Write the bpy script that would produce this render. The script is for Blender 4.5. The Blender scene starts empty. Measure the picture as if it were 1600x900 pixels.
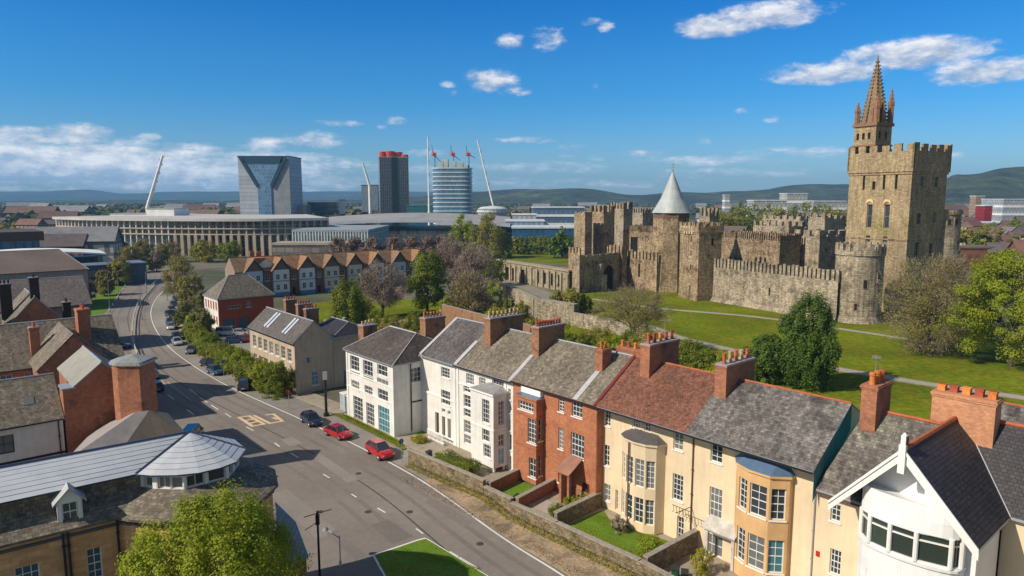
import bpy, math, random
import numpy as np
from mathutils import Vector, Matrix
R = random.Random(7)
SC = bpy.context.scene
COL = SC.collection
# ---------------------------------------------------------------- camera
FPX = 1080.0; PITCH = math.atan(140 / FPX); CH = 30.0
cam = bpy.data.cameras.new('camera'); cam.sensor_width = 36; cam.lens = 36 * FPX / 1600
cam.clip_start = 0.5; cam.clip_end = 30000
co = bpy.data.objects.new('camera', cam); COL.objects.link(co)
co.location = (0, 0, CH); co.rotation_euler = (math.pi / 2 - PITCH, 0, 0)
SC.camera = co
# ---------------------------------------------------------------- sun, sky
SUN_AZ = math.radians(180 + 26); SUN_EL = math.radians(38)
sdir = Vector((math.cos(SUN_AZ) * math.cos(SUN_EL), math.sin(SUN_AZ) * math.cos(SUN_EL), math.sin(SUN_EL)))
sl = bpy.data.lights.new('sun', 'SUN'); sl.energy = 5.0; sl.angle = math.radians(0.53); sl.color = (1.0, 0.905, 0.76)
so = bpy.data.objects.new('sun', sl); COL.objects.link(so)
so.rotation_euler = sdir.to_track_quat('Z', 'Y').to_euler()
SC.view_settings.view_transform = 'Standard'; SC.view_settings.look = 'None'
SC.view_settings.gamma = 1; SC.view_settings.exposure = 0.0; SC.view_settings.use_curve_mapping = False
SC.cycles.max_bounces = 6; SC.cycles.diffuse_bounces = 3; SC.cycles.glossy_bounces = 3
SC.cycles.transmission_bounces = 4; SC.cycles.transparent_max_bounces = 6; SC.cycles.volume_bounces = 0
SC.cycles.use_denoising = True

class NT:
    """tiny node helper"""
    def __init__(s, tree): s.t = tree; s.n = tree.nodes; s.l = tree.links
    def node(s, typ, **kw):
        n = s.n.new(typ)
        for k, v in kw.items(): setattr(n, k, v)
        return n
    def put(s, sock, v):
        if isinstance(v, bpy.types.NodeSocket): s.l.new(v, sock)
        elif v is not None: sock.default_value = v
    def m(s, op, a, b=None, c=None, clamp=False):
        n = s.node('ShaderNodeMath', operation=op, use_clamp=clamp)
        s.put(n.inputs[0], a)
        if b is not None: s.put(n.inputs[1], b)
        if c is not None: s.put(n.inputs[2], c)
        return n.outputs[0]
    def ramp(s, v, a, b, c=0.0, d=1.0, smooth=True):
        n = s.node('ShaderNodeMapRange', interpolation_type='SMOOTHSTEP' if smooth else 'LINEAR')
        s.put(n.inputs[0], v); s.put(n.inputs[1], a); s.put(n.inputs[2], b); s.put(n.inputs[3], c); s.put(n.inputs[4], d)
        return n.outputs[0]
    def mix(s, f, a, b, blend='MIX'):
        n = s.node('ShaderNodeMix', data_type='RGBA', blend_type=blend)
        s.put(n.inputs[0], f)
        for k, v in ((6, a), (7, b)):
            if isinstance(v, (tuple, list)) and len(v) == 3: v = (*v, 1)
            s.put(n.inputs[k], v)
        return n.outputs[2]
    def noise(s, vec, scale, detail=4, rough=.55, dist=0):
        n = s.node('ShaderNodeTexNoise'); s.put(n.inputs['Vector'], vec)
        n.inputs['Scale'].default_value = scale; n.inputs['Detail'].default_value = detail
        n.inputs['Roughness'].default_value = rough; n.inputs['Distortion'].default_value = dist
        return n.outputs['Fac']

def pxdir(px, py):
    a = (px - 800) / FPX; b = (450 - py) / FPX
    return Vector((a, math.cos(PITCH) + b * math.sin(PITCH), -math.sin(PITCH) + b * math.cos(PITCH)))
def azel(px, py):
    d = pxdir(px, py).normalized()
    return math.atan2(d.x, d.y), math.asin(d.z)

w = bpy.data.worlds.new('World'); SC.world = w; w.use_nodes = True
g = NT(w.node_tree); bg = w.node_tree.nodes['Background']
sky = g.node('ShaderNodeTexSky', sky_type='NISHITA', sun_disc=False)
sky.sun_elevation = SUN_EL; sky.sun_rotation = math.atan2(sdir.x, sdir.y) % (2 * math.pi)
sky.altitude = 300; sky.air_density = 1.0; sky.dust_density = 0.6; sky.ozone_density = 4.0
tc = g.node('ShaderNodeTexCoord'); sep = g.node('ShaderNodeSeparateXYZ'); g.l.new(tc.outputs['Generated'], sep.inputs[0])
X, Y, Z = sep.outputs
AZ = g.m('ARCTAN2', X, Y); EL = g.m('ARCSINE', g.m('MINIMUM', g.m('MAXIMUM', Z, -1.0), 1.0))
tint = g.mix(g.ramp(EL, 0.0, 0.16), (0.84, 1.08, 1.28), (0.20, 0.87, 1.36)); tint = g.mix(g.ramp(EL, 0.14, 0.30), tint, (0.02, 0.71, 1.38))
tint = g.mix(g.m('MAXIMUM', g.ramp(EL, 0.30, 0.62), g.ramp(Y, 0.15, -0.25)), tint, (1.15, 1.03, 0.92))
skyc = g.mix(1.0, sky.outputs[0], tint, 'MULTIPLY')
# clouds: (px, py, half width px, half height px, amount)
CL = [(1120, 42, 76, 24, 1.5), (1205, 24, 105, 30, 1.6), (1300, 114, 118, 24, 1.5), (1430, 86, 135, 32, 1.7), (1545, 112, 125, 26, 1.5),
      (797, 66, 26, 16, 1.1), (857, 62, 30, 22, .75), (925, 36, 22, 10, .6), (945, 40, 16, 12, .8), (770, 128, 44, 24, 1.3), (800, 143, 34, 10, .9),
      (700, 132, 15, 7, .8), (708, 146, 11, 6, .8), (930, 135, 8, 5, .6), (525, 194, 42, 8, .9), (618, 190, 20, 8, .9), (596, 199, 10, 5, .6),
      (820, 219, 62, 7, .7), (885, 245, 18, 5, .6), (1162, 174, 15, 8, .8), (1205, 187, 15, 6, .6), (1100, 220, 12, 9, .5), (1490, 242, 22, 8, .6), (932, 247, 16, 7, .5),
      (40, 216, 95, 20, 1.2), (125, 212, 62, 24, 1.25), (200, 232, 75, 20, 1.1), (232, 214, 22, 8, .8), (290, 240, 75, 20, 1.1), (412, 228, 42, 17, 1.1), (490, 220, 52, 18, .95),
      (60, 256, 220, 48, 1.7), (240, 268, 210, 40, 1.6), (430, 262, 130, 32, 1.4), (330, 285, 280, 26, 1.2), (540, 258, 60, 15, .8), (620, 265, 70, 12, .6), (100, 292, 260, 12, .55), (420, 290, 200, 10, .5),
      (840, 262, 120, 12, .6), (1120, 252, 150, 12, .6), (1250, 240, 110, 11, .55), (1130, 272, 170, 12, .45), (760, 285, 150, 10, .5), (930, 288, 180, 9, .45), (660, 240, 40, 8, .7), (900, 230, 30, 6, .55), (1010, 240, 40, 8, .55), (1290, 262, 60, 8, .5), (1420, 250, 60, 7, .4)]
cv = g.node('ShaderNodeCombineXYZ'); g.put(cv.inputs[0], g.m('MULTIPLY', AZ, 1.0)); g.put(cv.inputs[1], g.m('MULTIPLY', EL, 2.2))
NZ = g.noise(cv.outputs[0], 26, 7, .62); NF = g.noise(cv.outputs[0], 75, 6, .65); NL = g.noise(cv.outputs[0], 9, 3, .5)
mask = None; hmask = None
for (px, py, rw, rh, st) in CL:
    a0, e0 = azel(px, py); a1, _ = azel(px + rw, py); _, e1 = azel(px, py - rh)
    da = g.m('MULTIPLY', g.m('SUBTRACT', AZ, a0), 1 / abs(a1 - a0)); de = g.m('MULTIPLY', g.m('SUBTRACT', EL, e0), 1 / abs(e1 - e0))
    low = g.m('MULTIPLY', g.m('MINIMUM', de, 0.0), 0.7)        # flatter bases
    q = g.m('ADD', g.m('ADD', g.m('MULTIPLY', da, da), g.m('MULTIPLY', de, de)), g.m('MULTIPLY', low, low))
    mm = g.m('MULTIPLY', g.m('SUBTRACT', 1.0, q), st)
    hh = g.m('MULTIPLY', g.m('MAXIMUM', mm, 0.0), de)
    mask = mm if mask is None else g.m('MAXIMUM', mask, mm)
    hmask = hh if hmask is None else g.m('ADD', hmask, hh)
cv2 = g.node('ShaderNodeCombineXYZ'); g.put(cv2.inputs[0], AZ); g.put(cv2.inputs[1], g.m('MULTIPLY', EL, 6.5)); NS_ = g.noise(cv2.outputs[0], 13, 6, .6)
cv3 = g.node('ShaderNodeCombineXYZ'); g.put(cv3.inputs[0], g.m('ADD', AZ, -.010)); g.put(cv3.inputs[1], g.m('ADD', g.m('MULTIPLY', EL, 2.2), .018)); NO = g.noise(cv3.outputs[0], 26, 7, .62)
lowf = g.ramp(EL, .105, .05, 0.0, .8); NB = g.m('ADD', g.m('MULTIPLY', NZ, g.m('SUBTRACT', 1.0, lowf)), g.m('MULTIPLY', NS_, lowf))
raw = g.m('ADD', mask, g.m('ADD', g.m('MULTIPLY', g.m('SUBTRACT', NB, .5), 3.2), g.m('MULTIPLY', g.m('SUBTRACT', NF, .5), 1.0)))
dens = g.ramp(raw, -0.05, 1.45)
inside = g.ramp(mask, -1.0, -0.1)
dens = g.m('MULTIPLY', dens, inside)
dens = g.m('MULTIPLY', dens, 0.92)
litv = g.m('ADD', g.m('ADD', g.m('MULTIPLY', hmask, .55), 0.36), g.m('ADD', g.m('MULTIPLY', g.m('SUBTRACT', NZ, NO), 2.4), g.m('MULTIPLY', g.m('SUBTRACT', NF, .5), .7)), clamp=True)
boost = g.ramp(EL, 0.10, 0.0, 1.0, 1.45); ccol = g.mix(litv, (4.6, 5.5, 7.2), (11.2, 11.0, 10.9)); bc_ = g.node('ShaderNodeCombineXYZ')
for i in range(3): g.put(bc_.inputs[i], boost)
ccol = g.mix(1.0, ccol, bc_.outputs[0], 'MULTIPLY')
fin = g.mix(dens, skyc, ccol)
g.l.new(fin, bg.inputs[0]); bg.inputs[1].default_value = 0.095

# ---------------------------------------------------------------- geometry helpers
def P(px, py, z=0.0):
    d = pxdir(px, py); t = (z - CH) / d.z
    return Vector((d.x * t, d.y * t, z))
def hit(px, py, p0, n):
    d = pxdir(px, py); o = Vector((0, 0, CH)); t = (Vector(p0) - o).dot(n) / d.dot(n)
    return o + d * t
def Zat(x, y, py):
    lo, hi = -20, 200
    for _ in range(50):
        z = (lo + hi) / 2; dz = z - CH
        d = y * math.cos(PITCH) - dz * math.sin(PITCH); u = y * math.sin(PITCH) + dz * math.cos(PITCH)
        if 450 - FPX * u / d > py: lo = z
        else: hi = z
    return z
def V3(*a): return Vector(a)
class Frame:
    def __init__(s, o, deg): s.o = Vector((o[0], o[1], 0)); s.r = math.radians(deg); s.U = Vector((math.cos(s.r), math.sin(s.r), 0)); s.V = Vector((-math.sin(s.r), math.cos(s.r), 0))
    def w(s, u, v, z=0): return s.o + s.U * u + s.V * v + Vector((0, 0, z))
    def loc(s, p): d = Vector(p) - s.o; return d.dot(s.U), d.dot(s.V), p[2]
    def F(s, px, py, v=0.0):                     # pixel on the plane v = const -> u, z
        h = hit(px, py, s.w(0, v), s.V); return (h - s.o).dot(s.U), h.z
TF = Frame((0.38, 72.93), -49.1)                 # the terrace facing the road
class MB:
    def __init__(s): s.v = []; s.f = []; s.m = []; s.uv = []
    def face(s, pts, mi=0, uv=None):
        b = len(s.v); s.v += [tuple(p) for p in pts]; s.f.append(list(range(b, b + len(pts)))); s.m.append(mi); s.uv.append(uv)
    def box(s, x0, x1, y0, y1, z0, z1, mi=0, bot=True):
        p = [(x, y, z) for z in (z0, z1) for y in (y0, y1) for x in (x0, x1)]
        for q in ((0, 1, 5, 4), (1, 3, 7, 5), (3, 2, 6, 7), (2, 0, 4, 6), (4, 5, 7, 6)) + (((2, 3, 1, 0),) if bot else ()):
            s.face([p[i] for i in q], mi)
    def obox(s, a, b, wd, z0, z1, mi=0, off=0):    # a box along the line a-b
        a = Vector((a[0], a[1], 0)); b = Vector((b[0], b[1], 0)); d = (b - a).normalized(); n = Vector((d.y, -d.x, 0))
        s.prism([a + n * (wd / 2 + off), b + n * (wd / 2 + off), b - n * (wd / 2 - off), a - n * (wd / 2 - off)], z0, z1, mi)
    def prism(s, poly, z0, z1, mi=0, top=None, cap=True):
        poly = [Vector((p[0], p[1], 0)) for p in poly]
        ar = sum(poly[i].x * poly[(i + 1) % len(poly)].y - poly[(i + 1) % len(poly)].x * poly[i].y for i in range(len(poly)))
        if ar < 0: poly = poly[::-1]
        n = len(poly)
        for i in range(n):
            a, b = poly[i], poly[(i + 1) % n]
            s.face([(a.x, a.y, z0), (b.x, b.y, z0), (b.x, b.y, z1), (a.x, a.y, z1)], mi)
        if cap:
            s.face([(p.x, p.y, z1) for p in poly], mi if top is None else top); s.face([(p.x, p.y, z0) for p in poly[::-1]], mi)
    def slab(s, pts, th, mi=0, mside=None):          # sloped slab: pts are the top face (counter-clockwise from above)
        pts = [Vector(p) for p in pts]; lo = [p - Vector((0, 0, th)) for p in pts]; n = len(pts)
        s.face(pts, mi); s.face(lo[::-1], mi if mside is None else mside)
        for i in range(n): s.face([lo[i], lo[(i + 1) % n], pts[(i + 1) % n], pts[i]], mi if mside is None else mside)
    def tube(s, a, b, r0, r1=None, n=8, mi=0, caps=True):
        a = Vector(a); b = Vector(b); r1 = r0 if r1 is None else r1; d = (b - a).normalized()
        t = d.cross(Vector((0, 0, 1)) if abs(d.z) < .95 else Vector((1, 0, 0))).normalized(); k = d.cross(t)
        ra = [a + (t * math.cos(2 * math.pi * i / n) + k * math.sin(2 * math.pi * i / n)) * r0 for i in range(n)]
        rb = [b + (t * math.cos(2 * math.pi * i / n) + k * math.sin(2 * math.pi * i / n)) * r1 for i in range(n)]
        for i in range(n):
            j = (i + 1) % n
            if r1 < 1e-4: s.face([ra[j], ra[i], b], mi)
            else: s.face([ra[j], ra[i], rb[i], rb[j]], mi)
        if caps:
            s.face(ra, mi)
            if r1 > 1e-4: s.face(rb[::-1], mi)
    def drum(s, c, r, z0, z1, n=24, mi=0, r1=None, uvk=True, cap=True, a0=0.0, a1=2 * math.pi):
        r1 = r if r1 is None else r1
        for i in range(n):
            p, q = a0 + (a1 - a0) * i / n, a0 + (a1 - a0) * (i + 1) / n
            A = (c[0] + r * math.cos(p), c[1] + r * math.sin(p), z0); B = (c[0] + r * math.cos(q), c[1] + r * math.sin(q), z0)
            C = (c[0] + r1 * math.cos(q), c[1] + r1 * math.sin(q), z1); D = (c[0] + r1 * math.cos(p), c[1] + r1 * math.sin(p), z1)
            s.face([A, B, C, D], mi, [(p * r, z0), (q * r, z0), (q * r, z1), (p * r, z1)])
        if cap: s.face([(c[0] + r1 * math.cos(a0 + (a1 - a0) * i / n), c[1] + r1 * math.sin(a0 + (a1 - a0) * i / n), z1) for i in range(n)], mi)
    def mesh(s, name, mats, smooth=False, inv=None):
        me = bpy.data.meshes.new(name)
        vs = s.v if inv is None else [tuple(inv @ Vector(p)) for p in s.v]
        me.from_pydata(vs, [], s.f)
        for mt in mats: me.materials.append(mt)
        me.polygons.foreach_set('material_index', s.m)
        uvl = me.uv_layers.new(name='UVMap'); out = np.zeros((len(me.loops), 2), dtype=np.float32); k = 0
        for f, uv in zip(s.f, s.uv):
            ps = [Vector(vs[i]) for i in f]
            if uv is None:
                nn = Vector((0, 0, 0))
                for i in range(len(ps)): nn += ps[i].cross(ps[(i + 1) % len(ps)])
                nn = nn.normalized() if nn.length > 1e-12 else Vector((0, 0, 1))
                t = Vector((0, 0, 1)).cross(nn); t = t.normalized() if t.length > 1e-3 else Vector((1, 0, 0)); bt = nn.cross(t)
                uv = [(p.dot(t), p.dot(bt)) for p in ps]
            for q in uv: out[k] = q; k += 1
        uvl.data.foreach_set('uv', out.ravel())
        if smooth: me.polygons.foreach_set('use_smooth', [True] * len(s.f))
        me.update(); return me
    def build(s, name, mats, parent=None, smooth=False, world=False, label=None):
        if not isinstance(mats, (list, tuple)): mats = [mats]
        inv = None
        if world and parent is not None:
            root = parent; M0 = Matrix.Identity(4)
            while root is not None: M0 = root.matrix_basis @ M0; root = root.parent
            inv = M0.inverted()
        o = bpy.data.objects.new(name, s.mesh(name, mats, smooth, inv)); COL.objects.link(o)
        if parent is not None: o.parent = parent
        if label: o['label'] = label
        return o
def tag(o, label, cat, group=None, kind=None):
    o['label'] = label; o['category'] = cat
    if group: o['group'] = group
    if kind: o['kind'] = kind
    return o
def struct(o, label=None):
    o['kind'] = 'structure'
    if label: o['label'] = label
    return o
def thing(name, label, cat, loc=(0, 0, 0), rz=0.0, group=None):
    o = bpy.data.objects.new(name, None); COL.objects.link(o); o.empty_display_size = .3
    o.location = loc; o.rotation_euler = (0, 0, rz); return tag(o, label, cat, group)
def copy_tree(o, parent=None, **kw):
    c = o.copy(); COL.objects.link(c); c.parent = parent
    for k, v in kw.items():
        if k in ('label', 'group'): c[k] = v
        else: setattr(c, k, v)
    for ch in list(o.children): copy_tree(ch, c)
    return c
# ---------------------------------------------------------------- materials
MC = {}
def mat(name, col, rough=.85, var=.2, vs=1.5, vs2=.15, pat=None, pd=(.23, .075, .012), mortar=.7, col2=None, c2=(.55, .7), c2s=.4, bump=0.0, bs=8, metal=0.0, spec=.3, stretch=None, var2=.12, streak=0.0, objvar=0.0, coat=0, bd=.05):
    if name in MC: return MC[name]
    m = bpy.data.materials.new(name); m.use_nodes = True; k = NT(m.node_tree); b = m.node_tree.nodes['Principled BSDF']
    t = k.node('ShaderNodeTexCoord'); ob = t.outputs['Object']
    if stretch:
        mp = k.node('ShaderNodeMapping'); k.l.new(ob, mp.inputs[0]); mp.inputs['Scale'].default_value = stretch; obn = mp.outputs[0]
    else: obn = ob
    n1 = k.noise(obn, vs, 6, .65); n2 = k.noise(ob, vs2, 3, .5)
    f1 = k.ramp(n1, .3, .7, 1 - var, 1 + var, False); f2 = k.ramp(n2, .3, .7, 1 - var2, 1 + var2, False)
    f = k.m('MULTIPLY', f1, f2)
    if objvar:
        oi = k.node('ShaderNodeObjectInfo'); f = k.m('MULTIPLY', f, k.ramp(oi.outputs['Random'], 0, 1, 1 - objvar, 1 + objvar, False))
    c = (*col, 1)
    if col2:
        n3 = k.noise(ob, c2s, 5, .65, .4); c = k.mix(k.ramp(n3, c2[0], c2[1]), c, (*col2, 1))
    if pat:
        br = k.node('ShaderNodeTexBrick'); k.l.new(t.outputs['UV'], br.inputs['Vector'])
        br.inputs['Scale'].default_value = 1; br.inputs['Brick Width'].default_value = pd[0]; br.inputs['Row Height'].default_value = pd[1]
        br.inputs['Mortar Size'].default_value = pd[2]; br.inputs['Mortar Smooth'].default_value = .2
        lo, hi = pat; br.inputs['Color1'].default_value = (lo, lo, lo, 1); br.inputs['Color2'].default_value = (hi, hi, hi, 1)
        br.inputs['Mortar'].default_value = (mortar, mortar, mortar, 1); br.inputs['Bias'].default_value = 0
        c = k.mix(1.0, c, br.outputs['Color'], 'MULTIPLY')
    if streak:
        mp2 = k.node('ShaderNodeMapping'); k.l.new(t.outputs['UV'], mp2.inputs[0]); mp2.inputs['Scale'].default_value = (1.3, .12, 1)
        n4 = k.noise(mp2.outputs[0], 1.5, 4, .6); f = k.m('MULTIPLY', f, k.ramp(n4, .35, .7, 1, 1 - streak))
    cc = k.node('ShaderNodeCombineXYZ')
    for i in range(3): k.put(cc.inputs[i], f)
    c = k.mix(1.0, c, cc.outputs[0], 'MULTIPLY')
    k.put(b.inputs['Base Color'], c); b.inputs['Roughness'].default_value = rough; b.inputs['Metallic'].default_value = metal
    b.inputs['Specular IOR Level'].default_value = spec
    if coat: b.inputs['Coat Weight'].default_value = coat; b.inputs['Coat Roughness'].default_value = .05
    if bump:
        h = k.noise(obn, bs, 4, .6)
        if pat: h = k.m('ADD', h, k.m('MULTIPLY', br.outputs['Fac'], -1.5))
        bn = k.node('ShaderNodeBump'); bn.inputs['Strength'].default_value = bump; bn.inputs['Distance'].default_value = bd
        k.l.new(h, bn.inputs['Height']); k.l.new(bn.outputs[0], b.inputs['Normal'])
    MC[name] = m; return m
def leafmat(name, c1, c2, tr=.35):
    if name in MC: return MC[name]
    m = bpy.data.materials.new(name); m.use_nodes = True; k = NT(m.node_tree); b = m.node_tree.nodes['Principled BSDF']; out = m.node_tree.nodes['Material Output']
    at = k.node('ShaderNodeAttribute', attribute_name='v'); oi = k.node('ShaderNodeObjectInfo')
    f = k.m('ADD', k.m('MULTIPLY', at.outputs['Fac'], .8), k.m('MULTIPLY', oi.outputs['Random'], .2))
    c = k.mix(f, c1, c2); k.put(b.inputs['Base Color'], c); b.inputs['Roughness'].default_value = .6; b.inputs['Specular IOR Level'].default_value = .25
    tl = k.node('ShaderNodeBsdfTranslucent'); k.put(tl.inputs[0], k.mix(1.0, c, (1.0, 1.1, .6), 'MULTIPLY'))
    mx = k.node('ShaderNodeMixShader'); mx.inputs[0].default_value = tr; k.l.new(b.outputs[0], mx.inputs[1]); k.l.new(tl.outputs[0], mx.inputs[2]); k.l.new(mx.outputs[0], out.inputs[0])
    MC[name] = m; return m
def glassmat(name, col, rough=.06, alt=None):
    if name in MC: return MC[name]
    m = bpy.data.materials.new(name); m.use_nodes = True; k = NT(m.node_tree); b = m.node_tree.nodes['Principled BSDF']
    oi = k.node('ShaderNodeObjectInfo'); t = k.node('ShaderNodeTexCoord')
    f = k.ramp(k.m('ADD', k.m('MULTIPLY', oi.outputs['Random'], .7), k.m('MULTIPLY', k.noise(t.outputs['Object'], 1.7, 2), .3)), .45, .75)
    k.put(b.inputs['Base Color'], k.mix(f, col, alt or tuple(c * 2.5 for c in col)))
    b.inputs['Roughness'].default_value = rough; b.inputs['Specular IOR Level'].default_value = .8
    MC[name] = m; return m

white_paint = mat('white_paint', (.78, .77, .73), .6, .04, 3, .2)
white_render = mat('white_render', (.74, .72, .67), .85, .06, .8, .2, streak=.11, var2=.1, bump=.05)
cream_render = mat('cream_render', (.75, .60, .40), .85, .07, .7, .2, streak=.1, col2=(.80, .52, .24), c2=(.55, .8), c2s=.25)
ochre_render = mat('ochre_render', (.66, .41, .19), .85, .1, .8, .3, streak=.08)
beige_render = mat('beige_render', (.50, .40, .28), .9, .1, 1, .2, streak=.15, bump=.1)
red_brick = mat('red_brick', (.38, .15, .075), .9, .16, 2.2, .35, pat=(.75, 1.2), mortar=1.25, bump=.2, col2=(.30, .10, .06), c2=(.5, .75))
dark_brick = mat('dark_brick', (.32, .135, .075), .9, .2, 2.0, .3, pat=(.7, 1.25), mortar=1.3, bump=.2, col2=(.13, .06, .04), c2=(.5, .75))
brown_brick = mat('brown_brick', (.27, .14, .08), .9, .22, 2.5, .4, pat=(.7, 1.25), mortar=1.3, bump=.2, col2=(.10, .06, .04), c2=(.5, .7))
sandstone = mat('sandstone', (.64, .36, .17), .9, .2, .9, .2, pat=(.85, 1.15), pd=(.7, .32, .012), mortar=.75, bump=.2, stretch=(1, 1, 3))
slate = mat('slate', (.14, .115, .09), .75, .28, 3, .25, pat=(.7, 1.35), pd=(.32, .24, .015), mortar=.5, bump=.3, col2=(.17, .145, .10), c2=(.45, .65), c2s=1.8, streak=.25)
slate_brown = mat('slate_brown', (.195, .162, .125), .8, .3, 3.5, .25, pat=(.7, 1.3), pd=(.32, .24, .015), mortar=.5, bump=.3, col2=(.255, .22, .16), c2=(.45, .65), c2s=1.8, streak=.3)
slate_dark = mat('slate_dark', (.05, .045, .05), .55, .16, 2, .25, pat=(.8, 1.3), pd=(.34, .27, .02), mortar=.35, bump=.4, streak=.15)
slate_grey = mat('slate_grey', (.20, .18, .165), .75, .35, 3.5, .3, pat=(.65, 1.4), pd=(.32, .24, .015), mortar=.5, bump=.3, col2=(.09, .08, .075), c2=(.45, .65), c2s=.35, streak=.4)
red_tile = mat('red_tile', (.22, .095, .06), .85, .25, 3, .25, pat=(.7, 1.3), pd=(.26, .2, .015), mortar=.5, bump=.3, col2=(.12, .06, .045), c2=(.5, .7), c2s=1.6, streak=.2)
orange_tile = mat('orange_tile', (.30, .165, .085), .85, .25, 1.5, .2, pat=(.75, 1.25), pd=(.4, .3, .02), mortar=.55, bump=.2, col2=(.16, .10, .06), c2=(.5, .75), c2s=.3)
ridge_red = mat('ridge_red', (.42, .12, .05), .8, .25, 3)
lead = mat('lead', (.30, .32, .35), .5, .15, 2, .3, spec=.5)
lead_light = mat('lead_light', (.42, .42, .42), .55, .12, 2, .3)
copper = mat('copper', (.05, .20, .22), .6, .3, 1.5, .4, stretch=(3, 3, .5))
blue_metal = mat('blue_metal', (.09, .15, .24), .35, .15, 2, spec=.6)
metal_roof = mat('metal_roof', (.58, .60, .62), .42, .06, .8, .1, spec=.5, col2=(.48, .51, .55), c2=(.4, .7))
pot_orange = mat('pot_orange', (.62, .20, .05), .8, .25, 6, objvar=.25)
pot_buff = mat('pot_buff', (.55, .36, .18), .8, .25, 6, objvar=.25)
pot_red = mat('pot_red', (.42, .10, .05), .8, .2, 6, objvar=.3)
black_paint = mat('black_paint', (.02, .02, .022), .5, .1)
grey_metal = mat('grey_metal', (.25, .26, .27), .5, .1)
castle_stone = mat('castle_stone', (.44, .325, .20), .95, .28, 1.6, .10, pat=(.55, 1.3), pd=(.75, .42, .06), mortar=.72, bump=.7, bs=3, col2=(.17, .115, .065), c2=(.48, .7), c2s=.3, stretch=(1, 1, 2.2), streak=.4, var2=.25)
castle_grey = mat('castle_grey', (.46, .38, .27), .95, .28, 1.7, .12, pat=(.6, 1.25), pd=(.75, .42, .06), mortar=.72, bump=.7, bs=3, col2=(.22, .18, .13), c2=(.48, .68), c2s=.3, stretch=(1, 1, 2.2), streak=.4, var2=.25)
tower_stone = mat('tower_stone', (.43, .325, .19), .95, .22, 1.3, .1, pat=(.75, 1.2), pd=(.7, .4, .04), mortar=.8, bump=.5, bs=3, col2=(.30, .26, .09), c2=(.52, .7), c2s=.12, stretch=(1, 1, 2), streak=.35, var2=.2)
spire_stone = mat('spire_stone', (.27, .15, .085), .9, .25, 1.5)
wall_stone = mat('wall_stone', (.25, .19, .12), .95, .4, 3, .3, pat=(.6, 1.3), pd=(.4, .2, .03), mortar=.6, bump=.5, col2=(.12, .11, .05), c2=(.5, .7), c2s=.8)
asphalt = mat('asphalt', (.225, .195, .168), .9, .10, 1.2, .06, var2=.16, bump=.1, bs=30, col2=(.275, .24, .205), c2=(.5, .75), c2s=.08, spec=.2)
asphalt_old = mat('asphalt_old', (.26, .235, .20), .9, .15, .6, .05, var2=.2)
paving = mat('paving', (.33, .28, .21), .95, .2, 1.5, .2, col2=(.18, .15, .11), c2s=.5)
dirt = mat('dirt', (.40, .29, .18), .95, .28, 3, .3, col2=(.20, .15, .09), c2=(.45, .65), c2s=.35, bump=.4, bs=10)
lawn = mat('lawn', (.125, .165, .008), .95, .42, .9, .05, var2=.3, spec=.05, col2=(.165, .165, .012), c2=(.42, .62), c2s=.25, bump=.3, bs=12)
lawn_bright = mat('lawn_bright', (.11, .20, .012), .95, .3, 5, .3, col2=(.14, .2, .02), c2=(.5, .75), c2s=.5, bump=.4, bs=15)
ground_m = mat('ground_m', (.09, .10, .05), .95, .3, .06, .006, var2=.3, col2=(.17, .15, .12), c2=(.45, .6), c2s=.02)
path_m = mat('path_m', (.38, .33, .27), .95, .12, 1, .1)
line_paint = mat('line_paint', (.72, .71, .67), .8, .12, 4)
cream_paint = mat('cream_paint', (.68, .50, .30), .8, .15, 3)
bark = mat('bark', (.085, .065, .05), .95, .25, 4)
twig_m = mat('twig_m', (.25, .19, .16), .95, .2, 3)
pane_m = glassmat('pane_m', (.035, .045, .055), .08, (.16, .17, .165))
pane_blue = glassmat('pane_blue', (.03, .09, .16), .12)
pane_teal = glassmat('pane_teal', (.04, .17, .22), .12)
pane_green = glassmat('pane_green', (.03, .042, .034), .05, (.05, .07, .055))
leaf_bright = leafmat('leaf_bright', (.175, .225, .012), (.41, .44, .035), .42)
leaf_mid = leafmat('leaf_mid', (.12, .16, .014), (.27, .30, .03), .42)
leaf_dark = leafmat('leaf_dark', (.05, .105, .014), (.16, .235, .03), .35)
leaf_olive = leafmat('leaf_olive', (.22, .20, .03), (.40, .35, .07), .42)
leaf_yellow = leafmat('leaf_yellow', (.22, .22, .02), (.45, .40, .04))
leaf_brown = leafmat('leaf_brown', (.22, .17, .12), (.38, .30, .21), .2)
leaf_purple = leafmat('leaf_purple', (.17, .105, .075), (.28, .18, .13), .2)
leaf_russet = leafmat('leaf_russet', (.22, .07, .04), (.35, .14, .07), .2)
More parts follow.
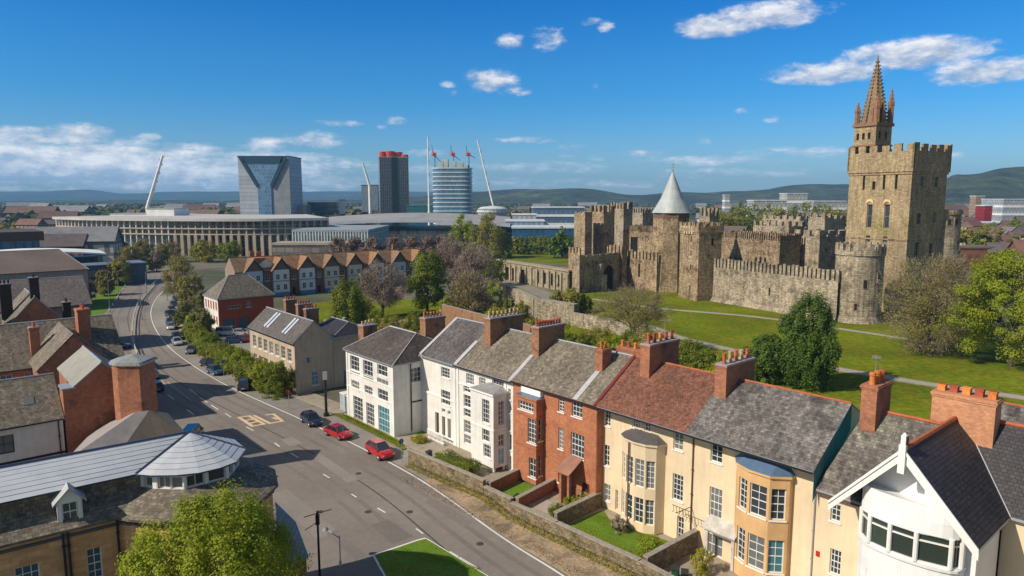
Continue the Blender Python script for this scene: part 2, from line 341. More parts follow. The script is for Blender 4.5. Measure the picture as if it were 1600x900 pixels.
# ---------------------------------------------------------------- building kit
WC = {}
def window(parent, p, rz, wd, h, nx=2, nz=3, fm=white_paint, pm=None, sill=True, th=.07, name='window', frame=None, label=None, rec=.14, sillm=None):
    """p: bottom centre of the opening on the outer wall face; a frame with glazing bars set back in the reveal, its pane and its sill"""
    pm = pm or pane_m; key = (round(wd, 1), round(h, 1), nx, nz, fm.name, pm.name, sill, th, rec, (sillm or fm).name)
    wd, h = key[0], key[1]
    if key not in WC:
        b = MB(); x = wd / 2; fw = .075 if wd < 3 else .1; bw = .042
        b.box(-x, -x + fw, rec, rec + th, 0, h); b.box(x - fw, x, rec, rec + th, 0, h)
        b.box(-x + fw, x - fw, rec, rec + th, 0, fw); b.box(-x + fw, x - fw, rec, rec + th, h - fw, h)
        for i in range(1, nx):
            c = -x + wd * i / nx; b.box(c - bw / 2, c + bw / 2, rec + .015, rec + th - .01, fw, h - fw)
        for j in range(1, nz):
            c = h * j / nz; ww = bw * (1.6 if (nz % 2 == 0 and j == nz // 2) else 1)
            b.box(-x + fw, x - fw, rec + .02, rec + th - .015, c - ww / 2, c + ww / 2)
        fr = b.mesh(name, [fm])
        b = MB(); b.box(-x + fw * .5, x - fw * .5, rec + th - .012, rec + th + .006, fw * .5, h - fw * .5); pn = b.mesh('pane', [pm])
        sl_ = None
        if sill: b = MB(); b.box(-x - .1, x + .1, -.09, rec, -.11, -.005); sl_ = b.mesh('sill', [sillm or fm])
        WC[key] = (fr, pn, sl_)
    fr, pn, sl_ = WC[key]
    o = bpy.data.objects.new(name, fr); COL.objects.link(o); o.parent = parent; o.location = p; o.rotation_euler = (0, 0, rz)
    if label: o['label'] = label
    q = bpy.data.objects.new('pane', pn); COL.objects.link(q); q.parent = o
    if sl_: q = bpy.data.objects.new('sill', sl_); COL.objects.link(q); q.parent = o
    return o
def wall(mb, parent, a, b, z0, z1, opens=(), mi=0, rec=.2, simple=False):
    """outer wall face from a to b (outside on the right of a-b seen from above) with real openings; each opening: (s, z, w, h, nx, nz, opts)"""
    a = Vector((a[0], a[1], 0)); b = Vector((b[0], b[1], 0)); L = (b - a).length; d = (b - a) / L; n = Vector((d.y, -d.x, 0)); rz = math.atan2(d.y, d.x)
    ops = []
    for o in opens:
        s, z, wd, h = [round(q, 1) for q in o[:4]]; nx, nz = (o[4:6] if len(o) > 5 else (2, 3)); kw = o[6] if len(o) > 6 else {}
        s0, s1 = s - wd / 2, s + wd / 2
        if s0 < .03 or s1 > L - .03 or z < z0 + .02 or z + h > z1 - .02:
            s0 = max(s0, .05); s1 = min(s1, L - .05); z = max(z, z0 + .05); h = min(h, z1 - .05 - z); s = (s0 + s1) / 2; wd = s1 - s0
        if wd < .2 or h < .2: continue
        ops.append((s0, s1, z, z + h)); kind = kw.get('kind', 'window')
        pos = a + d * s + Vector((0, 0, z))
        if kind == 'window': window(parent, pos, rz, wd, h, nx, nz, **{k: v for k, v in kw.items() if k != 'kind'})
        elif kind == 'door':
            q = MB(); q.box(-wd / 2 + .04, wd / 2 - .04, .14, .19, .02, h - .02); q.box(-wd / 2, wd / 2, .11, .2, h - .1, h)
            for i in (0, 1):
                for j in range(2): q.box(-wd / 2 + .14 + i * wd * .44, -wd / 2 + .14 + i * wd * .44 + wd * .3, .12, .14, .25 + j * h * .45, .25 + j * h * .45 + h * .34)
            dd = q.build('door', kw.get('m', black_paint), parent); dd.location = pos; dd.rotation_euler = (0, 0, rz)
            q = MB(); q.box(wd / 2 - .2, wd / 2 - .12, .06, .12, h * .45, h * .45 + .12); q.build('handle', grey_metal, dd)
        elif kind == 'dark':
            q = MB(); q.box(-wd / 2, wd / 2, rec, rec + .02, 0, h); dd = q.build('opening', kw.get('m', black_paint), parent); dd.location = pos; dd.rotation_euler = (0, 0, rz)
    xs = sorted({0.0, L, *[o[0] for o in ops], *[o[1] for o in ops]}); zs = sorted({z0, z1, *[o[2] for o in ops], *[o[3] for o in ops]})
    pt = lambda s, z, dd=0.0: tuple(a + d * s - n * dd + Vector((0, 0, z)))
    for i in range(len(xs) - 1):
        j0 = 0
        for j in range(len(zs) - 1):
            cx, cz = (xs[i] + xs[i + 1]) / 2, (zs[j] + zs[j + 1]) / 2
            if any(o[0] < cx < o[1] and o[2] < cz < o[3] for o in ops): continue
            mb.face([pt(xs[i], zs[j]), pt(xs[i + 1], zs[j]), pt(xs[i + 1], zs[j + 1]), pt(xs[i], zs[j + 1])], mi)
    for (s0, s1, q0, q1) in ops:
        for A, B in (((s0, q0), (s0, q1)), ((s0, q1), (s1, q1)), ((s1, q1), (s1, q0)), ((s1, q0), (s0, q0))):
            mb.face([pt(*A), pt(*B), pt(*B, rec), pt(*A, rec)], mi)
POTC = {}
def pot_mesh(m, kind=0):
    k = (m.name, kind)
    if k not in POTC:
        b = MB()
        if kind == 0: b.drum((0, 0), .15, 0, .5, 10, r1=.12); b.drum((0, 0), .165, .42, .55, 10); b.drum((0, 0), .1, .5, .56, 8)
        elif kind == 1: b.drum((0, 0), .17, 0, .14, 10); b.drum((0, 0), .13, .1, .7, 10, r1=.12); b.drum((0, 0), .155, .62, .72, 10)
        else: b.prism([(-.2, -.2), (.2, -.2), (.2, .2), (-.2, .2)], 0, .42); b.prism([(-.23, -.23), (.23, -.23), (.23, .23), (-.23, .23)], .34, .42)
        POTC[k] = b.mesh('pot', [m], False)
    return POTC[k]
def chimney(parent, u, v, wu, wv, z0, z1, pots, brick=None, potm=None, kind=0, along='v', flash=True, cap=None, scale=1.0, rows=1):
    """stack with its foot on (u, v) = front left corner"""
    brick = brick or dark_brick; b = MB(); b.box(u, u + wu, v, v + wv, z0, z1 - .28)
    b.box(u - .06, u + wu + .06, v - .06, v + wv + .06, z1 - .36, z1 - .22, 0); b.box(u - .11, u + wu + .11, v - .11, v + wv + .11, z1 - .22, z1 - .1, 0); b.box(u - .04, u + wu + .04, v - .04, v + wv + .04, z1 - .1, z1, 1)
    c = b.build('chimney', [brick, cap or lead], parent)
    for r in range(rows):
        for i in range(pots):
            t = (i + .5) / pots
            if along == 'v': pu, pv = u + wu * (r + .5) / rows, v + wv * t
            else: pu, pv = u + wu * t, v + wv * (r + .5) / rows
            m = potm[(i + r) % len(potm)] if isinstance(potm, (list, tuple)) else (potm or pot_buff)
            o = bpy.data.objects.new('pot', pot_mesh(m, kind)); COL.objects.link(o); o.parent = c; o.location = (pu, pv, z1 - .01)
            s = scale * (1 + .12 * math.sin(i * 7.3 + u)); o.scale = (scale, scale, s); o.rotation_euler = (0, 0, i * 1.3 if kind != 2 else 0)
    return c
def gutter(parent, u0, u1, v, z, m=None):
    b = MB(); b.box(u0, u1, v - .13, v - .01, z - .12, z); b.build('gutter', m or black_paint, parent)
def pipe(parent, u, v, z0, z1, m=None, r=.06):
    b = MB(); b.tube((u, v - .09, z0), (u, v - .09, z1), r, n=6)
    z = z0 + 1
    while z < z1: b.box(u - .1, u + .1, v - .16, v, z, z + .06); z += 2.2
    b.build('drainpipe', m or black_paint, parent)
def gable_roof(parent, W, D, ez, rz, mt, along='u', ov=.35, os=.15, hip=(0, 0), th=.16, ridge=None, u0=0, v0=0, side=None, vr=None):
    """along u: ridge parallel to the front. vr: where the ridge runs"""
    b = MB(); vr = D / 2 if vr is None else vr
    T = (lambda u, v, z: (u0 + u, v0 + v, z)) if along == 'u' else (lambda u, v, z: (u0 + (D - v if False else v), v0 + u, z))
    sf = (rz - ez) / vr; sb = (rz - ez) / (D - vr); h0, h1 = hip
    a0 = -os if not h0 else -ov; a1 = W + os if not h1 else W + ov
    e0, e1 = ez - sf * ov, ez - sb * ov; r0 = h0 if h0 else -os; r1 = W - h1 if h1 else W + os
    th2 = th
    def sl(ps):
        ps = [T(u, v, z + th2) for u, v, z in ps]
        if along != 'u': ps = ps[::-1]
        b.slab(ps, th2, 0, 1)
    sl([(a0, -ov, e0), (a1, -ov, e0), (r1, vr, rz), (r0, vr, rz)]); sl([(a1, D + ov, e1), (a0, D + ov, e1), (r0, vr, rz), (r1, vr, rz)])
    if h0: sl([(a0, D + ov, e1), (a0, -ov, e0), (r0, vr, rz)])
    if h1: sl([(a1, -ov, e0), (a1, D + ov, e1), (r1, vr, rz)])
    o = b.build('roof', [mt, side or lead], parent)
    q = MB(); q.tube(T(r0, vr, rz + th2), T(r1, vr, rz + th2), .11, n=6)
    for hh, rr, aa in ((h0, r0, a0), (h1, r1, a1)):
        if hh: q.tube(T(rr, vr, rz + th2), T(aa, -ov, e0 + th2), .07, n=5); q.tube(T(rr, vr, rz + th2), T(aa, D + ov, e1 + th2), .07, n=5)
    q.build('ridge', ridge or lead, o)
    return o
def house(label, name, fr, u, v, W, D, ez, rz, wm, rm, along='u', front=(), right=(), left=(), hip=(0, 0), group=None, chims=(), ridge=None, ov=.35, os=.12, cat='house', gm=None, z0=0, back=()):
    p = fr.w(u, v); t = thing(name, label, cat, p, fr.r, group); b = MB(); mats = [wm, gm or wm]
    wall(b, t, (0, 0), (W, 0), z0, ez, front); wall(b, t, (W, 0), (W, D), z0, ez, right); wall(b, t, (W, D), (0, D), z0, ez, back); wall(b, t, (0, D), (0, 0), z0, ez, left)
    if along == 'u':
        if not hip[1]: b.face([(W, 0, ez), (W, D, ez), (W, D / 2, rz)], 1)
        if not hip[0]: b.face([(0, D, ez), (0, 0, ez), (0, D / 2, rz)], 1)
        gable_roof(t, W, D, ez, rz, rm, 'u', ov, os, hip, ridge=ridge)
    elif along == 'v':
        if not hip[0]: b.face([(0, 0, ez), (W, 0, ez), (W / 2, 0, rz)], 1)
        if not hip[1]: b.face([(W, D, ez), (0, D, ez), (W / 2, D, rz)], 1)
        gable_roof(t, D, W, ez, rz, rm, 'v', ov, os, hip, ridge=ridge)
    b.build('wall', mats, t)
    if along == 'u' : gutter(t, 0, W, -ov + .02, ez - (rz - ez) / (D / 2) * ov + .12)
    for c in chims: chimney(t, *c[:6], **(c[6] if len(c) > 6 else {}))
    return t
# ---------------------------------------------------------------- vegetation kit
def npmesh(name, verts, mats, var, mi=None):
    me = bpy.data.meshes.new(name); n = len(verts) // 4
    me.vertices.add(len(verts)); me.vertices.foreach_set('co', verts.astype(np.float32).ravel())
    me.loops.add(n * 4); me.loops.foreach_set('vertex_index', np.arange(n * 4, dtype=np.int32))
    me.polygons.add(n); me.polygons.foreach_set('loop_start', np.arange(0, n * 4, 4, dtype=np.int32)); me.polygons.foreach_set('loop_total', np.full(n, 4, dtype=np.int32))
    for m in mats: me.materials.append(m)
    if mi is not None: me.polygons.foreach_set('material_index', mi.astype(np.int32))
    me.update(calc_edges=True)
    at = me.attributes.new('v', 'FLOAT', 'FACE'); at.data.foreach_set('value', var.astype(np.float32))
    return me
PROF = {'ball': lambda t: np.sqrt(np.clip(1 - (2 * t - 1) ** 2, 0, 1)),
        'dome': lambda t: np.where(t < .3, .72 + .28 * np.sqrt(np.clip(t / .3, 0, 1)), np.sqrt(np.clip(1 - ((t - .3) / .72) ** 2, 0, 1))),
        'cone': lambda t: np.where(t < .12, .7 + 2.5 * t, np.clip(1.04 - t, 0, 1) ** .8 * 1.08),
        'egg': lambda t: np.where(t < .3, .65 + .35 * np.sin(t / .3 * 1.57), np.sqrt(np.clip(1 - ((t - .3) / .72) ** 2, 0, 1)) ** 1.1),
        'column': lambda t: np.where(t < .75, 1.0, np.sqrt(np.clip(1 - ((t - .75) / .26) ** 2, 0, 1))),
        'wide': lambda t: np.clip(np.sin((t * .75 + .22) * np.pi), 0, 1) ** .6}
def leaf_cloud(seed, z0, z1, R_, n, leaf, shape='ball', clumps=70, cr=.26, up=0.0, rib=0, inner=.35, flat=1.0, thin=1.0, radial=False):
    rg = np.random.RandomState(seed); prof = PROF[shape]; H = z1 - z0
    t = rg.beta(1.2, 1.2, clumps * 3); pr = prof(t); keep = rg.rand(len(t)) < (pr + .1); t = t[keep][:clumps]; pr = pr[keep][:clumps]; K = len(t)
    ang = rg.rand(K) * 2 * np.pi; lob = 1 + .13 * np.sin(ang * 3 + seed) + .1 * np.sin(ang * 5 + seed * 2 + t * 6)
    rr = pr * R_ * lob * np.sqrt(inner ** 2 + (1 - inner ** 2) * rg.rand(K)) * .88
    C = np.stack([rr * np.cos(ang), rr * np.sin(ang), z0 + t * H], 1); crad = R_ * cr * (.6 + .7 * rg.rand(K)); cv_ = rg.rand(K)
    k = rg.randint(0, K, n); d = rg.randn(n, 3); d /= np.linalg.norm(d, axis=1)[:, None]
    rad = crad[k] * (rg.rand(n) ** .45); off = d * rad[:, None]; off[:, 2] *= flat
    if up: off[:, 2] = off[:, 2] * (1 + up)
    c = C[k] + off
    c[:, 2] = np.maximum(c[:, 2], z0 * .8)
    axis = np.stack([c[:, 0], c[:, 1], (c[:, 2] - (z0 + H * .4)) * .8 + .1], 1); axis /= np.linalg.norm(axis, axis=1)[:, None] + 1e-6
    nrm = d * .8 + axis * .6 + rg.randn(n, 3) * .55 + np.array([0, 0, .35]); nrm /= np.linalg.norm(nrm, axis=1)[:, None]
    a = np.cross(nrm, rg.randn(n, 3)) if not radial else axis + rg.randn(n, 3) * .45 + np.array([0, 0, .3])
    a /= np.linalg.norm(a, axis=1)[:, None] + 1e-6; b = np.cross(nrm, a); b /= np.linalg.norm(b, axis=1)[:, None] + 1e-6
    s = leaf * (.55 + .8 * rg.rand(n)); sa = (s * .5)[:, None]; sb = (s * .36 * thin)[:, None]
    V = np.stack([c - a * sa, c + b * sb, c + a * sa, c - b * sb], 1).reshape(-1, 3)
    var = np.clip(.5 * rg.rand(n) + .5 * cv_[k] , 0, 1)
    return V, var, C
def trunk_mesh(seed, H, z0, R_, C, tr, nl=14, name='trunk'):
    rg = random.Random(seed); b = MB(); pts = [(0, 0, -.2)]; x = y = 0
    for i in range(1, 5): x += rg.uniform(-.1, .1) * tr * 3; y += rg.uniform(-.1, .1) * tr * 3; pts.append((x, y, (z0 + (H - z0) * .55) * i / 4))
    rs = [tr * 1.25, tr, tr * .85, tr * .65, tr * .35]
    for i in range(4): b.tube(pts[i], pts[i + 1], rs[i], rs[i + 1], 7, caps=False)
    idx = list(range(len(C))); rg.shuffle(idx)
    for i in idx[:nl]:
        c = Vector(C[i]); s = Vector(pts[rg.choice((1, 2, 2, 3, 3))]); m = s.lerp(c, .5) + Vector((rg.uniform(-.3, .3), rg.uniform(-.3, .3), rg.uniform(.1, .6))) * R_ * .2
        b.tube(s, m, tr * .35, tr * .2, 5, caps=False); b.tube(m, c, tr * .2, tr * .06, 4, caps=False)
        for q in range(3):
            e = m.lerp(c, .5) + Vector((rg.uniform(-1, 1), rg.uniform(-1, 1), rg.uniform(0, 1))) * R_ * .3; b.tube(m.lerp(c, .3 * q), e, tr * .1, tr * .03, 3, caps=False)
    return b.mesh(name, [bark])
TC = {}
def tree(label, loc, H, R_, lm, n=6000, leaf=.35, shape='dome', zc=.25, seed=1, clumps=70, cr=.26, name='tree', cat='tree', group=None, tr=None, key=None, scale=1.0, rz=0.0, bare=0.0, up=0, thin=1.0, inner=.35, nl=14, radial=False, flat=1.0):
    key = key or (label, seed)
    if key not in TC:
        V, var, C = leaf_cloud(seed, H * zc, H, R_, n, leaf, shape, clumps, cr, up, inner=inner, thin=thin, radial=radial, flat=flat); mats = [lm]; mi = None
        if bare:                                     # fine twigs among the leaves
            nb = int(n * bare); V2, var2, _ = leaf_cloud(seed, H * zc, H, R_, nb, leaf * 4, shape, clumps, cr * 1.15, up, inner=.2, thin=.09, radial=True)
            V = np.concatenate([V, V2]); var = np.concatenate([var, var2]); mi = np.concatenate([np.zeros(n), np.ones(nb)]); mats = [lm, twig_m]
        TC[key] = (npmesh('crown', V, mats, var, mi), trunk_mesh(seed, H, H * zc, R_, C, tr or H * .022, nl))
    cm, tm = TC[key]; t = thing(name, label, cat, loc, rz, group); t.scale = (scale,) * 3
    for nm, me in (('trunk', tm), ('crown', cm)):
        o = bpy.data.objects.new(nm, me); COL.objects.link(o); o.parent = t
    return t
def bush(label, loc, H, R_, lm, n=2500, leaf=.22, seed=1, shape='dome', name='bush', cat='bush', group=None, key=None, sx=1.0, sy=1.0, rz=0, clumps=40, cr=.3):
    key = key or ('b', label, seed)
    if key not in TC:
        V, var, C = leaf_cloud(seed, .05, H, R_, n, leaf, shape, clumps, cr); b = npmesh('foliage', V, [lm], var)
        s = MB()
        for i in range(min(6, len(C))): s.tube((0, 0, -.05), tuple(C[i] * .9), .05, .015, 4, caps=False)
        TC[key] = (b, s.mesh('stem', [bark]))
    t = thing(name, label, cat, loc, rz, group); t.scale = (sx, sy, 1)
    for nm, me in (('stem', TC[key][1]), ('foliage', TC[key][0])):
        o = bpy.data.objects.new(nm, me); COL.objects.link(o); o.parent = t
    return t
def hedge_mesh(name, pts, wd, h, lm, n, leaf, seed):
    rg = np.random.RandomState(seed); segs = [(np.array(pts[i]), np.array(pts[i + 1])) for i in range(len(pts) - 1)]; Ls = np.array([np.linalg.norm(b - a) for a, b in segs]); k = rg.choice(len(segs), n, p=Ls / Ls.sum()); t = rg.rand(n)
    A = np.array([segs[i][0] for i in k]); B = np.array([segs[i][1] for i in k]); c2 = A + (B - A) * t[:, None]; d = (B - A) / np.linalg.norm(B - A, axis=1)[:, None]; nn = np.stack([d[:, 1], -d[:, 0]], 1)
    s = (rg.rand(n) * 2 - 1); s = np.sign(s) * np.abs(s) ** .5; hh = h * (1 + .1 * np.sin(c2[:, 0] * 1.7) + .08 * np.sin(c2[:, 1] * 3.1)); z = hh * rg.rand(n) ** .6
    c = np.concatenate([c2 + nn * (s * wd / 2)[:, None], z[:, None]], 1); nrm = np.concatenate([nn * s[:, None], (z / h)[:, None]], 1) + rg.randn(n, 3) * .5; nrm /= np.linalg.norm(nrm, axis=1)[:, None]
    a = np.cross(nrm, rg.randn(n, 3)); a /= np.linalg.norm(a, axis=1)[:, None]; b = np.cross(nrm, a); sz = leaf * (.5 + .8 * rg.rand(n)); V = np.stack([c - a * (sz * .5)[:, None], c + b * (sz * .35)[:, None], c + a * (sz * .5)[:, None], c - b * (sz * .35)[:, None]], 1).reshape(-1, 3)
    return npmesh(name, V, [lm], rg.rand(n))
def sheet(name, pts, z, m, uvs=None):
    b = MB(); pts = [Vector((p[0], p[1], z)) for p in pts]
    ar = sum(pts[i].x * pts[(i + 1) % len(pts)].y - pts[(i + 1) % len(pts)].x * pts[i].y for i in range(len(pts)))
    b.face(pts if ar > 0 else pts[::-1], 0); return b.build(name, m)
def smooth_path(pts, sub=8):
    pts = [Vector((p[0], p[1], 0)) for p in pts]; out = []
    for i in range(len(pts) - 1):
        p0 = pts[max(i - 1, 0)]; p1 = pts[i]; p2 = pts[i + 1]; p3 = pts[min(i + 2, len(pts) - 1)]
        for j in range(sub):
            t = j / sub; out.append(.5 * ((2 * p1) + (p2 - p0) * t + (2 * p0 - 5 * p1 + 4 * p2 - p3) * t * t + (3 * p1 - p0 - 3 * p2 + p3) * t ** 3))
    out.append(pts[-1]); return out
def ribbon_mb(b, pts, w0, w1, z, mi=0, z0=None):
    """strip between offsets w0 and w1 to the right of the path"""
    N = []
    for i in range(len(pts)):
        d = (pts[min(i + 1, len(pts) - 1)] - pts[max(i - 1, 0)]).normalized(); N.append(Vector((d.y, -d.x, 0)))
    up = Vector((0, 0, z))
    for i in range(len(pts) - 1):
        q = [pts[i] + N[i] * w0 + up, pts[i] + N[i] * w1 + up, pts[i + 1] + N[i + 1] * w1 + up, pts[i + 1] + N[i + 1] * w0 + up]
        b.face(q, mi)
        if z0 is not None:
            dz = Vector((0, 0, z0 - z))
            b.face([q[3], q[0], q[0] + dz, q[3] + dz][::-1], mi); b.face([q[1], q[2], q[2] + dz, q[1] + dz][::-1], mi)
def ribbon(name, pts, w0, w1, z, m, z0=None):
    b = MB(); ribbon_mb(b, pts, w0, w1, z, 0, z0); return b.build(name, m)
# ---------------------------------------------------------------- cars
def paint(name, c): return mat(name, c, .25, .03, 2, spec=.6, coat=.8)
tyre_m = mat('tyre_m', (.015, .015, .015), .8); rim_m = mat('rim_m', (.22, .22, .23), .4, metal=.6); car_glass = glassmat('car_glass', (.015, .02, .025), .05)
lamp_m = mat('lamp_m', (.7, .72, .75), .15, .02, spec=.8); tail_m = mat('tail_m', (.35, .01, .01), .2, .02, spec=.7); plate_m = mat('plate_m', (.6, .6, .5), .5)
SHAPES = {'saloon': dict(L=4.5, W=1.8, st=[(-2.25, .45, .62, .74), (-2.1, .28, .86, .84), (-1.35, .22, .96, .89), (0, .2, .92, .9), (.8, .2, .90, .9), (1.5, .22, .84, .88), (2.05, .28, .72, .82), (2.25, .4, .56, .7)], cab=[(-1.85, .95), (-1.0, 1.40), (.25, 1.42), (1.15, .90)]),
          'hatch': dict(L=4.1, W=1.76, st=[(-2.05, .42, .7, .72), (-1.95, .28, .95, .82), (-1.2, .22, .98, .87), (0, .2, .95, .88), (.8, .2, .93, .88), (1.4, .22, .88, .86), (1.85, .28, .76, .8), (2.05, .4, .58, .68)], cab=[(-1.98, .96), (-1.45, 1.46), (.3, 1.5), (1.2, .92)]),
          'suv': dict(L=4.5, W=1.86, st=[(-2.25, .5, .8, .76), (-2.15, .34, 1.05, .86), (-1.35, .28, 1.08, .92), (0, .27, 1.05, .93), (.8, .27, 1.04, .93), (1.5, .28, .98, .91), (2.05, .34, .84, .86), (2.25, .46, .64, .74)], cab=[(-2.1, 1.06), (-1.5, 1.62), (.2, 1.68), (1.2, 1.04)]),
          'van': dict(L=4.9, W=1.95, st=[(-2.45, .5, .9, .86), (-2.38, .34, 1.15, .94), (-1.35, .28, 1.15, .97), (0, .27, 1.15, .97), (1.2, .27, 1.14, .97), (1.8, .28, 1.1, .95), (2.3, .34, .95, .9), (2.45, .46, .7, .8)], cab=[(-2.4, 1.16), (-2.2, 1.95), (1.0, 1.97), (1.75, 1.12)])}
CC = {}
def car(label, loc, rz, kind, pm, name='parked_car', group=None, simple=False, cat='car'):
    key = (kind, pm.name); S = SHAPES[kind]
    if key not in CC:
        b = MB(); rings = []
        for (x, z0, z1, hw) in S['st']:
            mz = z0 + (z1 - z0) * .45; rings.append([(x, -hw * .86, z0), (x, -hw * .98, z0 + .1), (x, -hw, mz), (x, -hw * .96, z1 - .08), (x, -hw * .82, z1), (x, -hw * .4, z1 + .03), (x, hw * .4, z1 + .03), (x, hw * .82, z1), (x, hw * .96, z1 - .08), (x, hw, mz), (x, hw * .98, z0 + .1), (x, hw * .86, z0)])
        for i in range(len(rings) - 1):
            for j in range(len(rings[0])):
                k2 = (j + 1) % len(rings[0]); b.face([rings[i][j], rings[i][k2], rings[i + 1][k2], rings[i + 1][j]])
        b.face(rings[0]); b.face(rings[-1][::-1])
        (xa, za), (xb, zb), (xc, zc_), (xd, zd) = S['cab']; wb = S['W'] / 2 * .86; wt = S['W'] / 2 * .64
        b.slab([(xb - .02, -wt, zb + .03), (xc + .02, -wt, zc_ + .03), (xc + .02, wt, zc_ + .03), (xb - .02, wt, zb + .03)], .05)
        for sy in (-1, 1):                          # pillars
            for (p, q, r) in (((xa, za), (xb, zb), .045), ((xd, zd), (xc, zc_), .04), (((xa + xd) / 2 - .1, (za + zd) / 2), ((xb + xc) / 2 - .1, (zb + zc_) / 2), .035)):
                b.tube((p[0], sy * wb, p[1] - .02), (q[0], sy * wt, q[1] + .01), r, n=5)
            b.tube((xb, sy * wt, zb), (xc, sy * wt, zc_), .04, n=5); b.box(xd - .25, xd - .1, sy * (wb + .1) - .08, sy * (wb + .1) + .08, zd - .02, zd + .12)
        body = b.mesh('body', [pm], False)
        for f in body.polygons: f.use_smooth = True
        body.set_sharp_from_angle(angle=math.radians(38))
        gl = []
        q = lambda s, y0, y1, x0, z0_, x1, z1_: None
        A0, B0, C0, D0 = (xa, za - .03), (xb, zb), (xc, zc_), (xd, zd - .03)
        def pane(ps): m_ = MB(); m_.slab(ps, .015); return m_
        g1 = pane([(D0[0], -wb + .03, D0[1]), (D0[0], wb - .03, D0[1]), (C0[0], wt - .02, C0[1]), (C0[0], -wt + .02, C0[1])]); g2 = pane([(A0[0], wb - .03, A0[1]), (A0[0], -wb + .03, A0[1]), (B0[0], -wt + .02, B0[1]), (B0[0], wt - .02, B0[1])])
        g3 = MB()
        for sy in (-1, 1):
            f = [(A0[0], sy * wb, A0[1]), (D0[0], sy * wb, D0[1]), (C0[0], sy * wt, C0[1]), (B0[0], sy * wt, B0[1])]; g3.face(f if sy < 0 else f[::-1])
        tyre = MB(); tyre.tube((0, -.11, 0), (0, .11, 0), .33, n=18); rim = MB(); rim.tube((0, -.118, 0), (0, .118, 0), .2, n=10)
        for i in range(5): rim.tube((0, -.125, 0), (.2 * math.cos(i * 1.256), -.125, .2 * math.sin(i * 1.256)), .03, n=4)
        hl = MB(); x = S['st'][-2][0]; hw = S['st'][-2][3]; z = S['st'][-2][2]; hl.box(x - .04, x + .12, -.16, .16, z - .2, z - .08); tl = MB(); x2 = S['st'][0][0]; z2 = S['st'][1][2]; tl.box(x2 - .01, x2 + .16, -.17, .17, z2 - .24, z2 - .1)
        pl = MB(); pl.box(x2 - .02, x2 + .02, -.26, .26, .52, .63)
        CC[key] = (body, g1.mesh('windscreen', [car_glass]), g2.mesh('rear_window', [car_glass]), g3.mesh('side_window', [car_glass]), tyre.mesh('tyre', [tyre_m]), rim.mesh('rim', [rim_m]), hl.mesh('headlight', [lamp_m]), tl.mesh('tail_light', [tail_m]), pl.mesh('number_plate', [plate_m]), hw, x)
    c = CC[key]; t = thing(name, label, cat, loc, rz, group)
    def ad(nm, me, l=(0, 0, 0), par=None):
        o = bpy.data.objects.new(nm, me); COL.objects.link(o); o.parent = par or t; o.location = l; return o
    ad('body', c[0]); ad('windscreen', c[1]); ad('rear_window', c[2]); ad('side_window', c[3]); ad('number_plate', c[8])
    for x in (-S['L'] * .29, S['L'] * .31):
        for sy in (-1, 1): wl = ad('wheel', c[4], (x, sy * (S['W'] / 2 - .1), .33)); ad('rim', c[5], (0, 0, 0), wl); wl.rotation_euler = (0, 0, 0 if sy < 0 else math.pi)
    for sy in (-1, 1): ad('headlight', c[6], (0, sy * c[9] * .7, 0)); ad('tail_light', c[7], (0, sy * .62, 0))
    return t
# ================================================================ THE GROUND
sheet('ground', [(-7400, -200), (7400, -200), (7400, 8800), (-7400, 8800)], 0, ground_m)['kind'] = 'structure'
tw = lambda u, v: TF.w(u, v)
struct(sheet('castle_lawn', [tw(-62, 22), tw(-40, 14), tw(-20, 13), tw(60, 12), tw(60, 60), tw(-30, 185), tw(-70, 150), tw(-100, 110)], .004, lawn))
rpx = [(1000, 985), (880, 900), (785, 840), (660, 752), (555, 695), (470, 655), (360, 605), (300, 570), (262, 540), (241, 510), (236, 485), (248, 462)]
line_r = [P(*q) for q in rpx] + [V3(-128, 262, 0), V3(-150, 300, 0), V3(-185, 352, 0)]
RL = smooth_path(line_r, 6)
lpx = [(700, 1010), (560, 985), (450, 900), (350, 830), (250, 740), (180, 640), (150, 560), (158, 505), (168, 480), (186, 455), (204, 438), (215, 428)]
line_l = [P(*q) for q in lpx] + [V3(-158, 305, 0), V3(-200, 360, 0)]
LL = smooth_path(line_l, 6)
b = MB(); n = 60
def resamp(pts, n):
    ds = [0]
    for i in range(1, len(pts)): ds.append(ds[-1] + (pts[i] - pts[i - 1]).length)
    out = []; j = 0
    for i in range(n):
        t = ds[-1] * i / (n - 1)
        while j < len(ds) - 2 and ds[j + 1] < t: j += 1
        out.append(pts[j].lerp(pts[j + 1], (t - ds[j]) / max(1e-6, ds[j + 1] - ds[j])))
    return out
NN = []
for i in range(len(RL)):
    d = (RL[min(i + 1, len(RL) - 1)] - RL[max(i - 1, 0)]).normalized(); NN.append(Vector((d.y, -d.x, 0)))
ra = resamp([p + n_ * .35 for p, n_ in zip(RL, NN)], n); la = resamp(LL, n); up = Vector((0, 0, .008))
for i in range(n - 1): b.face([la[i] + up, ra[i] + up, ra[i + 1] + up, la[i + 1] + up])
struct(b.build('road', asphalt))
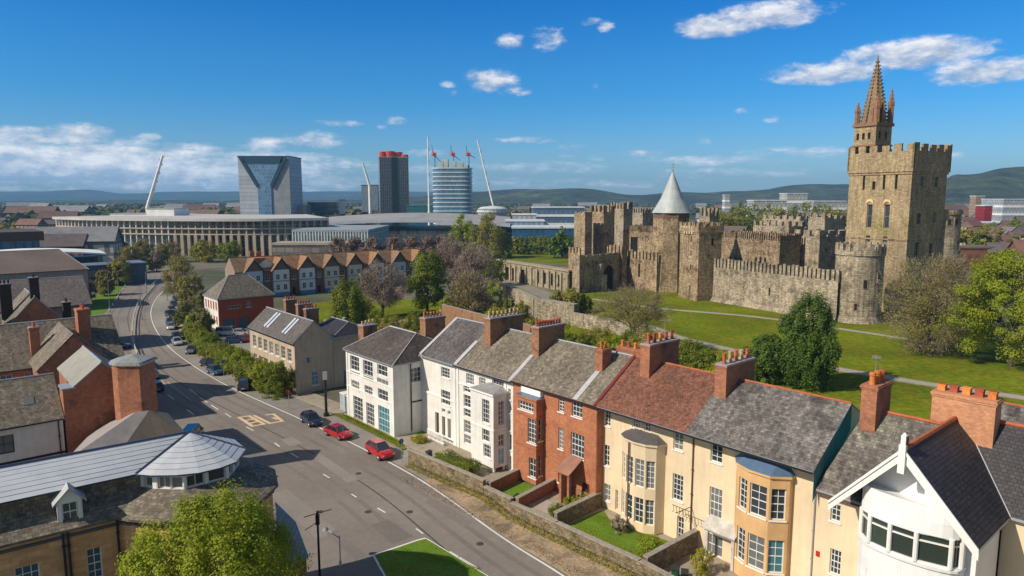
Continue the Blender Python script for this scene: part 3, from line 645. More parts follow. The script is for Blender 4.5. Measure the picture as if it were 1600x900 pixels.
# layby where the cars stand, verge and pavement beside the white line, each on its own step
i0 = next(i for i, p in enumerate(RL) if (p - P(640, 738)).length < 3.5); i1 = next(i for i, p in enumerate(RL) if p.y > 215)
struct(ribbon('parking_lane', RL[i0:i1], .35, 4.6, .009, asphalt_old))
struct(ribbon('dirt_verge', RL[:i0 + 1], .35, 5.4, .05, dirt, 0))
struct(ribbon('pavement', RL[i0:i1], 4.6, 7.6, .12, paving, 0))
for k, (o0_, w_) in enumerate(((-1.5, .16), (-3.2, .16), (-5.2, .05), (-7.4, .16), (-9.1, .16))):
    struct(ribbon('wheel_track' if w_ > .1 else 'tar_joint', RL[2:-8], o0_ - w_ * 1.6, o0_ + w_ * 1.6, .0095 + k * .0001, mat('tyre_wear', (.20, .175, .152), .9, .12, 1.5, .1, spec=.2) if w_ > .1 else mat('tar_seam', (.07, .065, .06), .8, .3, 2)))
for k, (px_, py_, a_, b_) in enumerate([(700, 800, 3.4, 1.2), (520, 730, 5, 1.3), (610, 830, 2.2, 2.0), (410, 720, 3.2, 1.4), (470, 800, 6, 2.0), (330, 600, 4, 1.6), (540, 850, 3, 1.1), (455, 690, 1.6, 1.6)]):
    c_ = P(px_, py_); d_ = Vector((-.63, .776, 0)); n__ = Vector((.776, .63, 0)); struct(sheet('tarmac_patch', [c_ + d_ * a_ + n__ * b_ * .5, c_ - d_ * a_ + n__ * b_ * .55, c_ - d_ * a_ - n__ * b_ * .5, c_ + d_ * a_ - n__ * b_ * .45], .0102 + k * .0001, mat('patch_%d' % (k % 3), ((.19, .168, .148), (.25, .22, .19), (.175, .155, .138))[k % 3], .9, .15, 3)))
for k, (px_, py_) in enumerate([(560, 740), (640, 800), (430, 745), (500, 800), (370, 690), (750, 850), (575, 800)]):
    b = MB(); b.prism([(.34 * math.cos(i * .524), .34 * math.sin(i * .524)) for i in range(12)], 0, .012); o = b.build('manhole_cover', mat('iron_cover', (.06, .055, .05), .6)); o.location = P(px_, py_) + Vector((0, 0, .0115)); struct(o)
# painted markings
def wl(name, pts, w0, w1, m=line_paint): return struct(ribbon(name, pts, w0, w1, .0135, m))
wl('edge_line', RL, -.09, .09)
def dash(px0, px1, wd=.15, m=line_paint):
    a, c = P(*px0), P(*px1); b_ = MB(); ribbon_mb(b_, [a, c], -wd / 2, wd / 2, .014); struct(b_.build('lane_dash', m))
for q in [((650, 826), (661, 834)), ((590, 794), (602, 801)), ((549, 772), (557, 777)), ((454, 708), (466, 715)), ((429, 692), (437, 698)), ((352, 646), (361, 652)), ((330, 633), (341, 640)), ((296, 608), (308, 617)), ((312, 621), (324, 629)),
          ((703, 862), (716, 870)), ((718, 871), (745, 887)), ((240, 604), (252, 612)), ((262, 617), (272, 624)), ((292, 640), (303, 648)), ((505, 741), (515, 747)), ((385, 667), (396, 673))]: dash(*q)
for q in [((237, 575), (260, 603)), ((262, 597), (300, 627))]: dash(*q, wd=.1, m=cream_paint)
pts = [P(*q) for q in [(225, 560), (212, 535), (213, 500), (224, 470), (246, 440)]]
# worn cream lettering on the carriageway
def glyph(strokes, wd):
    b_ = MB()
    for st in strokes:
        for a, c in zip(st[:-1], st[1:]):
            A_, C_ = P(340 + a[0] / 7.5, 600 + a[1] / 7.5), P(340 + c[0] / 7.5, 600 + c[1] / 7.5); d = (C_ - A_).normalized() * wd * .5; glyph.k += .0004
            ribbon_mb(b_, [A_ - d, C_ + d], -wd / 2, wd / 2, .014 + glyph.k)
    return b_
glyph.k = 0
b1 = glyph([[(250, 392), (368, 375), (545, 470), (408, 495), (250, 392)], [(312, 432), (412, 412)], [(362, 465), (470, 440)], [(432, 372), (612, 462), (760, 436), (655, 352), (578, 362)], [(655, 398), (700, 412)]], .42)
struct(b1.build('road_lettering', cream_paint))
# grass island in the junction with its kerb
isl = [P(*q) for q in [(582, 869), (652, 845), (664, 842), (672, 846), (765, 903), (840, 960), (640, 975)]]
b = MB(); b.prism(isl, 0, .12); struct(b.build('island_kerb', line_paint))
c0 = sum(isl, Vector()) / len(isl); struct(sheet('island_grass', [p + (c0 - p).normalized() * .22 for p in isl], .128, lawn_bright))
# left side of the avenue
struct(sheet('roadside_grass', [P(*q) for q in [(128, 505), (157, 503), (184, 458), (196, 446), (172, 446), (140, 470)]], .02, lawn_bright))
struct(sheet('far_roadside_grass', [V3(-165, 300, 0), V3(-150, 300, 0), V3(-185, 350, 0), V3(-205, 350, 0)], .02, lawn_bright))
# gardens and yards in front of the terrace
struct(sheet('terrace_yard', [tw(-32, -5.1), tw(-18, -5.4), tw(60, -5.6), tw(60, 14), tw(-32, 14)], .02, paving))
struct(sheet('brick_house_lawn', [tw(2.1, -4.7), tw(6.2, -4.9), tw(6.4, -.9), tw(2.2, -.8)], .05, lawn_bright))
struct(sheet('cream_house_lawn', [tw(12.4, -5.2), tw(21.6, -5.2), tw(21.7, .3), tw(14.5, -.9), tw(12.5, .4)], .05, lawn_bright))
struct(sheet('kerb_grass', [tw(-33, -5.8), tw(-18.3, -5.5), tw(-14, -5.9), tw(-14, -5.2), tw(-17.6, -4.3), tw(-30.6, -4.5)], .14, lawn))
struct(sheet('side_grass', [tw(-18.2, -4.2), tw(-17.2, -4.2), tw(-17.2, -.2), tw(-18.2, -.2)], .05, lawn_bright))
struct(ribbon('gravel_path', [tw(6.9, -3.3), tw(11.6, -3.2)], -1.1, 1.1, .05, path_m))
# castle paths
def path(name, px, wd, z=.012, m=path_m):
    struct(ribbon('worn_grass', smooth_path([P(*q) for q in px]), -wd / 2 - .7, wd / 2 + .8, z - .004, mat('worn_grass', (.20, .19, .06), .95, .35, 1.5, .2, col2=(.13, .165, .012), c2=(.42, .56), c2s=.7)))
    return struct(ribbon(name, smooth_path([P(*q) for q in px]), -wd / 2, wd / 2, z, m))
path('lawn_path', [(925, 467), (1000, 478), (1053, 484), (1180, 495), (1300, 512), (1400, 527), (1480, 540)], 1.8)
path('lower_path', [(1010, 508), (1060, 527), (1150, 548), (1230, 562), (1300, 575), (1450, 600), (1600, 622), (1750, 650)], 2.6)
struct(sheet('park_lawn', [P(*q) for q in [(470, 478), (560, 462), (760, 475), (800, 520), (640, 560), (520, 545)]], .006, lawn))
path('park_path', [(560, 519), (600, 511), (640, 500), (700, 490)], 3)
path('moat_path', [(775, 436), (820, 450), (850, 462), (872, 472)], 8, .01, mat('moat_gravel', (.25, .22, .19)))
struct(sheet('moat_grass', [P(*q) for q in [(790, 452), (806, 447), (856, 470), (862, 478), (850, 480)]], .015, lawn_bright))
struct(sheet('castle_terrace_lawn', [P(*q) for q in [(775, 404), (800, 392), (890, 402), (892, 415)]], .02, lawn))
# ================================================================ THE TERRACE
cA = lambda X, Y: (520 + X * .26667, 520 + Y * .26667); cB = lambda X, Y: (780 + X * .26667, 560 + Y * .26667)
cC = lambda X, Y: (920 + X * .2889, 640 + Y * .2889); cD = lambda X, Y: (1240 + X * .3557, 580 + Y * .3557)
def op(crop, v, u0, cx, cy, wd, h, nx=2, nz=3, **kw):
    uL = TF.F(*crop(cx - wd / 2, cy), v)[0]; uR = TF.F(*crop(cx + wd / 2, cy), v)[0]; zt = TF.F(*crop(cx, cy - h / 2), v)[1]; zb = TF.F(*crop(cx, cy + h / 2), v)[1]
    return ((uL + uR) / 2 - u0, zb, uR - uL, zt - zb, nx, nz, kw)
G_T = None
def bay(parent, pts, z0, z1, wm, per=(), top=True, tm=None, tz=.25, name='bay', band=True):
    """projecting bay: pts run from left to right in front of the wall (house coordinates); per[i] = openings of facet i"""
    b = MB(); holder = thing_part(name, parent)
    for i in range(len(pts) - 1): wall(b, holder, pts[i], pts[i + 1], z0, z1, per[i] if i < len(per) else ())
    if z0 > .1: b.face([(p[0], p[1], z0) for p in pts[::-1]])
    b2 = MB(); n_ = len(pts); c = Vector((sum(p[0] for p in pts) / n_, max(p[1] for p in pts), 0))
    out = [(c.x + (p[0] - c.x) * 1.07, c.y + (p[1] - c.y) * 1.1) for p in pts]
    if band: b2.prism(out, z1 - .05, z1 + .14)
    holder.data = b.mesh(name, [wm])
    if top:
        b3 = MB(); mid = [(c.x + (p[0] - c.x) * .55, c.y + .0 + (p[1] - c.y) * .1) for p in out]
        for i in range(n_ - 1): b3.face([(*out[i], z1 + .14), (*out[i + 1], z1 + .14), (*mid[i + 1], z1 + .14 + tz), (*mid[i], z1 + .14 + tz)])
        b3.face([(*p, z1 + .14 + tz) for p in mid]); r_ = b3.build('bay_roof', tm or lead, holder)
    if band: b2.build('cornice', white_paint if wm is white_render else wm, holder)
    return holder
def thing_part(name, parent):
    o = bpy.data.objects.new(name, bpy.data.meshes.new(name)); COL.objects.link(o); o.parent = parent; return o
def terr(label, u0, u1, v0, wm, rm, openings, v_back=11.0, ez=10.5, rz=14.2, chims=(), os0=.0, os1=.0, ridge=None, gut=None, right=(), left=(), side=None, name='terraced_house'):
    t = thing(name, label, 'house', TF.w(u0, v0), TF.r); W = u1 - u0; sl_ = (rz - ez) / 5.5; D = v_back - v0; wz = ez + sl_ * max(v0, 0); b = MB(); vr = 5.5 - v0
    wall(b, t, (0, 0), (W, 0), 0, wz, openings); wall(b, t, (W, 0), (W, D), 0, wz, right); wall(b, t, (W, D), (0, D), 0, wz); wall(b, t, (0, D), (0, 0), 0, wz, left)
    b.face([(W, 0, wz), (W, D, wz), (W, vr, rz)]); b.face([(0, D, wz), (0, 0, wz), (0, vr, rz)]); b.build('wall', wm, t)
    gable_roof(t, W, D, wz, rz, rm, 'u', .35 + v0, 0, vr=vr, ridge=ridge, side=side)
    gutter(t, 0, W, -.36 - v0, ez - sl_ * .35 + .12, gut)
    for c in chims: chimney(t, c[0] - u0, c[1] - v0, *c[2:6], **c[6])
    return t
def party(t, u, v0, z0, v1, z1, wd=.45, m=None):      # raised lead-covered party wall on the slope
    b = MB(); b.slab([(u - wd / 2, v0, z0), (u + wd / 2, v0, z0), (u + wd / 2, v1, z1), (u - wd / 2, v1, z1)], .3); b.build('party_coping', m or lead_light, t)
# --- the white end block (projects towards the road)
v = -4.2; u0 = -30.6; u1 = -18.3; oA = lambda *a, **k: op(cA, v, u0, *a, **k)
t = thing('corner_block', 'white three storey end block with hipped slate roof at the far end of the terrace', 'house', TF.w(u0, v), TF.r)
b = MB(); W = u1 - u0; D = 10.8; ez = 9.5
wall(b, t, (0, 0), (W, 0), 0, ez, [oA(128, 180, 52, 85, 3, 3), oA(206, 208, 54, 85, 3, 3), oA(290, 222, 58, 62, 3, 2), oA(130, 238, 54, 26, 3, 1, sill=False), oA(208, 264, 56, 26, 3, 1, sill=False), oA(292, 290, 66, 30, 3, 1, sill=False),
     oA(132, 308, 46, 48, 3, 2), oA(210, 337, 46, 52, 3, 2), oA(294, 368, 58, 60, 3, 2), oA(148, 446, 54, 130, 3, 5), oA(219, 478, 46, 128, 3, 5), oA(300, 510, 66, 150, 4, 4, pm=pane_teal, sill=False)])
sd = lambda s, z, w_, h, nx, nz: (s, z, w_, h, nx, nz, {})
wall(b, t, (W, 0), (W, D), 0, ez, [sd(3.3, 6.7, 1.7, 1.9, 3, 3)]); wall(b, t, (W, D), (0, D), 0, ez); wall(b, t, (0, D), (0, 0), 0, ez); b.build('wall', white_render, t)
b = MB()
for z in (6.35, 4.3): b.box(-.06, W + .06, -.09, 0, z, z + .18)
b.box(-.12, W + .12, -.16, 0, ez - .3, ez - .05); b.box(-.02, .35, -.08, 0, 0, ez - .3); b.box(W - .35, W + .02, -.08, 0, 0, ez - .3); b.build('string_course', white_paint, t)
gable_roof(t, W, D, ez, 12.2, slate_dark if False else mat('slate_umber', (.095, .078, .068), .75, .3, 3, .25, pat=(.7, 1.35), pd=(.32, .24, .015), mortar=.5, bump=.3, streak=.25, col2=(.14, .11, .09), c2=(.45, .7)), 'u', .35, .2, (2.6, 3.0), ridge=lead_light)
for du in (5.5,): pipe(t, W + .0, du * 0 + 0, 0, .1)
b = MB(); b.tube((W + .1, 3.9 - 1.4, .4), (W + .1, 3.9 - 1.4, ez - .2), .07, n=6); b.box(W, W + .1, 2.6, D, 4.1, 4.25); b.build('drainpipe', black_paint, t)
chimney(t, 8.7, 6.4, 1.3, 3.2, 9.5, 14.3, 6, brown_brick, [pot_orange, pot_orange, pot_buff], 1)
chimney(t, -1.3, 2.6, 1.5, 2.2, 6.0, 12.4, 4, brown_brick, pot_buff, 0)
gutter(t, 0, W, -.34, ez + .0, grey_metal)
# --- white house with slit windows
v = 0.0; u0 = -18.3; u1 = -10.9; oA = lambda *a, **k: op(cA, v, u0, *a, **k)
t = terr('plain white rendered house with three narrow slit windows next to the end block', u0, u1, v, white_render, mat('slate_lilac', (.12, .105, .10), .75, .3, 3, .25, pat=(.7, 1.35), pd=(.32, .24, .015), mortar=.5, bump=.3, streak=.3, col2=(.16, .14, .13), c2=(.45, .7)),
         [oA(658, 235, 50, 62, 3, 3), oA(660, 378, 52, 84, 3, 3), oA(611, 530, 20, 125, 1, 1, sill=False, fm=cream_render), oA(649, 552, 20, 120, 1, 1, sill=False, fm=cream_render), oA(682, 562, 20, 120, 1, 1, sill=False, fm=cream_render), oA(648, 456, 18, 22, 1, 1, sill=False), oA(681, 469, 18, 24, 1, 1, sill=False)],
         ez=10.3, gut=grey_metal)
b = MB(); b.box(0, u1 - u0, -.1, 0, 5.4, 5.6); b.box(0, u1 - u0, -.06, 0, 0, .7); b.box(-.02, .25, -.07, 0, .7, 10.1); b.box(u1 - u0 - .45, u1 - u0 - .05, -.07, 0, .7, 10.1); b.build('string_course', white_paint, t)
party(t, .25, -.3, 10.45, 5.6, 14.45, .5); 
b = MB()
for i in range(12): b.box(3.2 + i * .28, 3.28 + i * .28, -1.3, -1.22, .1, 1.4)
b.box(3.1, 6.5, -1.32, -1.2, 1.3, 1.42); b.box(3.1, 6.5, -1.32, -1.2, .3, .4)
tag(b.build('picket_fence', white_paint), 'low white picket fence below the slit windows of the white house', 'fence'); o = bpy.data.objects['picket_fence']; o.location = TF.w(u0, v); o.rotation_euler = (0, 0, TF.r)
# --- white house with glazed stair and two storey bay
u0 = -10.9; u1 = -.4; ox = u0; oA = lambda *a, **k: op(cA, 0, ox, *a, **k); oV = lambda vv, *a, **k: op(cA, vv, ox, *a, **k)
t = terr('white house with a tall glazed stair column and a square two storey bay', u0, u1, 0, white_render, slate_brown,
         [oA(803, 272, 46, 62, 3, 3), oA(875, 290, 38, 56, 2, 3), oA(967, 308, 66, 62, 4, 2)] + [oA(803, y, 72, hh, 4, nz, sill=False, pm=pane_m, fm=white_paint) for y, hh, nz in ((338, 42, 2), (408, 72, 3), (478, 50, 2), (556, 78, 3), (632, 50, 2))] + [oA(1036, 360, 14, 60, 1, 3), oA(1037, 440, 14, 62, 1, 3), oA(1037, 540, 14, 62, 1, 2), oA(1040, 640, 16, 90, 1, 3), oA(1040, 760, 14, 80, 1, 3)],
         ez=10.35, chims=[(-8.9, 2.8, 1.15, 5.2, 11.5, 15.9, dict(pots=8, brick=brown_brick, potm=pot_buff, kind=1))])
fu = lambda x, y, vv: TF.F(*cA(x, y), vv)
bu0, bu1 = -5.3 - ox, -1.35 - ox; pv = -2.0
FW = [oV(pv, 896, 462, 44, 140, 3, 5), oV(pv, 898, 606, 44, 70, 3, 2), oV(pv, 902, 694, 42, 78, 3, 3)]; FW = [(s[0] - bu0, *s[1:]) for s in FW]
SWs = [(1.05, 5.35, .8, 2.7, 2, 5, {}), (1.05, 2.9, .8, 1.3, 2, 2, {}), (1.05, .9, .8, 1.7, 2, 2, dict(pm=pane_teal))]
bay(t, [(bu0, 0), (bu0, pv), (bu1, pv), (bu1, 0)], .55, 8.8, white_render, [(), FW, SWs], tm=mat('bay_lead', (.32, .31, .30), .7), tz=.4)
b = MB(); b.box(bu0 - .08, bu1 + .08, pv - .08, -.02, 4.75, 4.95)
for (x, y) in ((bu0 + .15, pv + .15), (bu1 - .35, pv + .15), (bu1 - .35, -.5)): b.box(x, x + .22, y, y + .22, 0, .55)
b.build('bay_plinth', white_paint, t); party(t, 10.3, -.3, 10.45, 3.0, 12.75, .55); party(t, .3, -.3, 10.45, 3.0, 12.75, .6)
b = MB(); b.box(.35, 3.2, -.08, 0, 8.0, 8.15); b.box(.35, .6, -.1, 0, 0, 10); b.box(3.0, 3.2, -.1, 0, 0, 8); b.box(9.2, 9.4, -.08, 0, 0, 10); b.build('pilaster', white_paint, t)
# --- the red brick house
u0 = -.4; u1 = 11.9; ox = u0; oB = lambda *a, **k: op(cB, 0, ox, *a, **k); oBv = lambda vv, *a, **k: op(cB, vv, ox, *a, **k)
pv = -1.1; bu0, bu1 = 1.3 - ox, 4.5 - ox
t = terr('orange red brick house with a brick bay, arched window and hooded porch', u0, u1, 0, red_brick, slate_brown,
         [oB(365, 273, 34, 78, 2, 4), oB(457, 302, 60, 86, 3, 3), oB(361, 470, 28, 120, 2, 5), oB(457, 512, 78, 135, 4, 4), oB(361, 688, 30, 86, 1, 3), oB(402, 712, 44, 72, 2, 2), (10.9, .1, 1.0, 2.1, 1, 1, dict(kind='door', m=mat('door_brown', (.08, .03, .02), .6)))],
         chims=[(-.7, 2.95, 1.2, 4.0, 11.6, 16.0, dict(pots=9, brick=brown_brick, potm=pot_red, kind=0, rows=1)), (8.7, 3.1, .95, 1.3, 12.0, 15.0, dict(pots=2, brick=dark_brick, potm=pot_orange, kind=1, cap=dark_brick)), (9.0, 6.0, 4.2, .9, 12.8, 14.9, dict(pots=5, brick=dark_brick, potm=[pot_orange, pot_red], along='u', cap=dark_brick, scale=1.15))],
         side=mat('verge_red', (.16, .03, .025), .6))
party(t, 9.55, -.3, 10.5, 3.0, 12.75, .6)
b = MB(); b.slab([(12.05, -.36, 10.55), (12.4, -.36, 10.55), (12.4, 5.5, 14.5), (12.05, 5.5, 14.5)], .35); b.build('verge', mat('verge_red', (.16, .03, .025)), t)
FW = [oBv(pv, 196, 432, 62, 140, 3, 5), oBv(pv, 202, 645, 54, 112, 2, 3)]; FW = [(s[0] - bu0, *s[1:]) for s in FW]
FW.append(((bu1 - bu0) / 2, 8.0, 2.3, .95, 5, 2, {}))
SWs = [(.55, 5.0, .5, 2.3, 1, 3, {}), (.55, 1.2, .5, 2.2, 1, 3, {})]
bay(t, [(bu0, 0), (bu0, pv), (bu1, pv), (bu1, 0)], .3, 9.35, red_brick, [(), FW, SWs], tm=blue_metal, tz=.12)
b = MB(); b.box(bu0 + .1, bu1 - .1, -.45, 0, 9.6, 10.35); q = b.build('bay_attic', white_paint, t); window(q, (bu0 + 1.6, -.6, 9.63), 0, 2.9, .72, 4, 1, sill=False, pm=pane_blue)
for z_ in (4.15, 7.5): b = MB(); b.box(bu0 - .08, bu1 + .08, pv - .1, -.02, z_, z_ + .14); b.build('string_course', mat('brick_band', (.38, .14, .07)), t)
b = MB(); b.prism([(8.9, -1.7), (9.2, -1.7), (9.2, 0), (8.9, 0)], .05, 3.4); b.prism([(10.0, -1.7), (10.25, -1.7), (10.25, -1.45), (10.0, -1.45)], .05, 3.2)
pr = b.build('porch', dark_brick, t); b = MB(); b.slab([(8.6, -2.0, 3.4), (10.5, -2.0, 3.4), (10.5, 0, 4.6), (8.6, 0, 4.6)], .12); b.build('porch_roof', mat('porch_tile', (.30, .15, .10)), pr)
b = MB(); b.box(8.2, 12.25, -.06, 0, 0, 1.3); b.build('plinth', brown_brick, t)
# --- first cream house (bow bay)
vC = .9; u0 = 11.9; u1 = 22.0; ox = u0; oC = lambda *a, **k: op(cC, vC, ox, *a, **k); oCv = lambda vv, *a, **k: op(cC, vv, ox, *a, **k)
t = terr('cream house with red tiled roof and a round bow bay over a small lawn', u0, u1, vC, cream_render, red_tile,
         [oC(97, 46, 38, 82, 2, 4), oC(94, 245, 34, 116, 2, 4), oC(98, 450, 36, 92, 2, 3), oC(150, 490, 12, 110, 1, 3, sill=False), oC(255, 78, 44, 46, 3, 2), oC(317, 98, 34, 44, 2, 2), oC(486, 174, 50, 88, 2, 3), oC(483, 420, 56, 144, 3, 5), oC(377, 605, 34, 130, 2, 5), oC(492, 658, 36, 130, 2, 4, sill=False)],
         chims=[(14.0, 3.6, 1.1, 4.6, 12.0, 16.3, dict(pots=5, brick=dark_brick, potm=[pot_red, pot_red, pot_orange], kind=1, scale=1.25))], ridge=ridge_red)
p0 = (14.8 - ox, 0); cx_, r_ = 17.0 - ox, 2.25
arc = [(cx_ - r_ * math.cos(a), -1.65 * math.sin(a) ** .8 if a > 0 and a < math.pi - .001 else 0.0) for a in [math.pi * i / 6 for i in range(7)]]
per = []
for i in range(6):
    L_ = math.dist(arc[i], arc[i + 1]); per.append([(L_ / 2, 4.35, L_ - .22, 2.6, 2, 5, dict(sill=False)), (L_ / 2, .95, L_ - .22, 2.4, 2, 4, dict(sill=False))] if i in (1, 2, 3, 4) else [])
bay(t, arc, .1, 8.3, cream_render, per, tm=mat('bay_slate', (.10, .09, .085), .8), tz=.55)
pipe(t, 14.55 - ox, 0, .2, 8, mat('pipe_brown', (.12, .07, .045))); b = MB(); b.box(10.0 - 2.35, 10.15 - 2.35, 0, .01, 0, .01); 
b = MB(); b.tube((4.55, -1.72, .1), (4.55, -1.72, 8.2), .07, n=6); b.build('drainpipe', mat('pipe_brown', (.12, .07, .045)), t)
party(t, .12, -1.1, 10.6, 0, 11.2, .15, dark_brick); party(t, 2.5, -1.2, 10.45, 2.7, 13.05, .35, mat('old_lead', (.24, .17, .14)))
b = MB(); b.box(-.15, 0, -.9, 0, 0, 10.5); b.build('return_wall', ochre_render, t)
# --- second cream house (oriel)
u0 = 22.0; u1 = 33.0; ox = u0
oC = lambda *a, **k: op(cC, vC, ox, *a, **k)
t = terr('cream house with grey slate roof and a canted ochre bay under a blue lead roof', u0, u1, vC, cream_render, slate_grey,
         [oC(690, 242, 62, 96, 2, 3), oC(684, 502, 66, 165, 3, 4), oC(672, 790, 90, 110, 3, 2, sill=False)],
         chims=[(22.3, 3.4, 1.1, 4.6, 12.0, 15.9, dict(pots=5, brick=dark_brick, potm=[pot_red, pot_buff], kind=1, scale=1.2))], ridge=ridge_red)
pts_ = [(26.2 - ox, 0), (26.9 - ox, -.95), (28.2 - ox, -1.5), (29.9 - ox, -1.5), (31.0 - ox, -.5), (31.0 - ox, 0)]
per = [[]] + [[(math.dist(pts_[i], pts_[i + 1]) / 2, 5.65, math.dist(pts_[i], pts_[i + 1]) - .34, 2.5, 2, 4, {}), (math.dist(pts_[i], pts_[i + 1]) / 2, 1.45, math.dist(pts_[i], pts_[i + 1]) - .3, 2.7, 2, 4, dict(pm=pane_teal if i == 3 else pane_m))] for i in (1, 2, 3)] + [[], []]
per[1] = [(math.dist(pts_[1], pts_[2]) / 2, 5.65, 1.0, 2.5, 2, 5, {}), (math.dist(pts_[1], pts_[2]) / 2, 1.45, 1.0, 2.7, 2, 5, {})]
bay(t, pts_, 0, 9.1, ochre_render, per, tm=blue_metal, tz=1.1)
pipe(t, .1, 0, 1.5, 10.8, mat('pipe_brown', (.12, .07, .045))); pipe(t, 10.75, 0, 0, 10.6, grey_metal)
b = MB(); b.box(2.15, 2.4, -1.0, -.75, 0, 2.9); b.box(4.6, 4.85, -1.0, -.75, 0, 2.9); b.slab([(1.95, -1.3, 2.95), (5.05, -1.3, 2.95), (5.05, 0, 3.6), (1.95, 0, 3.6)], .14); b.box(2.1, 4.9, -1.02, -.9, 2.55, 2.85); b.build('porch', mat('porch_white', (.5, .47, .42), .8, .3), t)
# copper cheek where the roof steps down
b = MB(); b.slab([(11.0, -1.1, 10.3), (11.02, -1.1, 10.3), (11.02, 4.6, 14.4), (11.0, 4.6, 14.4)], 2.2); b.build('roof_cheek', copper, t)
# --- third cream house, lower eave
u0 = 33.0; u1 = 36.2; ox = u0; vD = .5
t = thing('terraced_house', 'narrow cream house with red alarm box, beside the white gabled house', 'house', TF.w(u0, vD), TF.r)
oD = lambda *a, **k: op(cD, vD, ox, *a, **k); b = MB(); wall(b, t, (0, 0), (7.5, 0), 0, 9.3, [oD(187, 624, 42, 76, 2, 3), oD(182, 840, 52, 112, 3, 4)]); wall(b, t, (7.5, 10.5), (0, 10.5), 0, 9.3); wall(b, t, (0, 10.5), (0, 0), 0, 9.3); b.build('wall', cream_render, t)
b = MB(); ezc = 8.9; vr = 5.0
for ps in ([(0, -.4, ezc), (6.0, -.4, ezc), (6.5, vr, 14.1), (1.2, vr, 14.1)], [(6.5, 10.9, ezc), (0, 10.9, ezc), (1.2, vr, 14.1), (6.5, vr, 14.1)]): b.slab([(p[0], p[1], p[2] + .16) for p in ps], .16, 0, 1)
b.slab([(0, 10.9, ezc + .16), (0, -.4, ezc + .16), (1.2, vr, 14.26)], .16, 2, 1)
rf = b.build('roof', [mat('slate_pale', (.15, .13, .115), .8, .35, 3, .3, pat=(.65, 1.4), pd=(.32, .24, .015), mortar=.5, bump=.3, col2=(.26, .25, .19), c2=(.5, .68), c2s=.35, streak=.4), lead, copper], t)
b = MB(); b.tube((1.2, vr, 14.28), (6.5, vr, 14.28), .14, n=6); b.build('ridge', ridge_red, rf)
chimney(t, 1.2, 3.6, 1.1, 2.6, 12.0, 16.4, 3, dark_brick, [pot_orange, pot_orange, pot_red], 0, scale=1.5, cap=dark_brick)
gutter(t, 0, 3.4, -.38, ezc - .02, mat('pipe_brown', (.12, .07, .045)))
b = MB(); zz = TF.F(*cD(107, 800), vD); b.prism([(zz[0] - ox - .12, -.1), (zz[0] - ox + .12, -.1), (zz[0] - ox + .12, 0), (zz[0] - ox - .12, 0)], zz[1] - .2, zz[1] + .18); b.build('alarm_box', mat('alarm_red', (.5, .02, .02), .4), t)
# --- the white gabled house with the curved window band
gv = -.9; ub = 36.7; t = thing('gabled_house', 'white panelled house with steep dark slate gable, white bargeboards and a curved window band', 'house', TF.w(ub, gv), TF.r)
W = 6.8; uc = 39.65 - ub; fL, fR, fz, gr = 35.35 - ub, 44.0 - ub, 9.75, 14.4; yo = -1.85; rb = 8.9; vb = 4.6
sL = (gr - fz) / (uc - fL); sR = (gr - fz) / (fR - uc); zL = fz - .2 + sL * (0 - fL); zR = fz - .2 + sR * (fR - W)
b = MB(); wall(b, t, (0, 3.8), (0, 0), 0, zL - .05); wall(b, t, (W, 0), (W, vb), 0, zR - .05)
panel_m = mat('white_panel', (.80, .80, .79), .55, .04, 1, .2, pat=(.96, 1.03), pd=(1.6, 1.3, .012), mortar=.8)
b.face([(0, 0, 0), (W, 0, 0), (W, 0, zR - .05), (uc, 0, gr - .15), (0, 0, zL - .05)]); b.build('wall', panel_m, t)
cx_ = 39.95 - ub; r_ = 2.95; N = 12; v_at = lambda a: -.72 - 1.15 * math.sin(a) ** .9 if 0 < a < math.pi else -.72
arc = [(cx_ - r_ * math.cos(math.pi * i / N), v_at(math.pi * i / N)) for i in range(N + 1)]
arc = [(arc[0][0] - .05, 0)] + arc + [(arc[-1][0] + .05, 0)]; zb, zt = 7.7, 9.6; h = thing_part('bow_front', t); b = MB()
for i in range(len(arc) - 1): wall(b, h, arc[i], arc[i + 1], 0, zb, [])
def ztop(u): return min(11.4, (gr - .25) - (sL * (uc - u) if u < uc else sR * (u - uc)))
for i in range(len(arc) - 1):
    p, q = arc[i], arc[i + 1]; b.face([(*p, zt), (*q, zt), (q[0], q[1], max(zt + .02, ztop(q[0]))), (p[0], p[1], max(zt + .02, ztop(p[0])))])
for i in (0, len(arc) - 2): wall(b, h, arc[i], arc[i + 1], zb, zt)
b.face([(p[0], p[1], max(zt + .02, ztop(p[0]))) for p in arc]); b.face([(*p, zb) for p in arc]); b.face([(*p, zt) for p in arc])
h.data = b.mesh('bow_front', [panel_m])
seg = [(1, 4), (4, 6), (6, 8), (8, 11), (11, 13)]
for a_, c_ in seg:
    A_, B_ = Vector(arc[a_]), Vector(arc[c_]); d_ = B_ - A_; mid = (A_ + B_) / 2; rz_ = math.atan2(d_.y, d_.x)
    window(h, (mid.x, mid.y, zb), rz_, d_.length - .02, zt - zb, 1, 1, pm=pane_green, sill=False, rec=.0, th=.14)
    q = MB(); q.box(-d_.length / 2 + .1, d_.length / 2 - .1, .02, .12, zt - zb - .55, zt - zb - .46); o_ = q.build('transom', white_paint, h); o_.location = (mid.x, mid.y, zb); o_.rotation_euler = (0, 0, rz_)
for a_ in (1, 4, 6, 8, 11, 13):
    b = MB(); b.tube((arc[a_][0], arc[a_][1] + .02, zb), (arc[a_][0], arc[a_][1] + .02, zt), .15, n=8); b.build('mullion', white_paint, h)
b = MB(); out = [(cx_ + (p[0] - cx_) * 1.03, p[1] * 1.05 - .03) for p in arc]; b.prism(out, zb - .22, zb - .05); b.build('sill_band', white_paint, h)
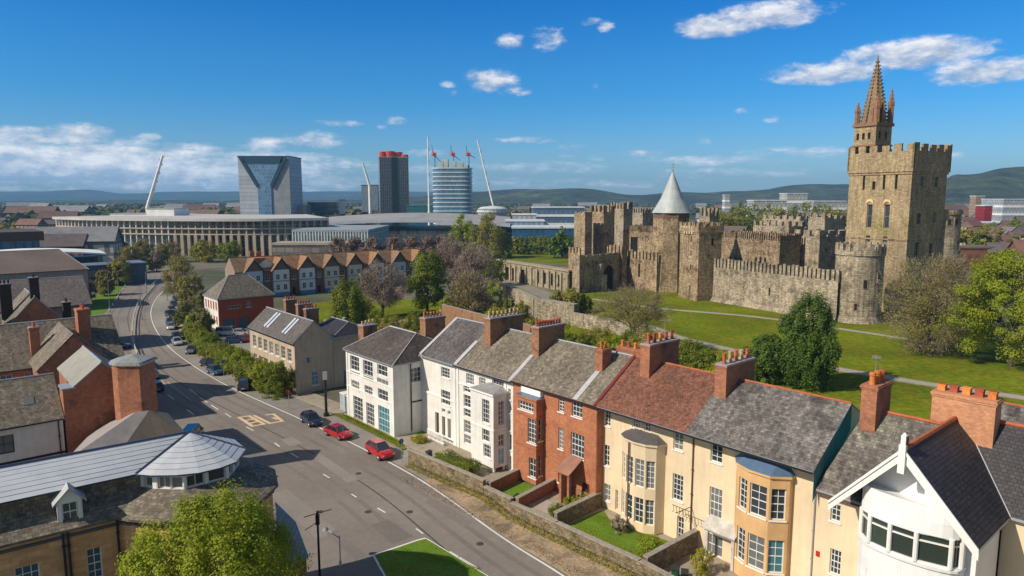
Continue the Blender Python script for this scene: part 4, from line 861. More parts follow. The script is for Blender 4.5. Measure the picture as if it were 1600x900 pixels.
b = MB(); wall(b, h, (arc[2][0], arc[2][1] - .02), (arc[4][0], arc[4][1] - .02), 3.2, 5.9, [(.7, 3.6, .7, 1.6, 1, 2, {})]); b.build('lower_panel', panel_m, h)
th_ = .18; T_ = lambda p: (p[0], p[1], p[2] + th_); b = MB(); rx = W + 14
b.slab([T_(p) for p in [(fL, yo, fz - .2), (uc, yo, gr), (uc, rb, gr), (fL, 3.0, fz - .2)]], th_, 0, 1) if False else None
for ps in ([(fL, yo, fz - .2), (uc, yo, gr), (uc, rb, gr)], [(fL, yo, fz - .2), (uc, rb, gr), (fL, 3.4, fz - .2)]): b.slab([T_(p) for p in ps], th_, 0, 1)
b.slab([T_(p) for p in [(uc, yo, gr), (fR, yo, fz - .2), (fR, vb, fz - .2), (uc, rb, gr)]], th_, 0, 1)
b.slab([T_(p) for p in [(fR, vb, fz - .2), (rx, vb, fz - .2), (rx, rb, gr), (uc, rb, gr)]], th_, 0, 1)
b.slab([T_(p) for p in [(uc, rb, gr), (rx, rb, gr), (rx, rb + 4.5, fz), (uc - 2, rb + 4.5, fz)]], th_, 0, 1)
rf = b.build('roof', [slate_dark, lead], t)
b = MB(); b.tube((uc, yo + .15, gr + th_ + .03), (uc, rb, gr + th_ + .03), .17, n=6); b.tube((uc, rb, gr + th_ + .03), (rx, rb, gr + th_ + .03), .16, n=6); b.build('ridge', ridge_red, rf)
b = MB(); b.tube((fR, vb, fz - .2 + th_), (uc, rb, gr + th_), .05, n=5); b.build('valley_lead', lead_light, rf)
for sx, fx, hh in ((-1, fL, .62), (1, fR, .62)):
    b = MB(); A_ = Vector((fx - .05 * -sx, 0, fz - .12)); B_ = Vector((uc, 0, gr + .14))
    for (y0, y1, dz, h0_) in ((yo - .1, yo + .0, .1, .58), (yo - .19, yo - .1, .2, .2)):
        pa = [Vector((A_.x, y0, A_.z + dz)), Vector((B_.x, y0, B_.z + dz)), Vector((B_.x, y0, B_.z + dz - h0_ * 1.25)), Vector((A_.x, y0, A_.z + dz - h0_ * 1.1))]; pb = [p + Vector((0, y1 - y0, 0)) for p in pa]
        if sx > 0: pa, pb = pa[::-1], pb[::-1]
        b.face(pa[::-1]); b.face(pb)
        for i in range(4): b.face([pa[i], pa[(i + 1) % 4], pb[(i + 1) % 4], pb[i]])
    b.build('bargeboard', white_paint, t)
b = MB(); b.prism([(uc - .2, yo - .3), (uc + .2, yo - .3), (uc + .2, yo), (uc - .2, yo)], gr - 1.3, gr + .5); b.prism([(uc - .14, yo - .2), (uc + .14, yo - .2), (uc + .14, yo + .25), (uc - .14, yo + .25)], gr + .45, gr + 1.1, 0); b.drum((uc, yo), .14, gr + 1.1, gr + 1.25, 8, r1=.05)
fn = b.build('finial', white_paint, t); b = MB(); b.prism([(uc + .14, yo - .18), (uc + .17, yo - .18), (uc + .17, yo + .24), (uc + .14, yo + .24)], gr + .3, gr + 1.0); b.build('finial_panel', dark_brick, fn)
b = MB(); wall(b, t, (W, vb + .5), (rx, vb + .5), 0, fz - .1, [(2.2, 6.4, 1.1, 1.6, 2, 3, {}), (6.4, 6.4, 1.1, 1.6, 2, 3, {})]); b.build('side_wall', cream_render, t)
# --- wide chimney and roof behind the gabled house
t = thing('rear_house', 'brick house with a wide pale brick chimney stack of square pots behind the white gable', 'house', TF.w(40.0, 12.6), TF.r)
b = MB(); wall(b, t, (0, 0), (12, 0), 0, 11.5); wall(b, t, (12, 0), (12, 7), 0, 11.5); wall(b, t, (12, 7), (0, 7), 0, 11.5, [(2, 7.5, 1.1, 1.8, 2, 3, {})]); wall(b, t, (0, 7), (0, 0), 0, 11.5, [(2.6, 7.5, 1.1, 1.8, 2, 3, {})]); b.build('wall', dark_brick, t)
gable_roof(t, 12, 7, 11.5, 13.8, slate_grey, ridge=ridge_red)
chimney(t, -1.9, -6.0, 3.9, 1.4, 11.5, 16.3, 5, mat('pale_brick', (.50, .24, .13), .9, .2, 2.2, .35, pat=(.75, 1.2), mortar=1.25, bump=.2), [pot_orange, pot_red], 2, along='u', cap=mat('pale_brick2', (.5, .24, .13)), scale=1.2)
# ================================================================ LEFT FOREGROUND
LF = Frame((-48.2, 71.3), 40.9)
S_ = {}
# --- sandstone hall with the metal roof and rounded end
Aw = P(296, 677, 14.3); SF = Frame((Aw.x, Aw.y), 37.1)
t = thing('sandstone_hall', 'sandstone hall with pale blue metal roof, curved clerestory end and slate skirt roof', 'building', SF.w(0, 0), SF.r)
sk = [(-26, -3.0), (-4.9, -3.0), (-4.4, -3.7), (-2.7, -5.3), (0, -6.3), (2.6, -6.0), (4.5, -4.0), (5.2, -1.2), (4.4, 2.2), (2, 4.6), (-3, 5), (-26, 5)]
cl = [(-26, -1.5), (-3.3, -1.4), (-2.6, -2.4), (-1.2, -3.55), (1.5, -3.4), (2.7, -1.5), (2.7, .6), (1.2, 2.6), (-3, 3), (-26, 3)]
me_ = [(-26, -2.0), (-3.6, -1.9), (-2.9, -2.7), (-1.6, -3.6), (-.4, -4.05), (.9, -4.0), (2.0, -3.55), (3.2, -1.5), (3.1, .9), (1.5, 3.1), (-3, 3.4), (-26, 3.4)]
wall_top = 10.75; b = MB(); wp = [(p[0] + (.3 if p[0] < 0 else -.3) * (0 if p[0] < -20 else 1), p[1] + (.35 if p[1] < 0 else -.3)) for p in sk]
win_ = lambda s, z, w_=1.25, h_=2.3, nx=3, nz=4: (s, z, w_, h_, nx, nz, dict(pm=pane_blue))
fl = lambda px, py: (hit(px, py, SF.w(0, -2.65), SF.V) - SF.w(-25.7, -2.65)).dot(SF.U)
ops = [(fl(52, 872), 7.1, 1.2, 2.1, 3, 4, dict(pm=pane_blue)), (fl(155, 846), 7.2, .8, 2.0, 2, 4, dict(pm=pane_blue)), (fl(52, 872) - 4.2, 7.1, 1.2, 2.1, 3, 4, dict(pm=pane_blue)), (fl(52, 872) - 8, 7.1, 1.2, 2.1, 3, 4, {}), (fl(160, 890), 2.9, 1.2, 2.4, 3, 4, dict(pm=pane_blue)), (fl(52, 900), 2.9, 1.2, 2.4, 3, 4, dict(pm=pane_blue))]
for i in range(len(wp)):
    a_, c_ = wp[i], wp[(i + 1) % len(wp)]; L_ = math.dist(a_, c_)
    o_ = ops if i == 0 else ([(L_ / 2, 7.0, .9, 2.2, 2, 4, {}), (L_ / 2, 2.6, .9, 2.4, 2, 4, {})] if i in (2, 3, 4, 5, 6) and L_ > 1.6 else [])
    wall(b, t, a_, c_, 0, wall_top, o_)
b.build('wall', sandstone, t)
b = MB()
for z in (6.35, 10.3):
    for i in range(0, 8):
        a_, c_ = wp[i], wp[i + 1]; b.obox(a_, c_, .12, z, z + .16, 0, .06)
b.build('string_course', mat('dark_band', (.10, .10, .11), .7), t)
def skirt(b, lo, up_, zl, zu, mi=0, th=.14):
    n_ = len(lo)
    for i in range(n_):
        j = (i + 1) % n_; b.slab([(*lo[i], zl + th), (*lo[j], zl + th), (*up_[j], zu + th), (*up_[i], zu + th)], th, mi)
b = MB(); skirt(b, [sk[i] for i in (0, 1, 2, 3, 4, 5, 6, 7, 8, 9, 10, 11)], [cl[i] for i in (0, 1, 2, 2, 3, 4, 4, 5, 6, 7, 8, 9)], 10.75, 11.75); b.build('skirt_roof', slate_brown, t)
b = MB(); nn_ = len(cl)
for i in range(nn_):
    a_, c_ = cl[i], cl[(i + 1) % nn_]; L_ = math.dist(a_, c_)
    wall(b, t, a_, c_, 11.6, 12.85, [(L_ * .26, 11.95, L_ * .42, .75, 2, 1, dict(sill=False)), (L_ * .74, 11.95, L_ * .42, .75, 1, 1, dict(sill=False))] if i in (2, 3, 4) else ([(L_ / 2, 11.95, .7, .7, 1, 1, dict(sill=False))] if i == 1 else []), rec=.12, mi=1 if i in (0, 8, 9) else 0)
b.build('clerestory', [white_paint, slate_brown], t)
b = MB(); rl = (-26, 0, 14.3); ap = (0, 0, 14.3)
seam = []
def mslab(ps): b.slab([(p[0], p[1], p[2] + .1) for p in ps], .1, 0, 1)
n_ = len(me_); E_ = lambda i: (*me_[i], 12.85)
mslab([E_(0), E_(1), ap, rl])
for i in range(1, 10): mslab([E_(i), E_(i + 1), ap])
mslab([E_(10), E_(11), rl, ap]); r_ = b.build('metal_roof', [metal_roof, mat('navy_fascia', (.03, .05, .10), .5)], t)
b = MB()                                              # standing seams
def seamline(p, q_, w_=.014): b.tube((p[0], p[1], p[2] + .106), (q_[0], q_[1], q_[2] + .106), w_, n=4, caps=False)
lp = lambda p, q_, f: tuple(p[i] + (q_[i] - p[i]) * f for i in range(3))
for k_ in range(1, 7): f = k_ / 7; seamline(lp(rl, E_(0), f), lp(ap, E_(1), f))
for k_ in range(2, 8):
    f = k_ / 8
    for i in range(1, 8): seamline(lp(ap, E_(i), f), lp(ap, E_(i + 1), f), .014)
b.build('seam', mat('seam_pale', (.10, .13, .2), .5), r_)
b = MB(); seamline(ap, E_(1), .1); seamline(ap, E_(7), .08); b.tube((-26, 0, 14.42), (0, 0, 14.42), .08, n=6); b.build('hip_cap', mat('seam_navy', (.05, .07, .12), .5), r_)
b = MB()                                              # small gabled dormer
du = fl(110, 800) - 25.7; dz = 10.9
wall(b, t, (du - .6, -2.5), (du + .6, -2.5), dz, dz + 1.55, [(.6, dz + .15, .8, 1.2, 2, 2, dict(sill=False))], rec=.1); b.face([(du - .6, -2.5, dz + 1.55), (du + .6, -2.5, dz + 1.55), (du, -2.5, dz + 2.2)])
for s_ in (-1, 1): b.box(du + s_ * .6 - .03, du + s_ * .6 + .03, -2.5, -1.2, dz, dz + 1.55)
dm = b.build('dormer', white_paint, t); b = MB()
for s_ in (-1, 1):
    ps = [(du, -2.75, dz + 2.35), (du + s_ * .85, -2.75, dz + 1.45), (du + s_ * .85, -.9, dz + 1.45), (du, -.9, dz + 2.35)]; b.slab(ps if s_ < 0 else ps[::-1], .1)
b.build('dormer_roof', lead_light, dm)
for px_ in (100, 108, 186): pipe(t, (fl(px_, 860) - 25.7), -2.66, 0, 10.6, mat('navy_pipe', (.02, .025, .05), .5), .07)
# --- low annex with blue roof at its road end
t = thing('annex', 'low annex with blue grey sheet roof between the big green tree and the road', 'building', (0, 0, 0)); zs_ = 6.0
q = [P(430, 784, 7.2), P(462, 815, 6.0), P(482, 868, 5.2), P(452, 884, 5.4), P(434, 850, 6.4)]
b = MB(); b.slab(q[::-1] if False else [q[0], q[4], q[3], q[2], q[1]], .16); b.build('roof', mat('sheet_blue', (.17, .23, .30), .5, .12, 1.5, pat=(.85, 1.1), pd=(8, .3, .03), mortar=.5), t)
b = MB(); c_ = sum(q, Vector()) / 5; pl_ = [p + (c_ - p).normalized() * .25 for p in q]; b.prism(pl_, 0, 5.0); b.build('wall', brown_brick, t)
# --- white rendered house at the left edge
t = house('white rendered house with long slate roof and a roof light at the left edge', 'rendered_house', LF, -14, -1.9, 14.0, 9.8, 7.4, 10.9, white_render, slate_brown, front=[(8.9, 4.6, 1.7, 1.9, 2, 2, dict(sill=False, fm=mat('frame_dark', (.05, .06, .06), .5))), (7.9, 1.0, 1.1, 1.9, 2, 2, {}), (10.4, 1.2, 1.9, 1.6, 2, 1, {}), (3, 4.6, 1.6, 1.9, 2, 2, {})], hip=(0, 0))
b = MB(); b.box(0, 14, -.06, 0, 3.5, 3.75); b.build('string_course', black_paint, t); b = MB(); b.slab([(11, 1.7, 8.85), (11.9, 1.7, 8.85), (11.9, 2.5, 9.42), (11, 2.5, 9.42)], .12); b.build('roof_light', pane_m, t)
pipe(t, 13.6, 0, 0, 7, black_paint)
# --- tall brick gable house
t = house('tall dark brick house with pale lead slope and blank gable facing the road', 'brick_house', LF, 1.3, -2.0, 5.2, 10.5, 10.4, 12.5, dark_brick, mat('felt_pale', (.30, .29, .25), .8, .1, 1), along='v', os=.05, ov=.15, right=[(4.2, 6.2, 1.2, 1.8, 2, 3, {})])
b = MB(); b.box(-1.1, 0, 0, 2.2, 0, 10.2); b.build('pier', dark_brick, t); b = MB(); b.box(-1.2, .1, -.1, 2.3, 10.2, 10.35); b.build('coping', lead, t)
# --- octagonal brick stair tower
cc_ = P(204, 562, 13.2); t = thing('stair_tower', 'tall brick tower block with a pale lead cap beside the avenue', 'tower', (cc_.x, cc_.y, 0))
rr_ = 2.0; oc = [(-.6, -1.5), (1.65, -1.5), (1.8, -1.3), (1.8, 1.4), (-.8, 1.4), (-1.75, .8), (-1.75, -.5), (-1.5, -.85)]
b = MB()
for i in range(8): wall(b, t, oc[i], oc[(i + 1) % 8], 0, 12.9, [(.75, 8.5, .45, 1.4, 1, 2, {})] if i in (4,) else [])
b.build('wall', dark_brick, t); b = MB(); b.prism([(p[0] * 1.14, p[1] * 1.14) for p in oc], 12.9, 13.1); b.prism([(p[0] * 1.05, p[1] * 1.05) for p in oc], 13.1, 13.25)
for i in range(8): b.face([(oc[i][0] * 1.05, oc[i][1] * 1.05, 13.25), (oc[(i + 1) % 8][0] * 1.05, oc[(i + 1) % 8][1] * 1.05, 13.25), (0, .3, 13.75)])
None; b.build('cap', mat('cap_lead', (.30, .31, .30), .55, .2, 1, pat=(.9, 1.1), pd=(.6, 5, .03), mortar=.6), t)
# --- low tan hipped building
t = thing('low_hall', 'low hall with tan and grey hipped roof between brick wall and metal roof', 'building', (0, 0, 0))
ap1, ap2 = P(212, 644, 8.2), P(233, 641, 8.2); e1, e2, e3, e4 = P(296, 683, 4.6), P(188, 706, 5.2), P(100, 722, 5.2), P(150, 668, 5.0); e5 = P(262, 645, 4.6)
b = MB()
for ps, mi in (([ap2, e2, e1], 0), ([ap1, e3, e2, ap2], 1), ([ap1, e4, e3], 1), ([ap2, e1, e5], 0), ([ap1, ap2, e5, e4], 1)): b.slab(ps, .14, mi)
b.build('roof', [mat('tan_felt', (.52, .38, .23), .9, .12, 1, pat=(.9, 1.08), pd=(1.1, 9, .02), mortar=.7), mat('grey_felt', (.30, .27, .26), .85, .15, 1)], t)
b = MB(); ct = (e1 + e2 + e3 + e4) / 4; b.prism([p + (ct - p).normalized() * .4 for p in (e1, e2, e3, e4, e5)], 0, 4.4); b.build('wall', brown_brick, t)
# --- houses further up on the left
t = house('long brick house with slate roof and cross gable behind the stair tower', 'brick_house', LF, -12, 23.4, 23, 13, 8.0, 12.8, red_brick, slate_brown, front=[(u_, z_, 1.3, 1.7, 2, 2, dict(pm=pane_blue)) for u_ in (6.3, 9.4, 12) for z_ in (5.6, 2.2)], right=[(4, 5, 1.2, 1.8, 2, 3, {}), (9, 5, 1.2, 1.8, 2, 3, {})],
          chims=[(12.4, 1.2, 1.1, 1.1, 6, 13.0, dict(pots=2, brick=dark_brick, potm=pot_red, kind=0)), (18.2, 2.6, 1.5, 2.2, 9, 14.6, dict(pots=3, brick=red_brick, potm=pot_red, kind=0, cap=red_brick))], ridge=lead_light)
b = MB(); wall(b, t, (12.2, -6.2), (20.3, -6.2), 0, 8.6, [(1.6, 5, 1.1, 1.6, 2, 3, {})]); wall(b, t, (20.3, -6.2), (20.3, 0), 0, 8.6); wall(b, t, (12.2, 0), (12.2, -6.2), 0, 8.6); b.face([(12.2, -6.2, 8.6), (20.3, -6.2, 8.6), (16.25, -6.2, 12.7)]); b.build('wing_wall', dark_brick, t)
b = MB()
for s_ in (-1, 1):
    ps = [(16.25, -6.35, 12.86), (16.25 + s_ * 4.3, -6.35, 8.55), (16.25 + s_ * 4.3, 3, 8.55), (16.25, 5, 12.86)]; b.slab(ps if s_ < 0 else ps[::-1], .16)
b.build('wing_roof', slate_brown, t)
t = house('dark brick gabled house with sooty chimney stacks', 'brick_house', LF, -.4, 50, 8.8, 13, 9, 14, dark_brick, slate_brown, along='v', os=.1, right=[(3, 5, 1.1, 1.6, 2, 3, {}), (8, 5, 1.1, 1.6, 2, 3, {})],
          chims=[(3.9, .6, 1.3, 1.3, 12, 17.2, dict(pots=2, brick=mat('soot_brick', (.05, .035, .03), .9, .2), potm=mat('soot_pot', (.04, .035, .03)))), (.2, 5, 1.6, 1.3, 10, 16.0, dict(pots=3, along='u', brick=mat('soot_brick', (.05, .035, .03)), potm=mat('soot_pot', (.04, .035, .03)))), (8.4, 1.5, 1.1, 1.3, 8, 12.6, dict(pots=2, brick=mat('soot_brick', (.05, .035, .03)), potm=mat('soot_pot', (.04, .035, .03))))])
house('slate roofed house with rows of small attic dormers left of the brick gable', 'slate_house', LF, -22, 44, 21, 12, 9, 13, brown_brick, slate_brown, front=[(u_, 5.5, 1.2, 1.7, 2, 3, {}) for u_ in (12, 15, 18)])
house('grey rendered house with white gable coping facing the avenue', 'rendered_house', LF, -14, 70, 29, 15, 9.6, 14.2, mat('grey_render', (.26, .22, .20), .9, .12, 1, streak=.2), mat('slate_taupe', (.15, .125, .115), .8, .25, 3, pat=(.75, 1.3), pd=(.32, .24, .015), mortar=.5), ridge=lead_light, right=[(4, 5, 1.1, 1.8, 2, 3, {}), (10.5, 5, 1.1, 1.8, 2, 3, {})], os=.3)
b = None
house('long pale stone building with arched windows and a brown mansard roof', 'stone_building', LF, -20, 132, 45, 16, 11, 16, mat('pale_stone', (.30, .26, .25), .9, .15, 1, streak=.2), mat('brown_slate', (.19, .145, .125), .8, .2, 2), front=[(u_, 5.6, 1.6, 3.0, 2, 3, {}) for u_ in range(4, 44, 4)] + [(u_, 1, 1.6, 3.0, 2, 3, {}) for u_ in range(4, 44, 4)], right=[(4, 6, 1.3, 2.4, 2, 3, {}), (9, 6, 1.3, 2.4, 2, 3, {}), (13, 6, 1.3, 2.4, 2, 3, {})], hip=(5, 5))
# --- modern building with blue glass, white canopy building, at the far left
t = thing('modern_block', 'long modern block with brown roof band and blue glass strip, far left', 'building', LF.w(-40, 235), LF.r)
b = MB(); b.box(0, 66, 0, 30, 0, 9.5); b.build('wall', mat('pale_panel', (.35, .34, .32), .7, .1, .3, pat=(.85, 1.1), pd=(3, 1, .06), mortar=.6), t)
b = MB(); b.box(-1, 66.5, -.6, 30, 9.5, 14); b.build('glass_band', mat('glass_blue_band', (.03, .13, .24), .2, .2, .5, pat=(.6, 1.4), pd=(1.4, 4.6, .1), mortar=1.9, spec=.8), t); b = MB(); b.box(-2, 68, -1.4, 31, 14, 17.5); b.build('roof_band', mat('brown_band', (.12, .075, .055), .7), t)
t = thing('canopy', 'long low white curved canopy roof on thin posts in front of the modern block', 'canopy', LF.w(-4, 205), LF.r); b = MB()
for i in range(12): a0, a1 = i / 12, (i + 1) / 12; h_ = lambda a: 10.4 + 1.6 * math.sin(a * math.pi); b.slab([(a0 * 46, -7, h_(a0)), (a1 * 46, -7, h_(a1)), (a1 * 46, 5, h_(a1) + .6), (a0 * 46, 5, h_(a0) + .6)], .5)
b.build('roof', white_paint, t)
for i in range(6):
    b = MB(); b.tube((1 + i * 8.8, -5, 0), (1 + i * 8.8, -5, 10.3), .22, n=6); b.build('post', grey_metal, t)
b = MB(); b.box(3, 44, -2, 4, 0, 9.2); b.build('wall', mat('dark_glass_wall', (.06, .07, .08), .3, .2, .6, pat=(.6, 1.3), pd=(2, 3, .12), mortar=2.2), t)
for i, (u_, v_, w_, d_, h_, c_) in enumerate([(30, 186, 22, 12, 7, (.10, .13, .17)), (2, 176, 26, 12, 8.5, (.16, .18, .22)), (-30, 170, 28, 14, 9, (.14, .13, .13))]):
    t = thing('flat_roofed_building', ['low dark blue flat roofed building beside the avenue trees', 'grey blue flat roofed building behind the pale stone building', 'low grey flat roofed building at the left edge'][i], 'building', LF.w(u_, v_), LF.r)
    b = MB(); wall(b, t, (0, 0), (w_, 0), 0, h_, [(k * 3 + 2, 3.5, 2.2, 1.8, 3, 1, dict(sill=False)) for k in range(int(w_ / 3) - 1)]); wall(b, t, (w_, 0), (w_, d_), 0, h_); wall(b, t, (w_, d_), (0, d_), 0, h_); wall(b, t, (0, d_), (0, 0), 0, h_); b.build('wall', mat('flat_wall%d' % i, c_, .7), t)
    b = MB(); b.box(-.4, w_ + .4, -.4, d_ + .4, h_, h_ + .4); b.build('roof', mat('flat_roof%d' % i, tuple(min(1, q * 1.5) for q in c_), .7), t)
# ================================================================ MIDDLE DISTANCE
c_ = P(463, 617); MF = Frame((c_.x, c_.y), -49.1)
bw = [(2.2 + i * 2.4, 4.9, 1.5, 2.0, 3, 3, {}) for i in range(7)] + [(2.2 + i * 2.4, 1.5, 1.5, 2.2, 3, 3, {}) for i in range(7)]
t = house('beige rendered house with white windows to the avenue and long roof lights', 'rendered_house', MF, -18.5, 0, 18.5, 6.4, 8.2, 11.0, beige_render, mat('slate_mid', (.14, .122, .108), .8, .25, 3, pat=(.7, 1.3), pd=(.32, .24, .015), mortar=.5, streak=.2), front=bw, right=[(2.2, 4.6, .7, 1.0, 1, 1, dict(pm=pane_blue, sill=False)), (3.2, 1.0, 1.1, 2.2, 2, 3, dict(pm=pane_blue))],
          chims=[(2.5, 5.2, 1.0, 2.0, 9, 12.6, dict(pots=4, brick=brown_brick, potm=pot_red)), (7.5, 5.2, 1.0, 2.4, 9, 12.4, dict(pots=5, brick=brown_brick, potm=pot_red)), (10.6, 5.2, 1.0, 2.2, 9, 12.0, dict(pots=4, brick=brown_brick, potm=pot_red))], ridge=lead)
for u_, w_ in ((5.2, .7), (6.4, .7), (12.6, .6), (13.7, .6)):
    b = MB(); f = lambda v_: 8.2 + 2.8 * v_ / 3.2 + .3; b.slab([(u_, .5, f(.5)), (u_ + w_, .5, f(.5)), (u_ + w_, 2.8, f(2.8)), (u_, 2.8, f(2.8))], .12); b.build('roof_light', mat('roof_glass', (.55, .60, .66), .3, .05, spec=.6), t)
t = house('plain beige rear wing with a small blue window and lean-to slate roof', 'rendered_house', MF, -8, 6.45, 8.0, 7.5, 8.2, 9.8, beige_render, slate_dark, right=[(4.2, 4.6, 1.2, 1.8, 2, 2, dict(pm=pane_blue)), (2.2, .1, 1.2, 2.4, 1, 1, dict(kind='door', m=mat('door_grey', (.2, .22, .25))))], hip=(0, 2))
b = MB()
for i in range(4): b.drum((-.1 + i * .0, 1.0 + i * 1.7), .32, 7.8, 9.6, 8)
b.build('parapet_drum', mat('pale_parapet', (.45, .40, .34), .8), t)
M2 = Frame((-67.0, 156.0), -49.1)
t = house('red brick building with hipped slate roof and white street front', 'brick_building', M2, -9.8, 0, 9.8, 12.8, 7.3, 11.8, mat('vivid_brick', (.40, .085, .04), .9, .12, 2, pat=(.8, 1.2), mortar=1.1), slate_brown, along='v', hip=(4.2, 4.2), right=[(2.0, .1, 2.6, 2.3, 1, 1, dict(kind='dark', m=mat('garage_blue', (.10, .14, .20), .5))), (5.5, .1, 2.4, 2.3, 1, 1, dict(kind='dark', m=mat('garage_blue', (.10, .14, .20), .5))), (6.8, 4.7, 1.1, 1.4, 2, 2, {}), (3.6, 4.6, 3.0, .8, 4, 1, dict(sill=False))])
b = MB(); wall(b, t, (0, -.12), (9.7, -.12), 0, 7.2, [(1.3 + i * 1.8, z_, 1.0, 2.0, 2, 3, {}) for i in range(5) for z_ in (1, 4.4)]); b.box(-.02, 9.75, -.12, 0, 7.1, 7.2); b.build('front_wall', white_render, t)
t = house('small white house with brown roof behind the red building', 'rendered_house', Frame(P(345, 470), -49.1), -9.5, 10, 9.5, 8, 8.8, 11.6, white_render, mat('slate_mid', (.14, .122, .108)), front=[(2 + i * 2.4, z_, 1.1, 1.8, 2, 3, {}) for i in range(3) for z_ in (1, 5)], right=[(4, 5, 1.2, 1.8, 2, 3, dict(pm=pane_blue))], chims=[(4, 3, 1.0, 1.4, 10, 13.4, dict(pots=3, brick=dark_brick, potm=pot_red))])
b = MB(); b.box(6.0, 9.4, .5, 4.0, 9, 12.0); b.build('roof_room', red_brick, t)
# the row of gabled bay-fronted houses
RF = Frame((-82.5, 204.5), 39.5)
def row_house(label, bm_, wm_, rm_, one=False):
    Wd = 8.2; t = thing('gabled_terrace_house', label, 'house', RF.w(0, 0), RF.r, 'gabled terraced houses in a row')
    b = MB(); wall(b, t, (0, 0), (Wd, 0), 0, 8.3, [(1.4, 4.9, 1.5, 1.7, 2, 2, {}), (1.3, .1, 1.0, 2.2, 1, 1, dict(kind='door'))]); wall(b, t, (Wd, 0), (Wd, 9), 0, 8.3); wall(b, t, (Wd, 9), (0, 9), 0, 8.3); wall(b, t, (0, 9), (0, 0), 0, 8.3)
    b.face([(Wd, 0, 8.3), (Wd, 9, 8.3), (Wd, 4.5, 12)]); b.face([(0, 9, 8.3), (0, 0, 8.3), (0, 4.5, 12)]); b.build('wall', wm_, t)
    gable_roof(t, Wd, 9, 8.3, 12, rm_, ridge=rm_, ov=.3, os=0)
    b = MB(); x0, x1 = 3.0, 7.8; wall(b, t, (x0, -1.3), (x1, -1.3), 1.2, 8.2, [(1.2, 5.2, 1.2, 1.6, 2, 2, dict(pm=pane_blue)), (3.5, 5.2, 1.2, 1.6, 2, 2, dict(pm=pane_blue)), (1.2, 1.9, 1.2, 1.7, 2, 2, {}), (3.5, 1.9, 1.2, 1.7, 2, 2, {})]); wall(b, t, (x1, -1.3), (x1, 0), 1.2, 8.2); wall(b, t, (x0, 0), (x0, -1.3), 1.2, 8.2); b.face([(x0, 0, 1.2), (x1, 0, 1.2), (x1, -1.3, 1.2), (x0, -1.3, 1.2)]); b.build('bay', bm_, t)
    b = MB(); b.box(x0 + .05, x1 - .05, -1.25, 0, 0, 1.2); b.build('bay_base', mat('bay_blue', (.12, .22, .38), .7), t); b = MB(); b.box(x0 - .1, x1 + .1, -1.42, -1.3, 4.6, 4.8); b.build('bay_band', mat('bay_blue', (.12, .22, .38)), t)
    xm = (x0 + x1) / 2; b = MB(); b.face([(x0, -1.3, 8.2), (x1, -1.3, 8.2), (xm, -1.3, 11.4)]); b.build('gable', mat('gable_brown', (.17, .12, .10), .9), t)
    b = MB()
    for s_ in (-1, 1):
        ps = [(xm, -1.7, 11.95), (xm + s_ * 3.1, -1.7, 8.0), (xm + s_ * 3.1, .6, 8.0), (xm, 4.2, 11.95)]; b.slab(ps if s_ < 0 else ps[::-1], .2)
    b.build('gable_roof', rm_, t)
    if one: chimney(t, 6.4, 5.0, 1.4, .8, 10, 13.6, 4, along='u', brick=brown_brick, potm=pot_red)
    return t
brown_tile = mat('brown_tile', (.24, .15, .09), .85, .25, 1.5, .2, pat=(.75, 1.25), pd=(.4, .3, .02), mortar=.55, bump=.2, col2=(.13, .09, .06), c2=(.5, .75), c2s=.3)
rv = [row_house('terraced house with tan tiled gable and white bay behind the trees', mat('bay_white', (.68, .70, .72), .7, .05), mat('row_wall', (.20, .12, .085), .9, .2), orange_tile),
      row_house('terraced house with dark brown tiled gable and pale blue bay behind the trees', mat('bay_pale_blue', (.45, .53, .62), .7, .05), mat('row_wall_b', (.30, .22, .17), .9, .2), brown_tile, True),
      row_house('terraced house with brown gable and cream bay behind the trees', mat('bay_cream', (.62, .56, .46), .7, .05), mat('row_wall', (.20, .12, .085)), brown_tile)]
for k, i in enumerate((1, 0, 4)): rv[k].location = RF.w(i * 8.3, 0)
for i, k in ((2, 0), (3, 2), (5, 0), (6, 1), (7, 0)): copy_tree(rv[k], location=RF.w(i * 8.3, R.uniform(-.4, .4)))
# ================================================================ THE CASTLE
def along(C, d, px, z=0):
    lo, hi = 0.0, 120.0; s0 = None
    def f(t):
        p = C + d * t; dz = z - CH; dd = p.y * math.cos(PITCH) - dz * math.sin(PITCH); return 800 + FPX * p.x / dd - px
    s0 = f(0) > 0
    for _ in range(50):
        m_ = (lo + hi) / 2
        if (f(m_) > 0) == s0: lo = m_
        else: hi = m_
    return lo
def crenel(b, a, c, z0, z1, th=.6, mw=1.1, gap=.7, base=0.0, off=0.0, mi=0):
    """battlement: solid parapet to z0+base, then merlons"""
    a = Vector((a[0], a[1], 0)); c = Vector((c[0], c[1], 0)); d = c - a; L = d.length; d.normalize(); n = Vector((d.y, -d.x, 0)); a = a + n * off; 
    q = lambda s, t_: a + d * s - n * t_
    if base: b.prism([q(0, 0), q(L, 0), q(L, th), q(0, th)], z0, z0 + base, mi)
    k = max(1, round((L + gap) / (mw + gap))); mw2 = (L - gap * (k - 1)) / k if k > 1 else L
    for i in range(k):
        s = i * (mw2 + gap); h = z1 + (z1 - z0 - base) * R.uniform(-.16, .08); s += R.uniform(-.12, .12) * gap * (0 < i < k - 1); b.prism([q(s, 0), q(s + mw2, 0), q(s + mw2, th), q(s, th)], z0 + base, h, mi)
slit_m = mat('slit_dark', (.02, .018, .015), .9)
def slit(parent, a, d, s, z, w_, h_, arch=False, name='window', m=None, deep=.35):
    """a real recess is cut by the caller; here: dark pane set in a stone surround proud of the wall"""
    d = d.normalized(); n = Vector((d.y, -d.x, 0)); c = a + d * s
    b = MB(); o = bpy.data.objects.new(name, None)
